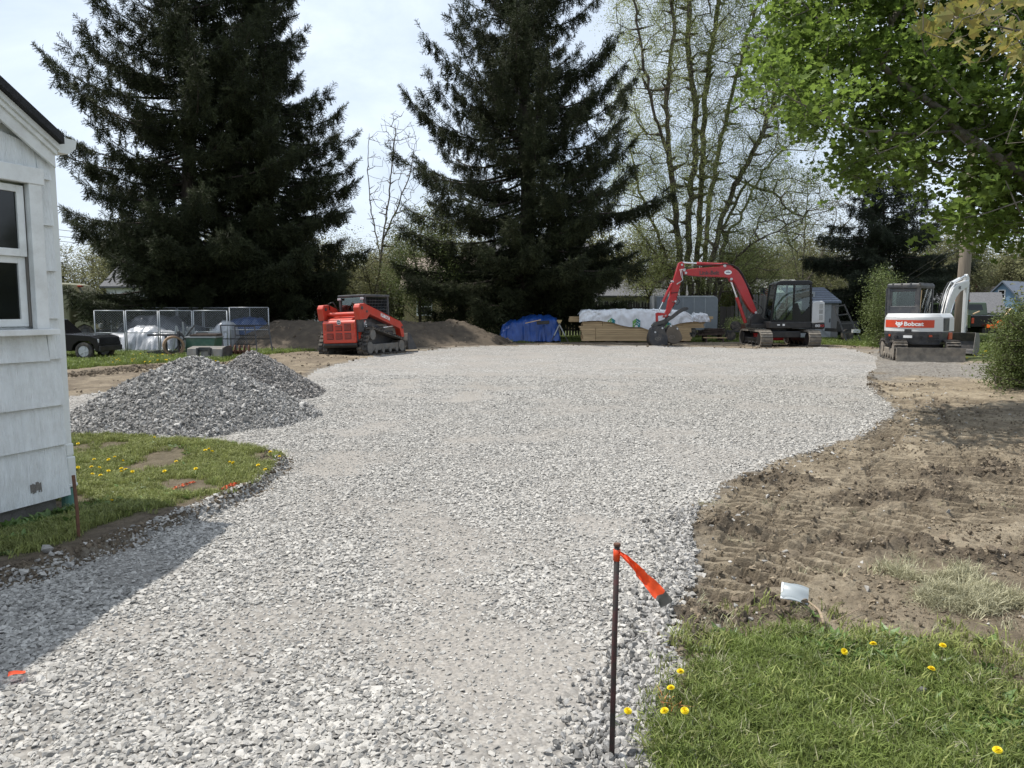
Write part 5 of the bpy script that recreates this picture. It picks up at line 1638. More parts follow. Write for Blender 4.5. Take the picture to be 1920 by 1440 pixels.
# low wire-and-rail fence seen under the spruce skirts
def far_house(label, x, y, w, d, h, roof_h, rot, wall_m, roof_m, windows=(), ridge='x', chimney=None, over=0.35, door=None, name='house'):
    root = thing(name, label, 'house', (x, y, 0), rot)
    m = MB()
    if ridge == 'x':
        m.prism([(-d / 2, -0.2), (d / 2, -0.2), (d / 2, h), (0, h + roof_h), (-d / 2, h)], 'x', -w / 2, w / 2)
    else:
        m.prism([(-w / 2, -0.2), (w / 2, -0.2), (w / 2, h), (0, h + roof_h), (-w / 2, h)], 'y', -d / 2, d / 2)
    m.build('wall', wall_m, root)
    m = MB()
    t = 0.16
    a = d / 2 if ridge == 'x' else w / 2
    sl = roof_h / a
    pr = [(-a - over, h - sl * over + 0.02), (0, h + roof_h + 0.02), (a + over, h - sl * over + 0.02), (a + over, h - sl * over + t), (0, h + roof_h + t + 0.03), (-a - over, h - sl * over + t)]
    m.prism(pr, 'x' if ridge == 'x' else 'y', -(w if ridge == 'x' else d) / 2 - over, (w if ridge == 'x' else d) / 2 + over)
    rf = m.build('roof', roof_m, root)
    if chimney:
        m = MB()
        m.bb(chimney[0] - 0.3, chimney[0] + 0.3, chimney[1] - 0.3, chimney[1] + 0.3, h, chimney[2])
        m.build('chimney', M['brick'], rf)
    for (wx, wz, ww, wh) in windows:
        m = MB()
        yf = -d / 2
        for (x0, x1, z0, z1) in ((wx - ww / 2 - .09, wx - ww / 2, wz - .09, wz + wh + .09), (wx + ww / 2, wx + ww / 2 + .09, wz - .09, wz + wh + .09), (wx - ww / 2, wx + ww / 2, wz - .09, wz), (wx - ww / 2, wx + ww / 2, wz + wh, wz + wh + .09), (wx - ww / 2, wx + ww / 2, wz + wh / 2 - .03, wz + wh / 2 + .03)):
            m.bb(x0, x1, yf - 0.05, yf + 0.02, z0, z1)
        wo = m.build('window', M['sign_white'], root)
        m = MB()
        m.bb(wx - ww / 2, wx + ww / 2, yf - 0.02, yf + 0.015, wz, wz + wh)
        m.build('pane', M['window_glass'], wo)
    if door:
        m = MB()
        m.bb(door - 0.45, door + 0.45, -d / 2 - 0.04, -d / 2 + 0.02, 0.1, 2.1)
        m.build('door', M['flag_red'], root)
    return root
far_house('white house half hidden behind the broad left spruce', X(312, 58), 60, 7.4, 8, 3.3, 1.9, 0.1, M['siding_white'], M['roof_grey'], [(-3, 1.3, 1, 1.4), (0.5, 1.3, 1, 1.4), (3, 1.3, 1, 1.4)])
far_house('white house with two windows behind the slim spruce', X(480, 62), 64, 7.5, 8, 4.0, 2.6, -0.05, M['siding_white'], M['roof_brown'], [(-2.5, 1.2, 1, 1.4), (2.4, 1.2, 1, 1.4)])
far_house('mustard yellow house wall behind the small dark-trunked tree', X(846, 56), 60, 7.0, 8, 3.2, 2.3, 0.0, M['siding_tan'], M['roof_brown'], [(-2.0, 1.2, 1.0, 1.2), (2.1, 1.2, 1.0, 1.2)])
far_house('tan house glimpsed behind the largest spruce', X(1010, 60), 64, 8, 8, 4.6, 2.4, 0.0, M['siding_tan'], M['roof_grey'], [(-2.4, 1.3, 1.1, 1.4), (2.6, 1.3, 1.1, 1.4)])
far_house('low grey house behind the picket fence and the many-stemmed tree', X(1235, 58), 61, 9.5, 7, 2.6, 1.2, 0.0, M['siding_grey'], M['roof_grey'], [(-3, 1.0, 1.0, 1.1), (2.5, 1.0, 1.0, 1.1)])
far_house('pale clapboard house behind the american flag', X(1425, 56), 59, 6.5, 7, 2.75, 1.0, 0.0, M['siding_white'], M['siding_grey'], [(1.6, 1.1, 1.0, 1.0)])
far_house('long grey-roofed house beyond the dark green truck', X(1812, 72), 74, 7, 7, 1.3, 1.75, -0.45, M['siding_white'], M['roof_grey'], [(-1.8, 0.3, 1.0, 0.8), (1.4, 0.3, 1.0, 0.8)])
far_house('green-sided house with tan roof and brick chimney', X(1884, 90), 92, 5.6, 8, 2.2, 2.0, -0.85, M['siding_green'], M['roof_brown'], [(1, 0.7, 1.0, 1.1)], chimney=(-2.0, -1.2, 4.75))
far_house('blue shingled gable house at the far right', X(1938, 77), 79, 4.3, 9, 2.0, 2.3, -0.95, M['siding_blue'], M['roof_blue'], [(-.1, 2.75, 0.5, 0.75), (0.4, 0.6, 1.0, 1.1)], ridge='y')

# shed
SX, SY = X(1543, 41), 41
shed = thing('garden_shed', 'grey resin garden shed with a slate roof behind the excavator', 'shed', (X(1540, 41), 41, 0), 0)
m_ = MB(); m_.bb(-1.3, 0.55, 0, 2.0, 0, 1.95); m_.build('wall', M['shed_grey'], shed)
m_ = MB(); m_.bb(0.552, 0.95, 0.02, 2.0, 0, 1.95); m_.build('side_wall', M['shed_dark'], shed)
m_ = MB(); m_.prism([(-0.15, 1.93), (2.2, 2.75), (2.2, 2.85), (-0.15, 2.03)], 'x', -1.45, 1.02); rf = m_.build('roof', M['roof_blue'], shed)
m_ = MB(); m_.prism([(0.55, 2.15), (0.55, 2.55), (1.3, 2.62), (1.3, 2.3)], 'x', -1.3, -0.15); dm = m_.build('skylight', M['shed_grey'], shed)
for a in (-0.98, -0.47):
    m_ = MB(); m_.bb(a - 0.2, a + 0.2, 0.535, 0.549, 2.24, 2.45); m_.build('pane', M['window_glass'], dm)
for a in (-0.80, 0.09):
    m_ = MB(); m_.bb(a - 0.43, a + 0.43, -0.04, -0.003, 0.08, 1.88); d_ = m_.build('door', M['shed_grey'], shed, bevel=0.01)
    m_ = MB(); m_.beam((a - 0.38, -0.052, 0.95), (a + 0.38, -0.052, 1.75), 0.02, 0.08); m_.beam((a - 0.38, -0.053, 0.9), (a + 0.38, -0.053, 0.15), 0.02, 0.08); m_.build('brace', M['shed_grey'], d_)
    m_ = MB(); m_.bb(a + 0.36, a + 0.40, -0.08, -0.042, 0.9, 1.1); m_.build('handle', M['black'], d_)
m_ = MB()
for t in np.linspace(0, 1, 9)[1:-1]:
    y0 = -0.15 + 2.35 * t
    m_.bb(-1.46, 1.03, y0, y0 + 0.02, 1.93 + 0.82 * t + 0.085, 1.93 + 0.82 * t + 0.125)
m_.build('shingle_course', M['roof_grey'], rf, kind='stuff')

# leaning steel rack and clutter right of the shed
rack = thing('steel_rack', 'dark steel lattice rack leaning beside the grey shed', 'rack', (X(1600, 37), 37, 0), 0)
m_ = MB()
b0, b1 = Vector((-0.35, 0, 0)), Vector((0.45, 0, 0))
t0, t1 = Vector((-0.75, 0.5, 1.75)), Vector((-0.25, 0.5, 1.85))
m_.beam(b0 + Vector((0.1, 0, 0)), t0, 0.06, 0.06); m_.beam(b1, t1, 0.06, 0.06)
m_.build('rail', M['charcoal'], rack)
for k in range(5):
    m_ = MB(); t = 0.02 + k / 4 * 0.96
    m_.beam(b0.lerp(t0, t), b1.lerp(t1, t), 0.05, 0.05); m_.build('rung', M['charcoal'], rack)
m_ = MB(); m_.bb(0.0, 0.35, -0.1, 0.1, 0.45, 0.62); m_.build('battery_box', M['silver'], rack)
fl_ = thing('flatbed_trailer', 'small black utility trailer half hidden behind the shed', 'trailer', (X(1588, 38.5), 38.5, 0), 0)
m_ = MB(); m_.bb(-0.6, 0.5, -0.3, 1.2, 0.45, 0.62); m_.bb(-0.6, 0.5, -0.3, -0.25, 0.62, 1.0); m_.build('bed', M['black'], fl_)
m_ = MB(); m_.cyl((-0.1, -0.45, 0.3), (-0.1, -0.25, 0.3), 0.3, 18); m_.build('wheel', M['rubber'], fl_)

# grey trailer behind the lumber
tr = thing('cargo_trailer', 'grey cargo trailer with rounded roof edge behind the lumber', 'trailer', (X(1275, 41.5), 41.5, 0), 0)
hw, hh = X(1346, 41.5) - X(1275, 41.5), Zt(555, 41.5)
m_ = MB()
pr = [(-1.3, 0.45), (hw, 0.45), (hw, hh - 0.2), (hw - 0.06, hh - 0.06), (hw - 0.2, hh), (-1.3, hh)]
m_.prism(pr, 'y', 0, 2.1); m_.build('body', M['trailer_grey'], tr, bevel=0.02)
m_ = MB(); m_.bb(-1.3, hw - 0.22, -0.02, 0.1, hh - 0.07, hh + 0.012); m_.build('roof_rail', M['galv'], tr, bevel=0.01)
for k in range(5):
    m_ = MB(); x0 = -1.1 + k * 0.62; m_.bb(x0, x0 + 0.03, -0.012, -0.001, 0.5, hh - 0.1); m_.build('seam', M['galv'], tr)
for x0 in (-0.2, 0.6):
    m_ = MB(); m_.cyl((x0, -0.05, 0.34), (x0, 0.15, 0.34), 0.34, 20); m_.build('wheel', M['rubber'], tr)

# american flag on its pole
flg = thing('flag', 'american flag hanging on a pole by the pale house', 'flag', (X(1424, 50), 50, 0))
fz0, fz1 = Zt(566, 50), Zt(537, 50)
m_ = MB(); m_.tube([(0, 0, 0), (0, 0, Zt(528, 50))], 0.025, 8); m_.build('pole', M['sign_white'], flg)
fw = X(1448, 50) - X(1428, 50)
hgt = (fz1 - fz0) * 0.80
def fwave(u, v):
    return (0.03 + u * fw, 0.07 * math.sin(u * 7 + 1) * u, fz1 - v * hgt - u * 0.30 * hgt + 0.03 * math.sin(u * 9))
for k in range(13):
    m_ = MB(); m_.grid(lambda u, v, k=k: fwave((0.42 + 0.58 * u) if k < 7 else u, (k + v) / 13), 8, 1); m_.build('stripe', M['flag_red'] if k % 2 == 0 else M['flag_white'], flg, smooth=True)
m_ = MB(); m_.grid(lambda u, v: fwave(0.42 * u, v * 7 / 13), 6, 4); cn = m_.build('canton', M['flag_blue'], flg, smooth=True)
m_ = MB()
for r_ in range(5):
    for c_ in range(6):
        q = Vector(fwave(0.42 * (c_ + 0.5) / 6, 7 / 13 * (r_ + 0.5) / 5)) + Vector((0, -0.006, 0))
        s = 0.015
        m_.add([q + Vector((s * math.sin(a) * (1 if j % 2 == 0 else .45), 0, s * math.cos(a) * (1 if j % 2 == 0 else .45))) for j, a in enumerate(np.linspace(0, 6.2832, 11)[:-1])], [tuple(range(10))])
m_.build('stars', M['flag_white'], cn, kind='stuff')

# utility pole and wires
pole = thing('utility_pole', 'brown wooden utility pole behind the white excavator', 'utility pole', (X(1801, 27), 27, 0))
m_ = MB(); m_.tube([(0, 0, -0.3), (0.05, 0, 3), (0.14, 0, 9.5)], [0.225, 0.20, 0.15], 14); m_.build('shaft', M['pole_wood'], pole, smooth=True)
m_ = MB(); m_.box((0.13, -0.18, 8.6), (2.2, 0.1, 0.12)); m_.build('crossarm', M['pole_wood'], pole)
def wire(label, a, b, sag, grp):
    a, b = Vector(a), Vector(b)
    m = MB(); m.tube([a.lerp(b, t) - Vector((0, 0, sag * 4 * t * (1 - t))) for t in np.linspace(0, 1, 25)], 0.016, 4)
    tag(m.build('power_line', M['wire']), label, 'power line', grp)
pp = Vector((X(1801, 27), 27, 0))
wire('upper black power line running left from the utility pole', P(1798, 456, 27), P(1560, 610, 75), 0.0, 'power lines at the pole')
wire('lower black power line running left from the utility pole', P(1795, 470, 27), P(1590, 600, 75), 0.0, 'power lines at the pole')
for k, (ya, yb) in enumerate(((425, 441), (438, 452), (447, 461))):
    wire(['top', 'middle', 'bottom'][k] + ' thin wire of the three left of the broad spruce', P(60, ya, 48), P(200, yb, 50), 0.0, 'thin wires by the broad spruce')

# ================================================================== CHAIN LINK ENCLOSURE AND THE JUNK ROUND IT
def link_panel(label, a, b, h, rails=(0.0, 0.46, 1.0)):
    a, b = Vector((*a, 0.05)), Vector((*b, 0.05))
    d = b - a
    L = d.length
    root = thing('chain_link_panel', label, 'fence panel', a, math.atan2(d.y, d.x), group='chain link panels of the kennel')
    for x in (0.02, L - 0.02):
        m = MB(); m.tube([(x, 0, 0), (x, 0, h)], 0.022, 8); m.build('post', M['galv'], root, smooth=True)
    for z in rails:
        m = MB(); m.tube([(0.02, 0, 0.02 + z * (h - 0.02)), (L - 0.02, 0, 0.02 + z * (h - 0.02))], 0.019, 8); m.build('rail', M['galv'], root, smooth=True)
    m = MB()
    s, r = 0.085, 0.0026
    n = int((L + h) / s)
    for k in range(n):
        for sg in (1, -1):
            c = k * s
            x0, x1 = max(0, c - h), min(L, c)
            if x1 - x0 < 0.02:
                continue
            za, zb = c - x0, c - x1
            if sg < 0:
                m.tube([(L - x0, 0.004, za), (L - x1, 0.004, zb)], r, 3, False)
            else:
                m.tube([(x0, -0.004, za), (x1, -0.004, zb)], r, 3, False)
    m.build('wire_mesh', M['galv'], root, kind='stuff')
    return root
fx = [(175, 27.0), (234, 27.3), (297, 27.6), (361, 28.0), (427, 28.4)]
labs = ['front chain link panel nearest the olive bus', 'second front chain link panel from the olive bus', 'front chain link panel before the silver tarp peak', 'front chain link panel behind the green bin']
for i in range(4):
    link_panel(labs[i], (X(fx[i][0], fx[i][1]), fx[i][1]), (X(fx[i + 1][0] - 1, fx[i + 1][1]), fx[i + 1][1]), 1.50)
link_panel('wider chain link panel with rounded corner at the right end', (X(429, 29.5), 29.5), (X(504, 30), 30), 1.62, (0, 0.45, 1.0))
bx_ = [(206, 32.2), (272, 32.4), (332, 32.6), (381, 32.8), (470, 33)]
labs = ['rear chain link panel behind the black car cover', 'second rear chain link panel from the left', 'third rear chain link panel from the left', 'rear chain link panel before the slim spruce trunk']
for i in range(4):
    link_panel(labs[i], (X(bx_[i][0], bx_[i][1]), bx_[i][1]), (X(bx_[i + 1][0] - 1, bx_[i + 1][1]), bx_[i + 1][1]), 1.62)

def drape(name, label, cat, px0, px1, prof, Y, depth, m_, seed, folds=0.05, part=None):
    """prof: list of (px, top py). A sheet thrown over something: bulging middle, folded skirts down to the ground"""
    c = (px0 + px1) / 2
    root_loc = Vector((X(c, Y), Y, 0))
    pxs, tops = [p[0] for p in prof], [Zt(p[1], Y) for p in prof]
    nx, ny = 60, 34
    m = MB()
    def fn(u, v):
        px = px0 + (px1 - px0) * u
        x = X(px, Y) - root_loc.x
        top = float(np.interp(px, pxs, tops))
        s = abs(v - 0.5) * 2
        shape = (1 - s ** 3.2)
        wob = fbm(np.array([u * 7.0 + seed]), np.array([v * 3.0]), 3, seed)[0]
        fold = folds * (math.sin(u * 17 + 9 * wob + seed) * 0.6 + abs(fbm(np.array([u * 16.0 + seed]), np.array([v * 2.0]), 3, seed + 3)[0]) * 1.6) * s ** 2
        y = (v - 0.5) * depth * (1.0 + 0.10 * wob) + fold * (1 if v > 0.5 else -1) * 1.2
        z = top * shape * (1 + 0.07 * wob) + folds * (0.35 * wob + 0.8 * abs(fbm(np.array([u * 11.0]), np.array([v * 7.0]), 3, seed + 7)[0]))
        e = min(u, 1 - u)
        z *= min(1.0, (e / 0.05) ** 0.5) if e < 0.05 else 1.0
        return (x + 0.03 * wob, y, max(0.03, z + 0.04))
    m.grid(fn, nx, ny)
    o = m.build(name, m_, smooth=True)
    o.location = root_loc
    return tag(o, label, cat)
drape('silver_tarp', 'crumpled silver tarp over a heap inside the front panels', 'tarp', 184, 336, [(184, 640), (200, 631), (232, 627), (250, 618), (270, 613), (292, 615), (310, 622), (325, 630), (336, 640)], 28.6, 1.7, M['tarp_silver'], 3, 0.06)
drape('silver_tarp', 'peaked silver tarp beside the blue covered car', 'tarp', 382, 442, [(382, 634), (398, 622), (415, 606), (430, 604), (438, 612), (442, 628)], 30.3, 1.4, M['tarp_silver'], 8, 0.06)
drape('covered_car', 'car under a dark shiny cover inside the chain link kennel', 'car', 226, 384, [(226, 612), (250, 600), (262, 593), (300, 592), (326, 598), (345, 610), (384, 618)], 31.4, 1.8, M['tarp_dark'], 5, 0.03)
drape('covered_car', 'car under a dark blue cover behind the right chain link panel', 'car', 412, 522, [(412, 622), (424, 608), (445, 598), (462, 596), (488, 600), (508, 612), (522, 624)], 31.8, 1.8, mat('dark_blue_cover', (0.022, 0.05, 0.13), 0.4, var=0.25, scale=4), 6, 0.03)

# roller trailer frame with a rusty ring
t = thing('roller_frame', 'low grey steel frame trailer before the chain link panels', 'trailer frame', (X(302, 25.6), 25.6, 0))
for (a, b) in (((-0.62, 0, 0.12), (0.58, 0, 0.12)), ((-0.62, 0.9, 0.12), (0.58, 0.9, 0.12)), ((-0.55, 0.1, 0.72), (0.62, 0.1, 0.72)), ((0.12, 0, 0), (0.12, 0, 0.72)), ((0.55, 0, 0.0), (0.55, 0, 0.85)), ((-0.62, 0, 0.12), (-0.62, 0.9, 0.12)), ((0.55, 0, 0.85), (0.9, 0.3, 0.35))):
    m_ = MB(); m_.beam(a, b, 0.06, 0.07); m_.build('bar', M['charcoal'], t)
m_ = MB()
ang = np.linspace(0, 6.2832, 29)[:-1]
ro, ri = 0.34, 0.27
vv, ff = [], []
for a in ang:
    for r_, y_ in ((ro, -.2), (ro, .2), (ri, .2), (ri, -.2)):
        vv.append((r_ * math.cos(a), y_, r_ * math.sin(a)))
for i in range(28):
    for k in range(4):
        ff.append((i * 4 + k, i * 4 + (k + 1) % 4, ((i + 1) % 28) * 4 + (k + 1) % 4, ((i + 1) % 28) * 4 + k))
m_.add(vv, ff)
o = m_.build('steel_ring', mat('rusty_ring', (0.24, 0.16, 0.10), 0.8, var=0.3, scale=6), smooth=False)
o.location, o.rotation_euler = (X(316, 25.2), 25.45, 0.36), (0, 0, 0.5)
tag(o, 'rusty brown steel ring standing in the low trailer frame', 'ring')
# green bin
t = thing('steel_bin', 'dark green steel bin with brown boards on top', 'bin', (X(378, 26), 26, 0))
m_ = MB(); m_.prism([(-0.50, 0.05), (0.46, 0.05), (0.55, 0.62), (-0.46, 0.62)], 'y', -0.3, 0.4); m_.build('tub', M['green_box'], t, bevel=0.015)
m_ = MB(); m_.bb(-0.50, 0.58, -0.33, 0.43, 0.622, 0.67); m_.build('rim', M['galv'], t)
for k in range(3):
    m_ = MB(); m_.bb(-0.33 + 0.02 * k, 0.56, -0.3 + 0.22 * k, -0.1 + 0.22 * k, 0.672, 0.74 + 0.012 * k); m_.build('plank', M['plank_dark'], t)
# loose steel angle pieces behind the bin
t = thing('scrap_heap', 'tangle of grey scrap angle iron left of the green bin', 'scrap', (X(345, 26.6), 26.6, 0))
rs = np.random.default_rng(12)
for k in range(12):
    a = Vector((rs.uniform(-.5, .3), rs.uniform(-.3, .4), rs.uniform(0.03, .25)))
    m_ = MB(); m_.beam(a, a + Vector((rs.uniform(-.25, .7), rs.uniform(-.2, .2), rs.uniform(.2, .95))), 0.05, 0.05); m_.build('angle_iron', M['galv'] if k % 3 else M['charcoal'], t)
# black lattice frames leaning on the fence
def lattice(label, x0, x1, py0, Y, lean, nx, nz, shear):
    w, h = X(x1, Y) - X(x0, Y), Zt(py0, Y)
    r = thing('window_guard', label, 'steel frame', (X(x0, Y), Y, 0), 0, group='black steel frames leaning on the panels')
    f = lambda u, v: (u * w + shear * (1 - v) * 0 + shear * (0.5 - u) * 0 - shear * v + shear, lean * v, 0.03 + v * h)
    for k in range(nx + 1):
        m = MB(); m.beam(f(k / nx, 0), f(k / nx, 1), 0.04, 0.04); m.build('upright', M['black'], r)
    for k in range(nz + 1):
        m = MB(); m.beam(f(0, k / nz), f(1, k / nz), 0.036, 0.036); m.build('crossbar', M['black'], r)
lattice('large black steel frame leaning against the right panels', 402, 494, 612, 27.2, 0.5, 2, 2, 0.28)
lattice('narrow black steel frame inside the larger black one', 430, 468, 614, 26.8, 0.45, 1, 3, 0.22)
# loader bucket and auger on the grass
t = thing('loader_bucket', 'spare grey steel bucket lying on the grass before the green bin', 'bucket', (X(388, 24.0), 24.0, 0), -0.06)
m_ = MB(); m_.prism([(-0.35, 0.03), (0.35, 0.03), (0.40, 0.30), (0.12, 0.42), (-0.26, 0.36)], 'x', -0.58, 0.58); m_.build('shell', M['steel_worn'], t, bevel=0.015)
m_ = MB(); m_.bb(-0.17, 0.17, -0.33, -0.22, 0.30, 0.40); m_.bb(-0.22, -0.17, -0.40, -0.2, 0.16, 0.38); m_.bb(0.17, 0.22, -0.40, -0.2, 0.16, 0.38); m_.build('hitch_bracket', M['charcoal'], t)
m_ = MB(); m_.prism([(-0.37, 0.02), (0.42, 0.02), (0.44, 0.34), (0.12, 0.45), (-0.28, 0.38)], 'x', 0.582, 0.60); m_.build('end_plate', M['charcoal'], t)
t = thing('auger_bit', 'rusty auger bit lying right of the spare bucket', 'auger', (X(444, 24.6), 24.6, 0.0), 0.05)
m_ = MB(); m_.cyl((-0.45, 0, 0.22), (0.40, 0, 0.22), 0.05, 10); m_.build('shaft', M['rust'], t)
m_ = MB(); m_.beam((-0.45, 0, 0.22), (-0.62, -.1, 0.06), 0.07, 0.07); m_.build('tip', M['charcoal'], t)
for k in range(5):
    m_ = MB()
    na = 18
    x0 = -0.30 + 0.15 * k
    vv, ff = [], []
    for i in range(na + 1):
        a = 6.2832 * i / na
        for r_ in (0.05, 0.215):
            for e in (0, 0.02):
                vv.append((x0 + 0.15 * i / na + e, r_ * math.cos(a), 0.22 + r_ * math.sin(a)))
    for i in range(na):
        q = i * 4
        ff += [(q, q + 2, q + 6, q + 4), (q + 1, q + 3, q + 7, q + 5), (q + 2, q + 3, q + 7, q + 6)]
    m_.add(vv, ff); m_.build('flight', M['rust'], t, smooth=False)

# ================================================================== LUMBER, TARP, TRIPOD
LY = 36.0
lum = thing('lumber_stack', 'long stack of fresh lumber under white wrap by the red excavator', 'lumber stack', (X(1092, LY), LY, 0))
lx = lambda px: X(px, LY) - X(1092, LY)
lz = lambda py: Zt(py, LY)
rl = np.random.default_rng(31)
m_ = MB()
for px in (1100, 1160, 1225, 1285):
    m_.bb(lx(px), lx(px) + 0.09, 0, 1.2, 0.0, 0.08)
m_.build('bearer', M['plank_dark'], lum)
def boards(px0, px1, splits, z0, z1, n, y0, ny, dy, jitter=0.04):
    h = (z1 - z0) / n
    for k in range(n):
        for j in range(ny):
            xs_ = [px0] + list(splits) + [px1]
            for a, b in zip(xs_[:-1], xs_[1:]):
                m = MB()
                ja, jb = (rl.normal(0, jitter) if a == px0 else 0.008), (rl.normal(0, jitter) if b == px1 else -0.008)
                m.bb(lx(a) + ja, lx(b) + jb, y0 + j * dy + rl.normal(0, .006), y0 + j * dy + dy - 0.01, z0 + k * h + 0.003, z0 + (k + 1) * h - 0.003)
                m.build('board', M['lumber'], lum, bevel=0.003, segs=1)
ztop = lz(600)
boards(1092, 1296, (1117,), 0.08, lz(615) - 0.01, 6, 0, 2, 0.30)
boards(1085, 1320, (), lz(615), lz(613.0) + 0.045, 1, 0.02, 1, 0.5, 0.05)
boards(1093, 1322, (1130, 1281), lz(611), lz(602.5), 2, 0.03, 2, 0.30)
boards(1150, 1344, (1300,), lz(604), lz(593.5), 2, 0.72, 1, 0.28)
boards(1069, 1096, (), lz(604), lz(593.5), 3, 0.55, 1, 0.3, 0.02)
m_ = MB(); m_.bb(lx(1093), lx(1318), 0.05, 1.1, lz(612), lz(611) - .002); m_.build('sticker', M['plank_dark'], lum)
# white wrap sagging over the upper lift
wr_bot = [(1086, 603), (1120, 601), (1145, 604), (1165, 610), (1180, 613), (1200, 613), (1215, 618), (1240, 619), (1255, 612), (1275, 606), (1299, 603)]
wr_top = [(1086, 585), (1094, 583), (1120, 582), (1170, 580), (1182, 582), (1200, 580), (1235, 581), (1270, 582), (1290, 587), (1299, 594)]
def wrap_fn(u, v, x0=1086, x1=1299, bot=wr_bot, top=wr_top, d=1.15, amp=1.0):
    px = x0 + (x1 - x0) * u
    zt, zb = lz(np.interp(px, [p[0] for p in top], [p[1] for p in top])), lz(np.interp(px, [p[0] for p in bot], [p[1] for p in bot]))
    w = fbm(np.array([u * 9.0]), np.array([v * 2.2 + x0]), 4, 17)[0] * amp
    w2 = abs(fbm(np.array([u * 20.0]), np.array([v * 3.0 + x0]), 3, 19)[0]) * amp
    if v < 0.5:
        s = v / 0.5
        z = zb + (zt - zb) * math.sin(s * math.pi / 2) ** 0.8
        y = -0.06 - 0.11 * w2 - 0.07 * w * (1 - s) + 0.30 * max(0, s - 0.6) ** 1.5
    else:
        s = (v - 0.5) / 0.5
        z = zt + 0.03 * w + 0.06 * w2 - 0.3 * max(0, s - 0.85)
        y = 0.02 + s * d
    e = min(u, 1 - u)
    pinch = 1 - 0.25 * max(0, 1 - e / 0.02)
    return (lx(px), y, (z - 0.9) * pinch + 0.9 + 0.015 * w)
m_ = MB(); m_.grid(lambda u, v: wrap_fn(u, v), 110, 26)
wrap = m_.build('wrap', M['wrap'], lum, smooth=True)
m_ = MB(); m_.grid(lambda u, v: wrap_fn(u, v, 1298, 1330, [(1298, 602), (1312, 604), (1330, 603)], [(1298, 594), (1308, 588), (1324, 589), (1330, 594)], 0.9, 1.3), 26, 20)
m_.build('wrap_end', M['wrap'], lum, smooth=True)
# printed chevron trees
def on_wrap(px, py):
    """point on the wrap's front face"""
    u = (px - 1086) / 213.0
    zt = np.interp(px, [p[0] for p in wr_top], [p[1] for p in wr_top]); zb = np.interp(px, [p[0] for p in wr_bot], [p[1] for p in wr_bot])
    best, bv = 1e9, 0
    for v in np.linspace(0, 0.5, 22):
        q = wrap_fn(u, v)
        if abs(q[2] - lz(py)) < best:
            best, bv = abs(q[2] - lz(py)), v
    q = wrap_fn(u, bv)
    return Vector((q[0], q[1] - 0.012, q[2]))
for cx_, y0_ in ((1146.5, 596.0), (1193, 596.5), (1251, 602.0)):
    for side, mm_ in ((-1, 'logo_green'), (1, 'logo_teal')):
        m_ = MB()
        for k in range(3):
            a, w_ = y0_ + 4.4 * k, 7.0
            p = [(cx_, a), (cx_ + side * w_, a + 5.2), (cx_ + side * w_, a + 8.6), (cx_, a + 3.4)]
            cs = [on_wrap(*q) for q in p]
            m_.grid(lambda u, v, p=p: on_wrap(p[0][0] + (p[1][0] - p[0][0]) * u, p[0][1] + (p[1][1] - p[0][1]) * u + v * 3.6), 4, 2)
        m_.build('printed_logo', M[mm_], wrap)
# darker planks and pale boards at the right end
t = thing('old_plank_pile', 'low pile of dark old planks at the right end of the lumber', 'plank pile', (X(1338, 36.5), 36.5, 0))
for k in range(5):
    for j in range(3):
        m_ = MB(); m_.box((0.05 * k - 0.1 + rl.normal(0, .05), j * 0.22, 0.38 + 0.065 * k), (1.25 - 0.1 * k, 0.19, 0.05), (0, rl.normal(0, 0.03), rl.normal(0, 0.04))); m_.build('plank', M['plank_dark'], t)
for x0 in (-0.4, 0.35):
    m_ = MB(); m_.bb(x0, x0 + 0.12, 0, 0.55, 0.0, 0.34); m_.build('bearer', M['plank_dark'], t)
m_ = MB(); m_.box((0.05, -0.2, 0.23), (1.15, 0.14, 0.045), (0, 0.01, 0)); o = m_.build('board', M['lumber'], t)
m_ = MB(); m_.bb(-0.4, -0.33, -0.26, 0.3, 0.0, 0.205); m_.bb(0.4, 0.47, -0.26, 0.3, 0.0, 0.205); m_.build('block', M['plank_dark'], t)
# blue tarp heap with a black tool and a pale stick on top
drape('blue_tarp', 'bright blue tarp over a low heap left of the tripod', 'tarp', 935, 1050, [(935, 622), (942, 612), (960, 604), (985, 597), (1005, 594), (1030, 594), (1042, 600), (1050, 612)], 37.2, 1.7, M['tarp_blue'], 12, 0.09)
t = thing('level_case', 'black tool with a pale pole lying on the blue tarp', 'tool', (X(1018, 36.2), 36.15, Zt(606, 36.15)))
m_ = MB(); m_.box((0, 0, 0.03), (0.62, 0.12, 0.17), (0, -0.05, 0)); m_.build('case', M['black'], t, bevel=0.02)
m_ = MB(); m_.beam((-0.85, -0.05, 0.0), (-0.1, -0.08, 0.17), 0.05, 0.04); m_.build('pole', M['lumber'], t)
t = thing('survey_tripod', 'survey tripod with pale legs beside the blue tarp', 'tripod', (X(1049, 36.4), 36.4, 0))
hd = Vector((0, 0, Zt(608, 36.4)))
for (a, b) in ((-0.42, -0.1), (0.44, -0.1), (0.02, 0.5)):
    m_ = MB(); m_.beam(hd, Vector((a, b, 0.42)) * 1.0 if False else hd.lerp(Vector((a, b, 0.0)), 0.62), 0.06, 0.05)
    lg = m_.build('leg', M['galv'], t)
    m_ = MB(); m_.beam(hd.lerp(Vector((a, b, 0)), 0.62), Vector((a, b, 0)), 0.045, 0.035); m_.build('foot', M['charcoal'], lg)
m_ = MB(); m_.cyl(hd, hd + Vector((0, 0, 0.05)), 0.09, 12); m_.build('head', M['charcoal'], t)
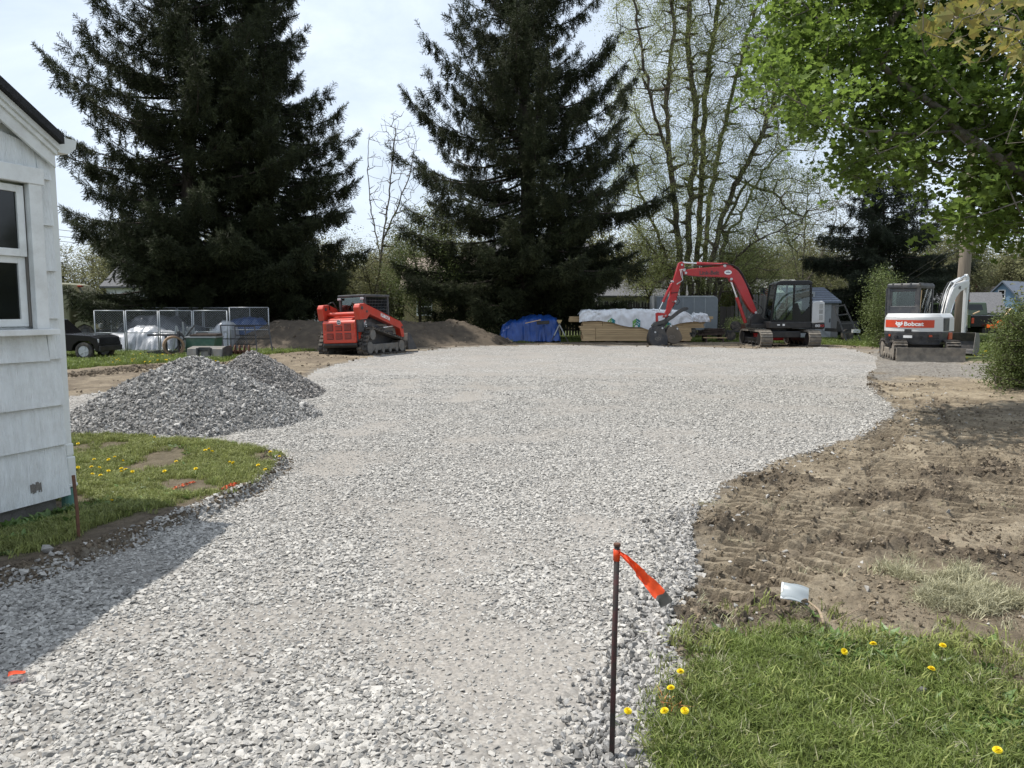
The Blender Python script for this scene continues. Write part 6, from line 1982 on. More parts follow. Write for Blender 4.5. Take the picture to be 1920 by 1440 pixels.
m_ = MB(); m_.bb(-0.07, 0.07, -0.07, 0.07, hd.z + 0.05, hd.z + 0.2); m_.bb(-0.12, 0.12, -.02, .02, hd.z + 0.12, hd.z + 0.21); m_.build('level', mat('level_yellow', (0.45, 0.34, 0.16), 0.5), t, bevel=0.01)
# scrap axle assembly right of the planks
t = thing('scrap_axle', 'dark scrap machinery on a low frame before the wooden fence', 'scrap', (X(1383, 36.8), 36.8, 0))
m_ = MB(); m_.beam((-0.5, 0, 0.55), (0.5, 0, 0.5), 0.08, 0.08); m_.beam((-0.5, 0, 0.55), (-0.45, 0, 0), 0.06, 0.06); m_.beam((0.45, 0, 0.52), (0.42, 0, 0), 0.06, 0.06); m_.build('frame', M['charcoal'], t)
m_ = MB(); m_.cyl((-0.05, -0.05, 0.78), (-0.05, 0.2, 0.78), 0.24, 18); m_.build('wheel', M['rubber'], t)
m_ = MB(); m_.cyl((0.3, 0.05, 0.72), (0.3, 0.25, 0.72), 0.17, 16); m_.build('drum', M['rust'], t)
m_ = MB(); m_.cyl((-0.3, -0.05, 0.3), (-0.3, 0.2, 0.3), 0.24, 18); m_.build('wheel', M['rubber'], t)
# ================================================================== MACHINES
def hull2(pts):
    pts = sorted(set((round(a, 5), round(b, 5)) for a, b in pts))
    def half(ps):
        h = []
        for p in ps:
            while len(h) > 1 and (h[-1][0] - h[-2][0]) * (p[1] - h[-2][1]) - (h[-1][1] - h[-2][1]) * (p[0] - h[-2][0]) <= 0:
                h.pop()
            h.append(p)
        return h
    a, b = half(pts), half(pts[::-1])
    return a[:-1] + b[:-1]
def belt_path(circles, pitch):
    pts = []
    for cy, cz, r in circles:
        for k in range(40):
            a = 6.2832 * k / 40
            pts.append((cy + r * math.cos(a), cz + r * math.sin(a)))
    h = np.array(hull2(pts) + hull2(pts)[:1])
    seg = np.hypot(*np.diff(h, axis=0).T)
    s = np.concatenate([[0], np.cumsum(seg)])
    n = int(round(s[-1] / pitch))
    q = np.linspace(0, s[-1], n + 1)[:-1]
    return np.stack([np.interp(q, s, h[:, 0]), np.interp(q, s, h[:, 1])], 1)
def chaikin(p, n=2):
    for _ in range(n):
        q = []
        for i in range(len(p)):
            a, b = p[i], p[(i + 1) % len(p)]
            q += [(a[0] * .75 + b[0] * .25, a[1] * .75 + b[1] * .25), (a[0] * .25 + b[0] * .75, a[1] * .25 + b[1] * .75)]
        p = q
    return p
def crawler(parent, circles, width, xc, pitch, m, lug=0.03, th=0.035, name='track', rubber=False, frame_m=None, rollers=4):
    p = belt_path(circles, pitch)
    n = len(p)
    d = np.roll(p, -1, 0) - np.roll(p, 1, 0)
    d /= np.linalg.norm(d, axis=1, keepdims=True)
    nrm = np.stack([d[:, 1], -d[:, 0]], 1)
    m_ = MB()
    vv, ff = [], []
    for i in range(n):
        for x in (-width / 2, width / 2):
            for e in (0.0, -th):
                vv.append((xc + x, p[i, 0] + nrm[i, 0] * e, p[i, 1] + nrm[i, 1] * e))
    for i in range(n):
        a, b = i * 4, ((i + 1) % n) * 4
        ff += [(a, a + 2, b + 2, b), (a + 1, b + 1, b + 3, a + 3), (a, b, b + 1, a + 1), (a + 2, a + 3, b + 3, b + 2)]
    m_.add(vv, ff)
    tr = m_.build(name, m, parent)
    # shoes / lugs: real bars round the belt, too small to pick apart
    m_ = MB()
    for i in range(n):
        if rubber and i % 2:
            continue
        t = Vector((0, d[i, 0], d[i, 1])); nn = Vector((0, nrm[i, 0], nrm[i, 1])); c = Vector((xc, p[i, 0], p[i, 1])) + nn * (lug / 2)
        if rubber:
            for sx, sh in ((-0.27, 0.0), (0.27, 0.5)):
                cc = c + Vector((sx * width, 0, 0)) + t * (sh * pitch)
                m_.add([cc + Vector((a * width * 0.21, 0, 0)) + t * (b * pitch * 0.52) + nn * (e * lug / 2) for a in (-1, 1) for b in (-1, 1) for e in (-1, 1)], [(0, 1, 3, 2), (4, 6, 7, 5), (0, 4, 5, 1), (2, 3, 7, 6), (0, 2, 6, 4), (1, 5, 7, 3)])
        else:
            m_.add([c + Vector((a * width * 0.5, 0, 0)) + t * (b * pitch * 0.40) + nn * (e * lug / 2) for a in (-1.01, 1.01) for b in (-1, 1) for e in (-1, 1)], [(0, 1, 3, 2), (4, 6, 7, 5), (0, 4, 5, 1), (2, 3, 7, 6), (0, 2, 6, 4), (1, 5, 7, 3)])
            m_.add([c + t * (0.3 * pitch) + nn * lug * 0.9 + Vector((a * width * 0.48, 0, 0)) + t * (b * pitch * 0.06) + nn * (e * lug * 0.4) for a in (-1, 1) for b in (-1, 1) for e in (-1, 1)], [(0, 1, 3, 2), (4, 6, 7, 5), (0, 4, 5, 1), (2, 3, 7, 6), (0, 2, 6, 4), (1, 5, 7, 3)])
    m_.build('tread_lugs' if rubber else 'track_shoes', m, tr, kind='stuff')
    fm = frame_m or M['charcoal']
    cs = sorted(circles)
    lo = [c for c in circles if c[1] < 0.5]
    y0, y1 = min(c[0] for c in lo), max(c[0] for c in lo)
    m_ = MB()
    m_.bb(xc - width * 0.36, xc + width * 0.36, y0 + 0.05, y1 - 0.05, 0.14, 0.36)
    m_.build('track_frame', fm, parent, bevel=0.02)
    for c in circles:
        m_ = MB(); m_.cyl((xc - width * 0.44, c[0], c[1]), (xc + width * 0.44, c[0], c[1]), max(0.05, c[2] - th - 0.01), 18); m_.build('idler', fm, parent)
    for k in range(rollers):
        y = y0 + (y1 - y0) * (k + 0.8) / (rollers + 0.6)
        m_ = MB(); m_.cyl((xc - width * 0.46, y, 0.125), (xc + width * 0.46, y, 0.125), 0.085, 12); m_.build('roller', fm, parent)
    return tr
def ram(parent, a, b, r, split=0.5, m='crimson', name='hydraulic_cylinder'):
    a, b = Vector(a), Vector(b)
    c = a.lerp(b, split)
    m_ = MB(); m_.cyl(a, c, r, 12); o = m_.build(name, M[m], parent, bevel=0.006)
    m_ = MB(); m_.cyl(c, b, r * 0.55, 10); m_.build('rod', M['chrome'], o)
    return o
def hose(parent, pts, r=0.014, m='black', name='hose'):
    m_ = MB(); m_.tube(pts, r, 6); return m_.build(name, M[m], parent, smooth=True)
def text(parent, me, loc, rot, name='lettering'):
    o = link(name, me, parent)
    o.location, o.rotation_euler = loc, rot
    return o
def pane(parent, pts, m='grey_glass', name='pane', th=0.008):
    """flat sheet of glass through 3-4 points, with thickness"""
    p = [Vector(q) for q in pts]
    n = (p[1] - p[0]).cross(p[2] - p[0]).normalized() * th
    k = len(p)
    m_ = MB(); m_.add(p + [q + n for q in p], [tuple(range(k))[::-1], tuple(range(k, 2 * k))] + [(i, (i + 1) % k, k + (i + 1) % k, k + i) for i in range(k)])
    return m_.build(name, M[m], parent)
def plate(parent, name, prof, axis, a, b, m, bevel=0.012):
    m_ = MB(); m_.prism(prof, axis, a, b)
    return m_.build(name, M[m] if isinstance(m, str) else m, parent, bevel=bevel)
def block(parent, name, x0, x1, y0, y1, z0, z1, m, bevel=0.015):
    m_ = MB(); m_.bb(x0, x1, y0, y1, z0, z1)
    return m_.build(name, M[m] if isinstance(m, str) else m, parent, bevel=bevel)

# ------------------------------------------------------------------ red compact track loader (from behind)
KA = math.radians(22)
krear = Vector((X(638, 25.7), 25.7, 0))
kor = krear + Vector((math.sin(KA), math.cos(KA), 0)) * 1.45
K = thing('track_loader', 'red compact track loader with dark cab seen from behind by the mounds', 'track loader', kor, rot=(0, math.radians(-2.2), -KA))
for s in (-1, 1):
    crawler(K, [(-1.12, 0.25, 0.25), (-0.92, 0.70, 0.23), (1.0, 0.25, 0.25)], 0.40, s * 0.80, 0.075, M['rubber'], lug=0.045, rubber=True, frame_m=M['steel_worn'])
block(K, 'chassis', -0.60, 0.60, -1.38, 1.05, 0.30, 0.80, 'charcoal', 0.03)
plate(K, 'engine_bay', [(-1.40, 0.80), (-0.35, 0.80), (-0.35, 1.26), (-0.9, 1.26), (-1.40, 1.14)], 'x', -0.62, 0.62, 'charcoal', 0.02)
cowl = MB()
cowl.prism([(-1.52, 0.44), (-1.41, 0.44), (-1.41, 1.22), (-1.46, 1.22), (-1.52, 1.15)], 'x', -0.66, 0.66)
cw = cowl.build('rear_door', M['red'], K, bevel=0.03, segs=3)
plate(K, 'hood', [(-1.45, 1.22), (-0.75, 1.30), (-0.75, 1.36), (-1.0, 1.36), (-1.42, 1.27)], 'x', -0.50, 0.50, 'red', 0.02)
for ix, x in enumerate((-0.36, 0.0, 0.36)):
    for iz, (z0, z1) in enumerate(((0.86, 1.10 if ix != 1 else 1.03), (0.57, 0.78))):
        g = block(cw, 'grille', x - 0.135, x + 0.135, -1.527, -1.50, z0, z1, 'black', 0.006)
        m_ = MB()
        for k in range(6):
            zz = z0 + 0.02 + (z1 - z0 - 0.04) * (k + 0.5) / 6
            m_.box((x, -1.533, zz), (0.25, 0.014, 0.014))
        m_.build('louvres', M['red'], cw, kind='stuff')
for s in (-1, 1):
    block(cw, 'tail_lamp', s * 0.57 - 0.045, s * 0.57 + 0.045, -1.53, -1.505, 0.90, 1.12, 'amber', 0.008)
    block(cw, 'recess', s * 0.57 - 0.05, s * 0.57 + 0.05, -1.527, -1.505, 0.56, 0.76, 'red', 0.008)
m_ = MB(); m_.cyl((0.02, -1.53, 1.155), (0.02, -1.51, 1.155), 0.085, 20); bd = m_.build('badge', M['silver'], cw)
m_ = MB()
for a0 in (0.4, 3.5):
    ts = np.linspace(a0, a0 + 2.3, 9)
    o_ = [(0.02 + 0.06 * math.cos(t), -1.533, 1.155 + 0.06 * math.sin(t)) for t in ts]; i_ = [(0.02 + 0.03 * math.cos(t), -1.533, 1.155 + 0.03 * math.sin(t)) for t in ts]
    m_.add(o_ + i_, [(i, i + 1, 10 + i, 9 + i) for i in range(8)])
m_.build('emblem', M['charcoal'], bd) if False else m_.build('emblem', M['charcoal'], cw)
plate(K, 'rear_bumper', [(-1.50, 0.36), (-1.44, 0.28), (-1.0, 0.22), (-1.0, 0.43), (-1.50, 0.43)], 'x', -0.68, 0.68, 'black', 0.02)
for s in (-1, 1):
    x0, x1 = (0.62, 0.86) if s > 0 else (-0.86, -0.62)
    plate(K, 'fender', [(-1.42, 0.50), (-1.15, 0.42), (-1.02, 0.97), (-0.7, 1.0), (0.9, 0.62), (0.9, 0.72), (-0.55, 1.14), (-1.40, 1.22)], 'x', s * 0.60, s * 0.68, 'charcoal', 0.01)
    arm = plate(K, 'lift_arm', [(-1.52, 1.64), (-1.44, 1.76), (-1.16, 1.78), (1.18, 1.13), (1.36, 0.98), (1.42, 0.55), (1.24, 0.52), (1.12, 0.86), (-0.85, 1.40), (-1.05, 1.24), (-1.46, 1.22)], 'x', x0, x1, 'red', 0.025)
    for (y, z, r) in ((-1.34, 1.62, 0.06), (-1.05, 1.5, 0.045), (1.27, 0.9, 0.05)):
        m_ = MB(); m_.cyl((x0 - 0.015, y, z), (x1 + 0.015, y, z), r, 14); m_.build('pin', M['charcoal'], arm)
    ram(K, (s * 0.74, -0.95, 0.85), (s * 0.74, 0.95, 0.98), 0.055, 0.55, 'black')
    block(K, 'arm_base', s * 0.68 - 0.09, s * 0.68 + 0.09, -1.42, -1.10, 0.8, 1.25, 'charcoal', 0.02)
text(K, T_KUB, (0.866, 0.12, 1.295), (math.radians(0), math.radians(0), math.radians(90)))
bpy.context.view_layer.update()
o = [q for q in K.children if q.data == T_KUB][0]
o.rotation_mode = 'QUATERNION'
from mathutils import Quaternion
_m = Matrix(((0, -1, 0), (1, 0, 0), (0, 0, 1))).to_4x4()            # text x -> +y of the machine, seen from its right side
o.rotation_quaternion = (Matrix.Rotation(math.radians(-15.5), 4, 'X') @ _m).to_quaternion()
_f = lambda me, y, z, deg=0: None
q = text(K, T_SVL, (0.686, -0.98, 1.10), (0, 0, math.radians(90)))
q = text(K, T_95, (0.686, -0.98, 0.94), (0, 0, math.radians(90)))
plate(K, 'red_decal', [(-1.36, 1.19), (-0.85, 1.19), (-1.12, 0.98), (-1.2, 0.55), (-1.36, 0.55)], 'x', 0.681, 0.684, 'red', 0)
m_ = MB(); m_.cyl((-0.70, -1.22, 1.43), (0.70, -1.22, 1.43), 0.075, 14); m_.build('cross_tube', M['red'], K)
hose(K, [(-.55, -1.2, 1.60), (-.5, -1.3, 1.82), (-.4, -1.2, 1.86), (-.3, -1.0, 1.5)], 0.02)
hose(K, [(.58, -1.2, 1.60), (.5, -1.25, 1.80), (.38, -1.15, 1.82), (.3, -0.9, 1.45)], 0.02)
# cab
for s in (-1, 1):
    for (y, z0, z1) in ((-0.60, 1.1, 2.04), (0.90, 0.95, 2.04)):
        block(K, 'pillar', s * 0.50 - 0.04, s * 0.50 + 0.04, y - 0.05, y + 0.05, z0, z1, 'charcoal', 0.015)
    block(K, 'side_frame', s * 0.50 - 0.03, s * 0.50 + 0.03, -0.55, 0.85, 1.05, 1.30, 'charcoal', 0.01)
    m_ = MB()
    for k in range(14):
        y = -0.5 + 1.3 * k / 13
        m_.bb(s * 0.5 - 0.006, s * 0.5 + 0.006, y - 0.006, y + 0.006, 1.3, 1.97)
    for k in range(6):
        z = 1.35 + 0.11 * k
        m_.bb(s * 0.5 - 0.0055, s * 0.5 + 0.0055, -0.55, 0.85, z - 0.006, z + 0.006)
    m_.build('side_grille', M['charcoal'], K, kind='stuff')
    pane(K, [(s * 0.478, -0.55, 1.3), (s * 0.478, 0.85, 1.3), (s * 0.478, 0.85, 1.98), (s * 0.478, -0.55, 1.98)], 'grey_glass', 'side_pane')
block(K, 'cab_roof', -0.56, 0.56, -0.70, 1.0, 2.02, 2.11, 'charcoal', 0.03)
block(K, 'rear_frame', -0.46, 0.46, -0.64, -0.56, 1.36, 1.46, 'charcoal', 0.01)
pane(K, [(-0.46, -0.6, 1.46), (0.46, -0.6, 1.46), (0.46, -0.6, 2.02), (-0.46, -0.6, 2.02)], 'grey_glass', 'rear_pane')
pane(K, [(-0.46, 0.93, 1.1), (0.46, 0.93, 1.1), (0.46, 0.93, 2.02), (-0.46, 0.93, 2.02)], 'grey_glass', 'front_pane')
block(K, 'seat', -0.25, 0.25, -0.35, -0.15, 1.05, 1.75, 'seat', 0.05)
for s in (-1, 1):
    block(K, 'work_lamp', s * 0.47 - 0.07, s * 0.47 + 0.07, -0.74, -0.70, 1.93, 2.0, 'silver', 0.01)
# bucket in front
bk = plate(K, 'bucket', [(1.55, 0.05), (2.20, 0.04), (2.22, 0.09), (1.72, 0.14), (1.62, 0.30), (1.66, 0.66), (1.56, 0.68), (1.50, 0.40)], 'x', -0.93, 0.93, 'steel_worn', 0.01)
for s in (-1, 1):
    plate(bk, 'bucket_side', [(1.50, 0.06), (2.18, 0.05), (1.66, 0.70), (1.53, 0.70)], 'x', s * 0.932, s * 0.955, 'charcoal', 0.005)
    block(K, 'quick_attach', s * 0.5 - 0.12, s * 0.5 + 0.12, 1.38, 1.55, 0.2, 0.68, 'charcoal', 0.01)

# ------------------------------------------------------------------ red and black excavator, boom to the left
LYc = 33.2
LX = X(1481, LYc)
E = thing('excavator', 'red boom excavator with black cab parked before the shed', 'excavator', (LX, LYc, 0), math.pi / 2)
def ey(cx, Y=LYc):      # local forward coordinate from a photo reading
    return -(X(1180 + cx / 4.571, Y) - LX)
def ez(cy, Y=LYc):
    return Zt(460 + cy / 4.571, Y)
def ep(lst, Y=LYc):
    return [(ey(a, Y), ez(b, Y)) for a, b in lst]
und = link('undercarriage', None, E) if False else None
UY = 0.46                                                              # the tracks sit ahead of the cab
uc = MB(); uc.bb(-0.95, 0.95, UY - 0.62, UY + 0.62, 0.38, 0.66)
ucf = uc.build('car_body', M['black'], E, bevel=0.03)
ucf_rot = []
for s in (-1, 1):
    n0 = len(E.children)
    before = set(E.children)
    crawler(E, [(-1.18, 0.34, 0.33), (1.18, 0.34, 0.33), (0, 0.60, 0.08)], 0.50, s * 1.03, 0.135, M['mud_steel'], lug=0.03, frame_m=M['black'])
    for o in set(E.children) - before:
        if o.parent == E:
            o.rotation_euler, o.location = (0, 0, math.pi / 2), (0, UY, 0)
m_ = MB(); m_.cyl((0, UY, 0.66), (0, UY, 0.80), 0.55, 28); m_.build('slew_ring', M['black'], E)
# dozer blade at the far end of the tracks
block(E, 'dozer_blade', 1.75, 1.88, UY - 1.15, UY + 1.15, 0.15, 0.60, 'crimson', 0.02)
Yn = 32.2
z_deck0, z_deck1 = ez(712, Yn), ez(655, Yn)
plate(E, 'deck', [(ey(1205, Yn), z_deck0), (ey(1205, Yn), z_deck1), (ey(1565, Yn), z_deck1), (ey(1565, Yn), z_deck0)], 'x', -1.02, 1.05, 'black', 0.03)
plate(E, 'counterweight', ep([(1566, 718), (1566, 672), (1680, 664), (1684, 700), (1672, 718)], Yn), 'x', -1.02, 1.05, 'black', 0.04)
eng = plate(E, 'engine_cover', ep([(1567, 670), (1568, 488), (1600, 478), (1650, 476), (1676, 490), (1680, 662)], Yn), 'x', -1.0, 1.02, 'silver', 0.04)
for (a, b, c, d) in ((1622, 1664, 500, 540), (1622, 1664, 550, 585), (1622, 1664, 596, 640)):
    block(eng, 'vent', -1.012, -0.98, ey(d * 0 + b, Yn), ey(a, Yn), ez(d, Yn), ez(c, Yn), 'white_paint', 0.004)
    m_ = MB()
    for k in range(5):
        z = ez(d, Yn) + (ez(c, Yn) - ez(d, Yn)) * (k + .5) / 5
        m_.bb(-1.018, -1.0, ey(b, Yn) + .02, ey(a, Yn) - .02, z - .008, z + .008)
    m_.build('louvres', M['charcoal'], eng, kind='stuff')
text(E, T_80, (-1.03, ey(1617, Yn), ez(690, Yn)), (0, 0, -math.pi / 2))
text(E, T_X3, (-1.03, ey(1655, Yn), ez(690, Yn)), (0, 0, -math.pi / 2))
# cab: pillars, roof, glass
x0, x1 = -1.0, -0.08
fb, ft = (ey(1220, Yn), ez(655, Yn)), (ey(1258, Yn), ez(330, Yn))
mb_, mt_ = (ey(1409, Yn), ez(655, Yn)), (ey(1409, Yn), ez(325, Yn))
rb_, rt_ = (ey(1558, Yn), ez(655, Yn)), (ey(1552, Yn), ez(330, Yn))
for x in (x0 + 0.04, x1 - 0.04):
    for (a, b), w in (((fb, ft), 0.075), ((mb_, mt_), 0.085), ((rb_, rt_), 0.085)):
        m_ = MB(); m_.beam((x, *a), (x, *b), 0.08, w, up=(0, 1, 0)); m_.build('cab_pillar', M['gloss_black'], E, bevel=0.015)
    m_ = MB(); m_.beam((x, fb[0], fb[1] + 0.03), (x, rb_[0], rb_[1] + 0.03), 0.078, 0.10); m_.build('cab_sill', M['gloss_black'], E, bevel=0.01)
plate(E, 'cab_roof', ep([(1248, 340), (1258, 318), (1300, 304), (1530, 300), (1562, 312), (1564, 338)], Yn), 'x', x0 - 0.02, x1 + 0.02, 'gloss_black', 0.035)
plate(E, 'door_panel', ep([(1416, 652), (1416, 500), (1440, 490), (1480, 600), (1556, 510), (1560, 652)], Yn), 'x', x0, x0 + 0.03, 'gloss_black', 0.01)
pane(E, [(x0 + .03, fb[0] - .03, fb[1] + .08), (x0 + .03, mb_[0] + .03, mb_[1] + .08), (x0 + .03, mt_[0] + .03, mt_[1] - .02), (x0 + .03, ft[0] - .03, ft[1] - .02)], 'grey_glass', 'front_door_pane')
pane(E, [(x0 + .045, mb_[0] - .04, mb_[1] + .08), (x0 + .045, rb_[0] + .04, rb_[1] + .08), (x0 + .045, rt_[0] + .04, rt_[1] - .02), (x0 + .045, mt_[0] - .04, mt_[1] - .02)], 'dark_glass', 'rear_side_pane')
pane(E, [(x0 + .1, fb[0], fb[1] + .08), (x1 - .1, fb[0], fb[1] + .08), (x1 - .1, ft[0], ft[1] - .02), (x0 + .1, ft[0], ft[1] - .02)], 'grey_glass', 'windshield')
pane(E, [(x0 + .1, rb_[0], rb_[1] + .4), (x1 - .1, rb_[0], rb_[1] + .4), (x1 - .1, rt_[0], rt_[1] - .02), (x0 + .1, rt_[0], rt_[1] - .02)], 'dark_glass', 'rear_pane')
pane(E, [(x1 - .03, fb[0] - .03, fb[1] + .3), (x1 - .03, rb_[0] + .04, rb_[1] + .3), (x1 - .03, rt_[0] + .04, rt_[1] - .02), (x1 - .03, ft[0] - .03, ft[1] - .02)], 'grey_glass', 'far_side_pane')
block(E, 'seat', -0.80, -0.32, -0.62, -0.14, 1.15, 1.40, 'seat', 0.06)
block(E, 'seat_back', -0.78, -0.34, -0.70, -0.52, 1.40, 2.10, 'seat', 0.06)
block(E, 'console', -0.95, -0.86, -0.45, 0.2, 1.1, 1.55, 'seat', 0.04)
block(E, 'console', -0.24, -0.14, -0.45, 0.2, 1.1, 1.55, 'seat', 0.04)
for x in (-0.88, -0.22):
    m_ = MB(); m_.tube([(x, 0.12, 1.5), (x, 0.2, 1.62), (x, 0.17, 1.8)], [0.02, 0.018, 0.03], 8); m_.build('joystick', M['seat'], E)
plate(E, 'dashboard', [(0.45, 1.1), (0.75, 1.1), (0.62, 1.45), (0.5, 1.5)], 'x', -0.85, -0.25, 'seat', 0.03)
m_ = MB(); m_.cyl((-1.04, 0.42, 1.0), (-1.03, 0.42, 1.0), 0.001, 6)
# mirror and step
m_ = MB(); m_.tube([(-1.0, ft[0] + .02, ft[1] - .15), (-1.06, ft[0] + .16, ft[1] - .1)], 0.012, 6); mo = m_.build('mirror_arm', M['black'], E)
block(mo, 'mirror', -1.10, -1.04, ft[0] + 0.15, ft[0] + 0.21, ft[1] - 0.22, ft[1] + 0.02, 'black', 0.01)
for k, a in enumerate((1282, 1326)):
    m_ = MB(); c = Vector((-1.022, ey(a, Yn), ez(682, Yn)))
    m_.box(c, (0.01, 0.12 if k == 0 else 0.10, 0.05 if k == 0 else 0.085)); m_.build('decal', M['sign_white'], E)
# swing post
plate(E, 'swing_post', ep([(1030, 700), (1030, 620), (1060, 585), (1105, 583), (1135, 620), (1210, 640), (1210, 700)]), 'x', -0.24, 0.24, 'black', 0.03)
block(E, 'front_step', -0.55, 0.3, ey(1210), ey(1015), ez(704), ez(672), 'black', 0.02)
ram(E, (-0.32, ey(1215), ez(688)), (-0.32, ey(1075), ez(688)), 0.045, 0.12, 'black')
# hoses looping from deck to boom
for k in range(3):
    hose(E, [(-0.05 + 0.07 * k, ey(1070), ez(480)), (-0.05 + 0.07 * k, ey(1120 + 8 * k), ez(520)), (-0.05 + .07 * k, ey(1145 + 6 * k), ez(565)), (-0.05 + .07 * k, ey(1120), ez(610))], 0.02)
# boom
boom_o = [(455, 212), (560, 196), (700, 188), (790, 182), (862, 190), (905, 212), (945, 262), (990, 345), (1040, 460), (1092, 578), (1085, 592), (1050, 580), (1010, 530), (960, 450), (905, 350), (878, 305), (845, 280), (790, 274), (580, 268), (470, 256), (448, 240)]
boom = plate(E, 'boom', chaikin(ep(boom_o), 1), 'x', -0.16, 0.16, 'crimson', 0.02)
text(E, T_LINK, (-0.166, ey(668), ez(238)), (0, 0, -math.pi / 2))
m_ = MB()
ts = np.linspace(0, 6.2832, 29)[:-1]
m_.add([(-0.166, ey(828) + 0.165 * math.cos(t), ez(233) + 0.10 * math.sin(t)) for t in ts], [tuple(range(28))])
dc = m_.build('oval_decal', M['sign_white'], boom)
m_ = MB(); m_.box((-0.170, ey(828), ez(233)), (0.002, 0.19, 0.03)); m_.box((-0.170, ey(828), ez(222)), (0.002, 0.03, 0.03)); m_.build('decal_print', M['flag_blue'], boom)
for a, b in ((470, 238), (455, 215), (800, 178), (858, 290), (1075, 575)):
    m_ = MB(); m_.cyl((-0.19, ey(a), ez(b)), (0.19, ey(a), ez(b)), 0.055, 14); m_.build('pin', M['silver'], boom)
plate(boom, 'cylinder_lug', ep([(770, 190), (780, 150), (820, 150), (880, 190)]), 'x', -0.07, 0.07, 'crimson', 0.01)
plate(boom, 'lower_lug', ep([(830, 276), (850, 310), (885, 320), (900, 330), (880, 290)]), 'x', -0.08, 0.08, 'crimson', 0.01)
for k, off in enumerate((-0.10, 0.0, 0.10)):
    pts = [(1060, 470), (1000, 340), (955, 250), (915, 200), (870, 175), (800, 168), (700, 176), (560, 186), (470, 200)]
    hose(boom, [(off, ey(a), ez(b) + 0.03) for a, b in pts], 0.018)
ram(E, (0, ey(800), ez(168)), (0, ey(435), ez(148)), 0.075, 0.64, 'crimson')
ram(E, (-0.0, ey(1000), ez(665)), (-0.0, ey(862), ez(298)), 0.075, 0.60, 'crimson')
# stick
stick = plate(E, 'stick', ep([(412, 152), (436, 140), (456, 152), (462, 225), (436, 300), (408, 420), (398, 480), (372, 520), (322, 618), (286, 620), (318, 545), (330, 470), (345, 430), (352, 330), (372, 290), (392, 220)]), 'x', -0.12, 0.12, 'crimson', 0.02)
for a, b in ((437, 168), (362, 310), (388, 480), (305, 600)):
    m_ = MB(); m_.cyl((-0.15, ey(a), ez(b)), (0.15, ey(a), ez(b)), 0.045, 12); m_.build('pin', M['silver'], stick)
ram(E, (-0.0, ey(350), ez(318)), (-0.0, ey(240), ez(560)), 0.062, 0.70, 'crimson') if False else ram(E, (-0.17, ey(352), ez(330)), (-0.17, ey(242), ez(568)), 0.06, 0.66, 'crimson')
plate(E, 'bucket_link', ep([(218, 582), (240, 575), (300, 582), (308, 598), (240, 604), (244, 650), (222, 655)]), 'x', -0.20, -0.13, 'crimson', 0.01)
ram(E, (0.1, ey(395), ez(470)), (0.1, ey(352), ez(585)), 0.05, 0.55, 'black')
for k in range(2):
    hose(stick, [(-0.14 - 0.03 * k, ey(470), ez(200 + 10 * k)), (-0.17, ey(420 + 12 * k), ez(210)), (-0.19, ey(430 + 10 * k), ez(265)), (-0.19, ey(445), ez(300)), (-0.16, ey(395), ez(332 + 6 * k))], 0.014, 'silver')
hose(stick, [(-0.14, ey(440), ez(230)), (-0.17, ey(452), ez(330)), (-0.17, ey(430), ez(400)), (-0.15, ey(345), ez(410))], 0.016)
hose(stick, [(-0.14, ey(395), ez(440)), (-0.18, ey(425), ez(480)), (-0.18, ey(400), ez(510)), (-0.15, ey(360), ez(480))], 0.016)
# bucket, thumb and coupler
plate(E, 'coupler', ep([(190, 690), (215, 660), (300, 640), (330, 600), (362, 610), (330, 660), (300, 700), (215, 712)]), 'x', -0.15, 0.15, 'bucket_dark', 0.015)
bkt = plate(E, 'bucket', chaikin(ep([(190, 700), (292, 684), (296, 740), (322, 780), (322, 836), (300, 864), (206, 866), (170, 842), (160, 800), (176, 745)])), 'x', -0.38, 0.38, 'bucket_dark', 0.03)
m_ = MB()
for k in range(5):
    m_.prism([(ey(300), ez(856)), (ey(330), ez(838)), (ey(325), ez(850))], 'x', -0.36 + 0.16 * k, -0.28 + 0.16 * k)
m_.build('teeth', M['bucket_dark'], bkt)
clam = plate(E, 'thumb_jaw', chaikin(ep([(334, 678), (398, 688), (414, 715), (450, 788), (436, 818), (385, 848), (328, 832), (290, 780)])), 'x', -0.36, 0.36, 'bucket_brown', 0.03)
plate(E, 'thumb_arm', chaikin(ep([(182, 690), (230, 655), (330, 622), (400, 560), (450, 530), (494, 530), (496, 552), (440, 570), (350, 640), (290, 668), (230, 690), (200, 707)]), 1), 'x', -0.26, -0.16, 'bucket_dark', 0.01)
for o_, (a, b) in ((bkt, (235, 797)), (clam, (356, 782))):
    m_ = MB()
    xx = -0.385 if o_ is bkt else -0.365
    ts = np.linspace(0, 6.2832, 21)[:-1]
    ou = [(xx, ey(a) + 0.13 * math.cos(t), ez(b) + 0.075 * math.sin(t)) for t in ts]; inn = [(xx, ey(a) + 0.11 * math.cos(t), ez(b) + 0.058 * math.sin(t)) for t in ts]
    m_.add(ou + inn, [(i, (i + 1) % 20, 20 + (i + 1) % 20, 20 + i) for i in range(20)])
    m_.box((xx, ey(a), ez(b)), (0.004, 0.10, 0.02)); m_.build('cast_emblem', M['steel_worn'], o_)
    for (c, d) in (((212, 742), (272, 708)) if o_ is bkt else ((345, 690), (400, 712))):
        m_ = MB(); m_.cyl((xx - 0.012, ey(c), ez(d)), (xx + 0.05, ey(c), ez(d)), 0.04, 12); m_.build('bolt', M['silver'], o_)
block(E, 'yellow_grease_tag', -0.16, -0.152, ey(210), ey(192), ez(700), ez(680), 'yellow', 0)

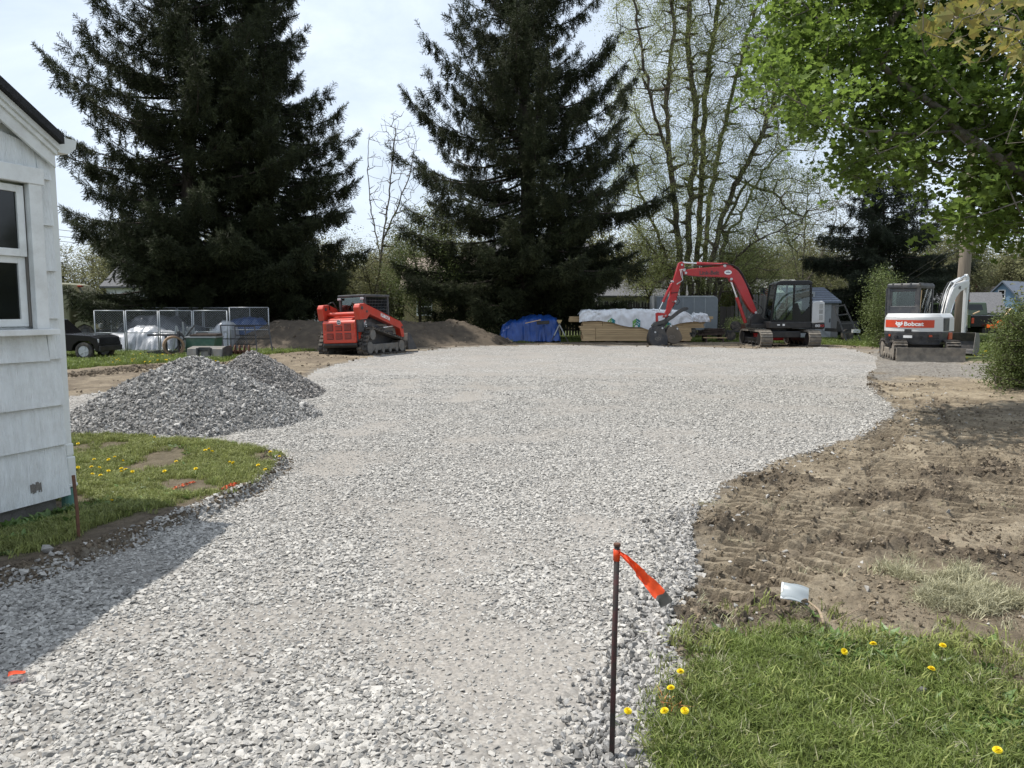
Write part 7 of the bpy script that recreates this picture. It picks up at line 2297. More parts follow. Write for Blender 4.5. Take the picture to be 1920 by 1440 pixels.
# ------------------------------------------------------------------ white excavator seen from behind
BC = Vector((X(1749, 22.45), 22.45, 0))
BA = math.radians(17)
bo = BC + Vector((math.sin(BA), math.cos(BA), 0)) * 1.68
UA = math.radians(46) - BA                                            # turn of the upper structure against the tracks
Bc = thing('excavator', 'white and charcoal mini excavator with a red stripe seen from behind', 'excavator', bo, -BA)
for s in (-1, 1):
    crawler(Bc, [(-0.98, 0.31, 0.30), (0.98, 0.31, 0.30), (0.0, 0.52, 0.05)], 0.38, s * 0.73, 0.10, M['rubber'], lug=0.028, frame_m=M['mud_steel'])
block(Bc, 'car_body', -0.6, 0.6, -0.6, 0.6, 0.28, 0.52, 'black', 0.02)
m_ = MB(); m_.cyl((0, 0, 0.52), (0, 0, 0.64), 0.42, 26); m_.build('slew_ring', M['black'], Bc)
bl = plate(Bc, 'dozer_blade', [(-1.72, 0.02), (-1.65, 0.02), (-1.60, 0.2), (-1.63, 0.42), (-1.72, 0.45), (-1.70, 0.22)], 'x', -0.93, 0.93, 'mud_steel', 0.008)
for s in (-1, 1):
    m_ = MB(); m_.beam((s * 0.42, -1.62, 0.25), (s * 0.42, -0.5, 0.38), 0.12, 0.12); m_.build('blade_arm', M['mud_steel'], Bc, bevel=0.01)
R = Matrix.Rotation(-UA, 4, 'Z')
def up(o):
    o.rotation_euler = (0, 0, -UA)
    return o
def arc_y(x):
    return -1.06 + 0.50 * (abs(x) / 0.86) ** 3.2
def plan(inset=0.0, n=30, front=0.55):
    xs = np.linspace(-0.86 + inset, 0.86 - inset, n)
    return [(x, arc_y(x) + inset) for x in xs] + [(0.86 - inset, front), (-0.86 + inset, front)]
def slab(name, z0, z1, inset0, inset1, m, bevel=0.02, front=0.55):
    p0, p1 = plan(inset0, front=front), plan(inset1, front=front)
    n = len(p0)
    m_ = MB(); m_.add([(x, y, z0) for x, y in p0] + [(x, y, z1) for x, y in p1], [tuple(range(n))[::-1], tuple(range(n, 2 * n))] + [(i, (i + 1) % n, n + (i + 1) % n, n + i) for i in range(n)])
    return up(m_.build(name, m, Bc, bevel=bevel))
slab('counterweight', 0.50, 0.905, 0.07, 0.0, M['charcoal'], 0.03)
hd_ = slab('engine_hood', 0.91, 1.34, 0.0, 0.012, M['white_paint'], 0.01)
slab('hood_top', 1.343, 1.47, 0.02, 0.11, M['white_paint'], 0.02)
def on_arc(x, z, e):
    return (x, arc_y(x) - e, z)
m_ = MB(); m_.grid(lambda u, v: on_arc(-0.77 + 1.46 * u, 1.035 + 0.235 * v, 0.010), 30, 2)
up(m_.build('red_stripe', M['orange_red'], Bc))
me = T_BOB
for v in me.vertices:
    v.co = Vector((v.co.x * 1.22 + 0.17, arc_y(v.co.x * 1.22 + 0.17) - 0.014 + v.co.y * 0.2, v.co.z + 1.145))
up(link('lettering', me, Bc))
# cat head emblem: ears, cheeks and muzzle cut from one outline with eyes and nose knocked out in stripe red
cat_o = [(-.10, .085), (-.055, .045), (0, .055), (.055, .045), (.10, .085), (.095, .03), (.125, -.005), (.085, -.02), (.08, -.05), (.045, -.055), (.03, -.09), (0, -.105), (-.03, -.09), (-.045, -.055), (-.08, -.05), (-.085, -.02), (-.125, -.005), (-.095, .03)]
cx_ = -0.25
m_ = MB(); m_.add([on_arc(cx_ + a, 1.15 + b, 0.013) for a, b in cat_o], [tuple(range(len(cat_o)))]); up(m_.build('cat_emblem', M['sign_white'], Bc))
m_ = MB()
for s in (-1, 1):
    m_.add([on_arc(cx_ + s * a, 1.15 + b, 0.016) for a, b in ((.02, .0), (.065, .022), (.055, -.004))], [(0, 1, 2)])
    m_.add([on_arc(cx_ + s * a, 1.15 + b, 0.016) for a, b in ((.008, -.05), (.035, -.03), (.018, -.065))], [(0, 1, 2)])
m_.build('emblem_cutouts', M['orange_red'], Bc); up(Bc.children[-1]) if False else None
up([q for q in Bc.children if q.name.startswith('emblem_cutouts')][0])
def arcbox(name, xc, w, z0, z1, m, e=0.015, cur=True, parent=None):
    m_ = MB()
    k = 5
    for lay in (e, -0.02):
        pass
    vv = []
    for lay in (e, -0.03):
        for i in range(k + 1):
            x = xc - w / 2 + w * i / k
            for z in (z0, z1):
                vv.append(on_arc(x, z, lay))
    ff = []
    o2 = 2 * (k + 1)
    for i in range(k):
        a = 2 * i
        ff += [(a, a + 2, a + 3, a + 1), (o2 + a, o2 + a + 1, o2 + a + 3, o2 + a + 2), (a, o2 + a, o2 + a + 2, a + 2), (a + 1, a + 3, o2 + a + 3, o2 + a + 1)]
    ff += [(0, 1, o2 + 1, o2), (2 * k, o2 + 2 * k, o2 + 2 * k + 1, 2 * k + 1)]
    m_.add(vv, ff)
    return up(m_.build(name, M[m], Bc))
arcbox('latch', 0.02, 0.20, 0.90, 0.985, 'black', 0.012)
arcbox('plate', 0.02, 0.25, 0.715, 0.79, 'sign_white', 0.008)
for x in (-0.56, 0.62):
    arcbox('reflector', x, 0.07, 0.75, 0.815, 'amber', 0.012)
for x in (-0.34, 0.36):
    arcbox('socket', x, 0.10, 0.71, 0.775, 'black', 0.003)
for x in (-0.68, 0.68):
    for z in (0.62, 0.70, 0.78):
        arcbox('slot', x, 0.24, z, z + 0.035, 'black', 0.006)
# vents on the right rear corner
m_ = MB()
for k in range(5):
    z = 0.955 + k * 0.075
    m_.bb(0.835, 0.872, -0.48, -0.02, z, z + 0.045)
m_.bb(0.83, 0.865, -0.52, 0.02, 0.93, 1.33)
up(m_.build('side_vent', M['charcoal'], Bc))
m_ = MB(); m_.bb(0.82, 0.867, 0.04, 0.40, 0.62, 0.88); up(m_.build('side_reflector', M['amber'], Bc, bevel=0.02))
m_ = MB(); m_.cyl((-0.50, -0.98, 0.50), (-0.50, -1.08, 0.49), 0.055, 14); up(m_.build('exhaust', M['black'], Bc))
# cab
cx0, cx1, cy0, cy1, cz0, cz1 = -0.84, 0.14, -0.52, 0.80, 1.46, 2.42
def cb(name, *a, m='charcoal', bevel=0.015):
    m_ = MB(); m_.bb(*a); return up(m_.build(name, M[m], Bc, bevel=bevel, segs=3))
for x in (cx0 + 0.05, cx1 - 0.05):
    for y in (cy0 + 0.05, cy1 - 0.05):
        cb('cab_pillar', x - 0.05, x + 0.05, y - 0.05, y + 0.05, cz0 - (0.0 if y < 0 else 0.6), cz1 - 0.12, bevel=0.02)
rf_ = cb('cab_roof', cx0 - 0.02, cx1 + 0.02, cy0 - 0.02, cy1 + 0.04, cz1 - 0.16, cz1, bevel=0.06)
for k in range(4):
    m_ = MB(); x = cx0 + 0.14 + k * 0.265; m_.bb(x, x + 0.05, cy0 - 0.025, cy1 - 0.1, cz1 - 0.10, cz1 + 0.012); m_.build('roof_rib', M['charcoal'], rf_, bevel=0.01)
cb('rear_panel', cx0 + 0.05, cx1 - 0.05, cy0 + 0.01, cy0 + 0.07, cz0, cz0 + 0.24)
cb('rear_header', cx0 + 0.09, cx1 - 0.09, cy0 + 0.02, cy0 + 0.08, cz1 - 0.26, cz1 - 0.17)
for s, x in ((-1, cx0 + 0.11), (1, cx1 - 0.11)):
    cb('rear_mullion', x - 0.04, x + 0.04, cy0 + 0.015, cy0 + 0.075, cz0 + 0.2, cz1 - 0.2)
def pn(pts, m='grey_glass', name='pane'):
    return up(pane(Bc, pts, m, name))
pn([(cx0 + .12, cy0 + .04, cz0 + .24), (cx1 - .12, cy0 + .04, cz0 + .24), (cx1 - .12, cy0 + .04, cz1 - .25), (cx0 + .12, cy0 + .04, cz1 - .25)], name='rear_pane')
pn([(cx1 - .03, cy0 + .1, 1.12), (cx1 - .03, cy1 - .1, 1.12), (cx1 - .03, cy1 - .1, cz1 - .16), (cx1 - .03, cy0 + .1, cz1 - .16)], name='side_pane')
pn([(cx0 + .03, cy0 + .1, 1.5), (cx0 + .03, cy1 - .1, 1.5), (cx0 + .03, cy1 - .1, cz1 - .16), (cx0 + .03, cy0 + .1, cz1 - .16)], name='door_pane')
pn([(cx0 + .1, cy1 - .03, 1.2), (cx1 - .1, cy1 - .03, 1.2), (cx1 - .1, cy1 - .03, cz1 - .16), (cx0 + .1, cy1 - .03, cz1 - .16)], name='windshield')
cb('cab_floor', cx0, cx1, -0.1, cy1, 0.92, 1.15)
cb('seat_back', -0.62, -0.16, -0.22, -0.08, 1.35, 2.02, m='seat', bevel=0.07)
cb('headrest', -0.50, -0.28, -0.24, -0.12, 2.02, 2.16, m='seat', bevel=0.04)
cb('open_door', cx0 - 0.05, cx0 - 0.01, cy0 + 0.02, cy0 + 0.10, 1.0, cz1 - 0.14)
cb('yellow_handle', -0.36, -0.26, -0.245, -0.235, 1.62, 1.66, m='yellow', bevel=0)
m_ = MB(); m_.tube([(cx1 - .02, cy0 + .1, 1.5), (cx1 - .0, cy0 + .12, 2.2)], 0.018, 8); up(m_.build('grab_rail', M['lumber'], Bc))
# boom, arm, bucket
BX0, BX1 = 0.30, 0.46
def bp(name, prof, m='white_paint', x0=BX0, x1=BX1, bevel=0.02):
    m_ = MB(); m_.prism(prof, 'x', x0, x1); return up(m_.build(name, M[m], Bc, bevel=bevel))
bp('swing_post', [(0.5, 0.62), (1.1, 0.62), (1.15, 1.0), (0.95, 1.15), (0.6, 1.1)], 'charcoal', 0.12, 0.60)
bp('boom', [(0.80, 0.98), (1.05, 1.50), (1.42, 2.06), (1.72, 2.31), (2.2, 2.45), (3.35, 2.62), (3.46, 2.52), (3.40, 2.40), (2.45, 2.18), (2.02, 1.98), (1.72, 1.72), (1.06, 0.94), (0.92, 0.90)])
me = T_E45
o = up(link('lettering', me, Bc))
o.location = R @ Vector((BX1 + 0.004, 2.35, 2.32)); o.rotation_euler = (0, 0, math.pi / 2 - UA)
bp('arm', [(3.14, 2.72), (3.30, 2.82), (3.52, 2.70), (3.54, 2.3), (3.46, 1.5), (3.40, 0.75), (3.28, 0.75), (3.27, 1.5), (3.28, 2.4)], x0=BX0 + .02, x1=BX1 - .03)
def br(a, b, r, s, m):
    return up(ram(Bc, a, b, r, s, m))
xm = (BX0 + BX1) / 2
br((xm, 1.75, 2.46), (xm, 3.18, 2.76), 0.06, 0.55, 'white_paint')
br((xm, 1.25, 0.78), (xm, 2.1, 1.92), 0.06, 0.6, 'charcoal')
br((xm, 3.62, 2.45), (xm, 3.66, 1.05), 0.05, 0.6, 'charcoal')
for k in range(4):
    up(hose(Bc, [(BX0 - 0.03 + 0.07 * k, 0.75, 1.2), (BX0 - .03 + .07 * k, 1.0, 1.75), (BX0 - .03 + .07 * k, 1.38, 2.24), (BX0 - .03 + .07 * k, 1.75, 2.48), (BX0 - .03 + 0.07 * k, 2.5, 2.62)], 0.017, 'silver' if k % 2 else 'black'))
bp('bucket_link', [(3.3, 0.95), (3.6, 1.05), (3.66, 0.85), (3.4, 0.72)], 'charcoal', BX0 + .03, BX1 - .03)
bp('bucket', [(3.22, 0.80), (3.60, 0.78), (3.78, 0.50), (3.72, 0.16), (3.45, 0.02), (3.0, 0.04), (2.96, 0.10), (3.28, 0.22), (3.34, 0.5)], 'bucket_dark', xm - 0.40, xm + 0.40, 0.02)
for s in (-1, 1):
    bp('bucket_side', [(3.22, 0.80), (3.60, 0.78), (3.78, 0.50), (3.72, 0.16), (3.45, 0.02), (3.0, 0.04), (3.12, 0.5)], 'steel_worn', xm + s * 0.402, xm + s * 0.425, 0.005)

# ------------------------------------------------------------------ vehicles half hidden
def wheel(parent, c, r, w, rim_m='silver', spokes=5, axis='x'):
    """wheel with its axle along local x"""
    c = Vector(c)
    m_ = MB()
    n = 28
    prof = [(-w / 2, r * 0.62), (-w / 2, r * 0.92), (-w * 0.36, r), (w * 0.36, r), (w / 2, r * 0.92), (w / 2, r * 0.62)]
    vv, ff = [], []
    for i in range(n):
        a = 6.2832 * i / n
        for (x, q) in prof:
            vv.append((c.x + x, c.y + q * math.cos(a), c.z + q * math.sin(a)))
    k = len(prof)
    for i in range(n):
        for j in range(k):
            ff.append((i * k + j, i * k + (j + 1) % k, ((i + 1) % n) * k + (j + 1) % k, ((i + 1) % n) * k + j))
    m_.add(vv, ff)
    wh = m_.build('wheel', M['rubber'], parent, smooth=False)
    m_ = MB()
    for s in (-1, 1):
        m_.cyl((c.x + s * w * 0.30, *c.yz), (c.x + s * w * 0.42, *c.yz), r * 0.62, 24)
        m_.cyl((c.x + s * w * 0.42, *c.yz), (c.x + s * w * 0.5, *c.yz), r * 0.16, 12)
        for q in range(spokes):
            a = 6.2832 * q / spokes
            d = Vector((0, math.cos(a), math.sin(a)))
            m_.beam(c + Vector((s * w * 0.45, 0, 0)) + d * r * 0.08, c + Vector((s * w * 0.44, 0, 0)) + d * r * 0.56, 0.04, r * 0.20, up=(0, -d.z, d.y))
    m_.build('rim', M[rim_m], wh)
    return wh

# black pickup nose by the house (faces right: local +y is world +x)
p = thing('pickup_truck', 'black pickup truck with silver wheels half hidden by the house', 'pickup truck', (X(155, 23.6) - 0.0, 24.2, 0), -math.pi / 2)
plate(p, 'body', [(-4.6, 0.45), (-0.50, 0.38), (-0.42, 0.62), (-0.2, 0.78), (0.2, 0.78), (0.42, 0.62), (0.48, 0.36), (0.62, 0.34), (0.66, 0.62), (0.60, 0.92), (0.30, 1.02), (-0.9, 1.10), (-4.6, 1.12)], 'x', -0.92, 0.92, 'gloss_black', 0.03)
plate(p, 'cabin', [(-3.4, 1.10), (-0.95, 1.08), (-1.6, 1.68), (-3.2, 1.72)], 'x', -0.80, 0.80, 'gloss_black', 0.04)
for s in (-1, 1):
    pane(p, [(s * 0.81, -1.1, 1.14), (s * 0.81, -2.4, 1.14), (s * 0.81, -2.4, 1.62), (s * 0.81, -1.62, 1.62)], 'window_glass', 'side_window')
for x in (-0.82, 0.82):
    wheel(p, (x, 0.0, 0.37), 0.37, 0.24); wheel(p, (x, -3.4, 0.37), 0.37, 0.24)
plate(p, 'bumper', [(0.50, 0.34), (0.72, 0.36), (0.72, 0.58), (0.6, 0.60)], 'x', -0.90, 0.90, 'black', 0.02)
for s in (-1, 1):
    block(p, 'headlight', s * 0.88 - 0.06, s * 0.88 + 0.03, 0.42, 0.64, 0.70, 0.88, 'silver', 0.02)
p.scale = (0.74, 0.74, 0.76)
# olive bus
b = thing('bus', 'olive green old school bus front behind the black pickup', 'bus', (X(176, 33), 34.0, 0), -math.pi / 2)
plate(b, 'body', [(-8, 0.55), (-1.0, 0.55), (-0.98, 2.35), (-1.25, 2.70), (-1.6, 2.78), (-8, 2.80)], 'x', -1.15, 1.15, 'olive_paint', 0.10)
plate(b, 'hood', [(-1.0, 0.62), (0.10, 0.62), (0.16, 1.15), (0.05, 1.36), (-1.0, 1.55)], 'x', -0.62, 0.62, 'olive_paint', 0.08)
for s in (-1, 1):
    fx_ = sorted((s * 0.60, s * 1.05))
    plate(b, 'front_fender', [(-0.95, 0.62), (-0.82, 1.02), (-0.45, 1.14), (-0.1, 1.05), (0.12, 0.72), (0.0, 0.66), (-0.14, 0.85), (-0.45, 0.96), (-0.72, 0.82), (-0.82, 0.60)], 'x', fx_[0], fx_[1], 'olive_paint', 0.02)
    wheel(b, (s * 0.88, -0.45, 0.46), 0.46, 0.28, 'charcoal')
    wheel(b, (s * 0.95, -5.6, 0.46), 0.46, 0.28, 'charcoal')
    block(b, 'headlamp', s * 0.80 - 0.12, s * 0.80 + 0.12, 0.10, 0.2, 0.78, 0.98, 'silver', 0.04)
    for k in range(6):
        y = -1.3 - k * 0.95
        pane(b, [(s * 1.158, y, 1.55), (s * 1.158, y - 0.8, 1.55), (s * 1.158, y - 0.8, 2.25), (s * 1.158, y, 2.25)], 'window_glass', 'window')
pane(b, [(-1.0, -0.965, 1.62), (1.0, -0.965, 1.62), (1.0, -0.965, 2.28), (-1.0, -0.965, 2.28)], 'window_glass', 'windshield')
block(b, 'bumper', -1.05, 1.05, 0.2, 0.32, 0.5, 0.72, 'charcoal', 0.02)
m_ = MB(); m_.tube([(-1.16, -0.98, 2.0), (-1.4, -0.75, 2.05), (-1.42, -0.72, 1.75)], 0.015, 6); mo = m_.build('mirror_arm', M['black'], b)
block(mo, 'mirror', -1.5, -1.34, -0.74, -0.70, 1.5, 1.78, 'black', 0.02)
block(b, 'marker_lamp', -0.1, 0.1, -1.2, -1.02, 2.60, 2.68, 'amber', 0.02)

# dark green work truck by the pole
ty = 34.6
t = thing('work_truck', 'dark green dual wheel work truck with an orange light bar and spreader', 'truck', (X(1866, ty), ty, 0), math.radians(-6))
block(t, 'frame', -0.5, 0.5, 0.0, 5.0, 0.5, 0.75, 'black', 0.02)
plate(t, 'bed', [(0.0, 0.78), (2.5, 0.78), (2.5, 1.32), (0.0, 1.32)], 'x', -1.02, 1.02, 'gloss_black', 0.03)
for s in (-1, 1):
    plate(t, 'bed_side', [(0.02, 0.74), (0.35, 0.74), (0.45, 1.02), (0.95, 1.06), (1.4, 0.98), (1.5, 0.74), (2.5, 0.74), (2.5, 1.38), (0.02, 1.36)], 'x', s * 1.022, s * 1.06, 'dark_green', 0.01)
    fx_ = sorted((s * 0.85, s * 1.22))
    plate(t, 'wheel_flare', [(0.34, 0.62), (0.48, 1.0), (0.95, 1.12), (1.42, 1.0), (1.55, 0.62), (1.45, 0.62), (1.34, 0.94), (0.95, 1.03), (0.55, 0.94), (0.44, 0.62)], 'x', fx_[0], fx_[1], 'gloss_black', 0.01)
    wheel(t, (s * 1.0, 0.95, 0.41), 0.41, 0.40, 'galv')
    wheel(t, (s * 0.9, 4.7, 0.41), 0.41, 0.26, 'galv')
plate(t, 'cab', [(2.55, 0.62), (5.7, 0.62), (5.75, 1.25), (4.6, 1.34), (4.1, 1.92), (2.75, 1.95), (2.56, 1.34)], 'x', -0.98, 0.98, 'dark_green', 0.06)
pane(t, [(-0.80, 2.60, 1.42), (0.80, 2.60, 1.42), (0.72, 2.71, 1.84), (-0.72, 2.71, 1.84)], 'window_glass', 'rear_window')
for s in (-1, 1):
    pane(t, [(s * 0.984, 2.75, 1.38), (s * 0.984, 3.5, 1.38), (s * 0.984, 3.5, 1.85), (s * 0.984, 2.88, 1.85)], 'window_glass', 'side_window')
    pane(t, [(s * 0.985, 3.58, 1.38), (s * 0.985, 4.45, 1.38), (s * 0.985, 4.08, 1.85), (s * 0.985, 3.58, 1.85)], 'window_glass', 'side_window')
block(t, 'light_bar', -0.32, 0.32, 3.0, 3.2, 1.985, 2.06, 'orange', 0.02)
m_ = MB(); m_.cyl((0, 3.1, 1.93), (0, 3.1, 1.99), 0.05, 8); m_.build('light_bar_foot', M['black'], t)
plate(t, 'salt_spreader', [(-0.42, 0.74), (-0.02, 0.74), (-0.02, 0.90), (-0.42, 0.90)], 'x', -0.35, 0.75, 'orange', 0.02)
block(t, 'spreader_chute', 0.05, 0.28, -0.36, -0.1, 0.905, 1.12, 'orange', 0.02)
for (a, b_) in (((-0.9, 0.1, 1.38), (0.0, 1.4, 1.50)), ((0.3, -0.1, 1.2), (0.95, 0.5, 1.62)), ((0.95, 0.5, 1.62), (1.1, 1.2, 1.5))):
    m_ = MB(); m_.beam(a, b_, 0.05, 0.05); m_.build('load_bar', M['lumber'], t)
block(t, 'tail_light', -1.0, -0.9, -0.03, -0.002, 0.95, 1.2, 'amber', 0.01)
# ================================================================== GRASS, WEEDS, DANDELIONS
def tuft(seed, n, h, spread, w, m_, bend=0.5):
    r = np.random.default_rng(seed)
    mb = MB()
    for k in range(n):
        b = Vector((r.normal(0, spread), r.normal(0, spread), 0))
        a = r.uniform(0, 6.283)
        d = Vector((math.cos(a), math.sin(a), 0))
        s = Vector((-d.y, d.x, 0)) * w * 0.5 * r.uniform(0.7, 1.3)
        hh = h * r.uniform(0.55, 1.25)
        bd = bend * r.uniform(0.2, 1.3)
        p1 = b + d * hh * bd * 0.35 + Vector((0, 0, hh * 0.62))
        p2 = b + d * hh * bd * 1.0 + Vector((0, 0, hh * (1.0 - 0.28 * bd)))
        mb.add([b - s, b + s, p1 + s * 0.85, p1 - s * 0.85, p2], [(0, 1, 2, 3), (3, 2, 4)])
    return mb_raw(mb, m_)
def weed(seed, n, l, m_):
    r = np.random.default_rng(seed)
    mb = MB()
    for k in range(n):
        a = 6.283 * k / n + r.normal(0, 0.4)
        d = Vector((math.cos(a), math.sin(a), 0))
        s = Vector((-d.y, d.x, 0))
        L = l * r.uniform(0.6, 1.2)
        up = r.uniform(0.25, 0.9)
        w = L * r.uniform(0.14, 0.24)
        pts = [d * 0.0, d * L * .45 + s * w + Vector((0, 0, L * up * .5)), d * L + Vector((0, 0, L * up * .62)), d * L * .45 - s * w + Vector((0, 0, L * up * .5)), d * L * .5 + Vector((0, 0, L * up * .45))]
        mb.add(pts, [(0, 1, 4), (1, 2, 4), (2, 3, 4), (3, 0, 4)])
    return mb_raw(mb, m_)
green_t = [tuft(700 + k, 16, 0.060, 0.018, 0.0038, M['grass'], 0.85) for k in range(8)]
olive_t = [tuft(720 + k, 14, 0.050, 0.020, 0.0042, M['grass_olive'], 0.8) for k in range(8)]
dry_t = [tuft(740 + k, 14, 0.085, 0.022, 0.0036, M['grass_dry'], 0.95) for k in range(6)]
weeds = [weed(760 + k, 9, 0.085, M['weed']) for k in range(6)]
far_t = [tuft(780 + k, 10, 0.09, 0.05, 0.012, M['grass'], 0.6) for k in range(6)]
def plant(name, key, meshes, x, y, s, tiltsd=0.18):
    n = len(x)
    z = fields(x, y)['z']
    return scatter(name, key, meshes, np.stack([x, y, z - 0.004], 1), np.stack([rng.normal(0, tiltsd, n), rng.normal(0, tiltsd, n), rng.uniform(0, 6.283, n)], 1), s * rng.uniform(0.65, 1.3, n), mats=[meshes[0].materials[0]])
# bottom right lawn
n = 42000
x, y = rng.uniform(0.3, 4.2, n), rng.uniform(1.6, 4.4, n)
f = fields(x, y)
cov = sstep(0.12, -0.20, f['ng'] - 0.10) * sstep(0.15, -0.25 - 0.75 * sstep(1.2, 2.2, x), f['ng'] + 0.30 * fbm(x * 2.0, y * 2.0, 3, 92) * sstep(1.0, 2.0, x)) * (0.55 + 0.45 * sstep(-0.3, 0.2, fbm(x * 2.2, y * 2.2, 3, 91)))
thin = sstep(1.3, 2.3, x) * 0.72 * sstep(-0.35, 0.25, fbm(x * 2.0, y * 2.0, 3, 92))
k = (rng.random(n) < cov * (1 - thin)) & (f['gs'] > -0.02)
plant('grass', 'green_tuft', green_t, x[k], y[k], 0.95)
k2 = (rng.random(n) < 0.24 * sstep(0.45, -0.1, f['ng']) * (0.35 + 0.5 * sstep(1.2, 3.0, x)) * (0.25 + 0.75 * sstep(-0.3, 0.2, fbm(x * 3.0, y * 3.0, 3, 98)))) & (f['gs'] > 0.0)
plant('grass', 'olive_tuft', olive_t, x[k2], y[k2], 1.3)
k3 = (rng.random(n) < 0.03 * sstep(0.3, -0.1, f['ng'])) & (f['gs'] > 0.02)
plant('dry_grass', 'dry_tuft', dry_t, x[k3], y[k3], 0.75, 0.5)
# dry patches at the right
n = 2100
c = np.array(GP([(1740, 1095), (1780, 1110), (1800, 1130), (1890, 1150)]))
i = rng.integers(0, len(c), n)
x, y = c[i, 0] + rng.normal(0, 0.13, n), c[i, 1] + rng.normal(0, 0.10, n)
k = rng.random(n) < sstep(-0.1, 0.5, fbm(x * 4, y * 4, 2, 93))
plant('dry_grass', 'dry_tuft', dry_t, x[k], y[k], 0.9, 0.4)
n = 1500
x, y = rng.uniform(1.5, 6, n), rng.uniform(2.8, 6.0, n)
f = fields(x, y)
k = (f['dm'] > 0.3) & (fbm(x * 1.2, y * 1.2, 3, 94) > 0.25) & (f['clod'] < 0.2)
plant('dry_grass', 'dry_tuft', dry_t, x[k], y[k], 0.55, 0.4)
# island lawn
n = 60000
x, y = rng.uniform(-6.8, -1.8, n), rng.uniform(4.0, 10.2, n)
f = fields(x, y)
bare_ = sstep(-0.42, -0.04, f['isl']) * sstep(7.2, 5.2, y) * 1.2 + sstep(-0.05, 0.4, fbm(x * 1.5, y * 1.5, 4, 77)) * 0.85
k = (f['isl'] < -0.02) & (rng.random(n) < 0.85 - bare_) & in_view(x, y, 0.3)
plant('grass', 'olive_tuft', olive_t, x[k], y[k], 1.0)
k = (f['isl'] < -0.02) & (rng.random(n) < 0.30 - bare_ * .4) & in_view(x, y, 0.3) & (fbm(x * 1.1, y * 1.1, 3, 95) > -0.1)
plant('grass', 'green_tuft', green_t, x[k], y[k], 0.75)
k = (f['isl'] < -0.05) & (rng.random(n) < 0.11 * (fbm(x * 1.4, y * 1.4, 3, 96) > 0.05) * (1 - np.clip(bare_, 0, 1))) & in_view(x, y, 0.3)
plant('weeds', 'weed_rosette', weeds, x[k], y[k], 0.62)
# weeds hugging the foundation
n = 170
t_ = rng.uniform(-2.6, 0.25, n)
off = rng.exponential(0.13, n) + 0.06
x = HC[0] + math.sin(HA) * t_ + math.cos(HA) * off
y = HC[1] + math.cos(HA) * t_ - math.sin(HA) * off
plant('weeds', 'weed_rosette', weeds, x, y, 0.85, 0.3)
# weeds in the bottom right lawn
ws = []
for (px, py, k, sd) in ((1555, 1245, 130, 0.10), (1610, 1262, 70, 0.09), (1880, 1385, 150, 0.12), (1820, 1400, 60, 0.10), (1680, 1235, 30, 0.12), (1700, 1290, 40, 0.4)):
    gx_, gy_ = G(px, py)
    ws.append(np.stack([gx_ + rng.normal(0, sd, k), gy_ + rng.normal(0, sd * .7, k)], 1))
ws = np.concatenate(ws)
plant('weeds', 'weed_rosette', weeds, ws[:, 0], ws[:, 1], 0.72, 0.25)
# far lawns
def far_grass(x, y, s, key='far_tuft', ms=far_t):
    f = fields(x, y)
    k = (f['fg'] < -0.1) & in_view(x, y, 1.0)
    plant('grass', key, ms, x[k], y[k], s)
n = 30000
far_grass(rng.uniform(-20, -6.5, n), rng.uniform(18.5, 30, n), 1.25)
n = 22000
far_grass(rng.uniform(-8, 30, n), rng.uniform(27, 44, n), 1.3)

# dandelions: each flower is a thing
def dandelion_meshes():
    mb = MB()
    for ring_, (r_, z_, n_) in enumerate(((0.019, 0.0, 22), (0.0165, 0.005, 20), (0.0125, 0.009, 17), (0.007, 0.012, 12))):
        for k in range(n_):
            a = 6.283 * k / n_ + ring_ * 0.3
            d, s = Vector((math.cos(a), math.sin(a), 0)), Vector((-math.sin(a), math.cos(a), 0))
            mb.add([s * 0.002, -s * 0.002, d * r_ - s * 0.0028 + Vector((0, 0, z_)), d * r_ + s * 0.0028 + Vector((0, 0, z_))], [(0, 1, 2, 3)])
    head = mb_raw(mb, M['yellow'])
    st = MB().tube([(0, 0, -1), (0.06, 0, -.5), (0, 0, 0)], [0.0022] * 3, 5).mesh('stem', M['stem'])
    return head, st
d_head, d_stem = dandelion_meshes()
def dandelion(x, y, h, label, group, s=1.0):
    r = thing('dandelion', label, 'dandelion', (x, y, gz(x, y)), random.uniform(0, 6.28), group=group)
    o = link('flower_head', d_head, r)
    o.location, o.scale, o.rotation_euler = (0, 0, h), (s, s, s), (random.gauss(0.2, 0.25), random.gauss(0, 0.25), 0)
    o = link('stem', d_stem, r)
    o.location, o.scale = (0, 0, h), (1, 1, h)
near_d = [(1177, 1357, 'dandelion bloom closest to the foot of the ribboned stake'), (1275, 1296, 'dandelion at the gravel edge above the orange withered weed'), (1257, 1322, 'small dandelion on top of the orange withered weed'),
          (1245, 1371, 'dandelion low beside the orange withered weed'), (1283, 1371, 'ragged dandelion right of the orange withered weed'), (1582, 1246, 'largest dandelion in the leafy patch below the plastic pouch'),
          (1636, 1234, 'dandelion right of the leafy patch with a bent stem'), (1766, 1240, 'orange-yellow dandelion near the top edge of the lawn'), (1745, 1281, 'half-hidden dandelion with a pale stem above the dark rock'),
          (1868, 1440, 'dandelion at the bottom edge beside broad weeds'), (1694, 1347, 'tiny yellow bud left of the dark rock')]
for px, py, lb in near_d:
    x, y = G(px, py, 0.06)
    dandelion(x, y, 0.085 if 'bud' not in lb else 0.03, lb, 'dandelions in the near lawn', 0.8 if 'bud' not in lb else 0.35)
isl_d = [(176, 853), (203, 854), (171, 868), (186, 868), (173, 880), (188, 883), (203, 873), (227, 870), (227, 876), (230, 858), (235, 872), (248, 876), (330, 860), (385, 847), (392, 845), (398, 849), (367, 878), (431, 868), (437, 871), (209, 939),
         (290, 822), (155, 809), (507, 853), (524, 855), (484, 877), (497, 877), (308, 877), (146, 868), (215, 851), (146, 829)]
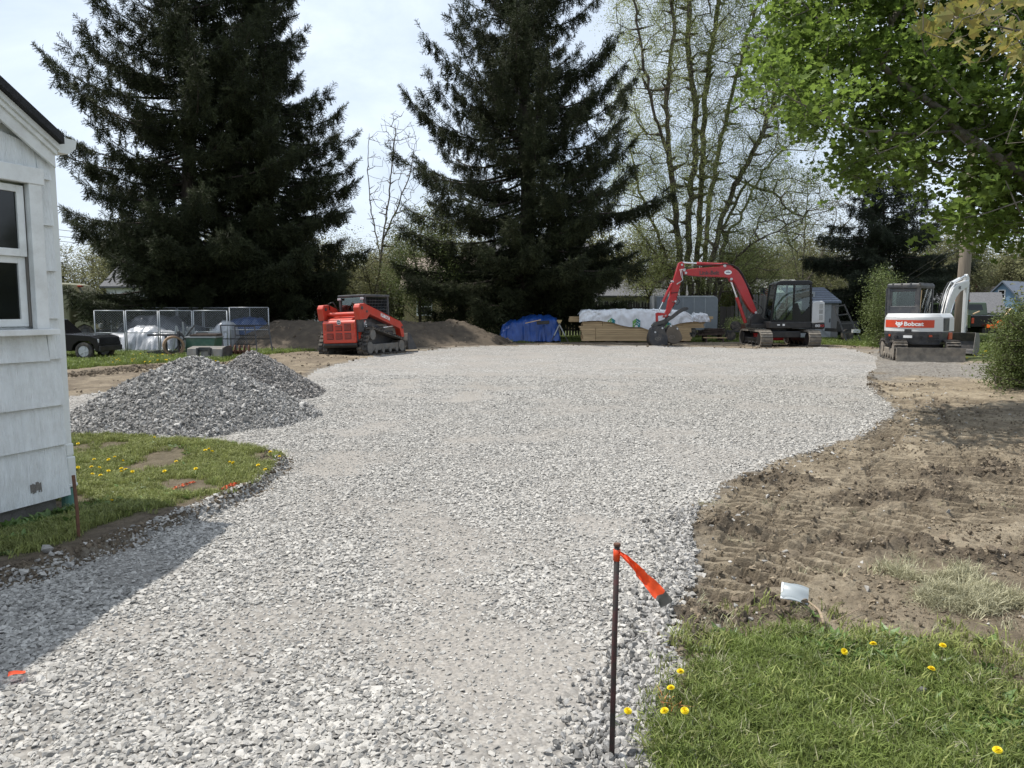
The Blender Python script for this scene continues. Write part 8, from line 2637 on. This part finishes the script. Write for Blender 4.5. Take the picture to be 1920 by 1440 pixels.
for px, py in isl_d:
    x, y = G(px, py, 0.14)
    dandelion(x, y, 0.07, 'yellow dandelion among those dotting the lawn beside the house', 'dandelions in the lawn by the house', 0.95)
far_d = [(rng.uniform(190, 330), rng.uniform(663, 681)) for _ in range(34)] + [(rng.uniform(345, 420), rng.uniform(674, 680)) for _ in range(4)]
for px, py in far_d:
    x, y = G(px, py, 0.08)
    dandelion(x, y, 0.09, 'far yellow dandelion in the strip of grass before the chain link panels', 'dandelions before the chain link panels', 1.7)
for k in range(14):
    x, y = G(rng.uniform(1810, 1895), rng.uniform(651, 674), 0.06)
    dandelion(x, y, 0.08, 'far yellow dandelion in the grass by the dark green truck', 'dandelions by the truck', 1.6)
# withered orange-sprayed weed by the stake
x, y = G(1255, 1352)
w_ = [tuft(790 + k, 12, 0.06, 0.02, 0.003, mat('sprayed_weed', (0.42, 0.17, 0.05), 0.7, var=0.4, scale=20), 0.9) for k in range(1)]
o = link('withered_weed', w_[0])
o.location, o.scale = (x, y, gz(x, y)), (1.3, 1.3, 1.0)
tag(o, 'withered weed stained orange right of the ribboned stake', 'weed')
# orange survey paint on the sod
for i, (pts, lb) in enumerate(((((310, 938), (330, 931), (352, 925), (362, 922)), 'streak of orange marking paint on the sod near the cut edge'), (((415, 938), (432, 932), (444, 926)), 'patch of orange paint on the cut sod edge'),
                              (((120, 1005), (136, 998), (146, 993)), 'faint orange paint streak by the short rusty stake'))):
    p = np.array(GP(pts))
    m_ = MB()
    for j in range(60):
        s = rng.integers(0, len(p) - 1)
        q = p[s] + (p[s + 1] - p[s]) * rng.random() + rng.normal(0, 0.022, 2)
        zz = gz(q[0], q[1]) + 0.012
        a, l = rng.uniform(0, 6.28), rng.uniform(0.006, 0.02)
        e = np.array([math.cos(a), math.sin(a)]) * l
        m_.add([(q[0] - e[0], q[1] - e[1], zz), (q[0] + e[1] * .4, q[1] - e[0] * .4, zz + 0.01), (q[0] + e[0], q[1] + e[1], zz), (q[0] - e[1] * .4, q[1] + e[0] * .4, zz)], [(0, 1, 2, 3)])
    tag(m_.build('paint_mark', M['paint_mark'], kind='stuff'), lb, 'paint mark')
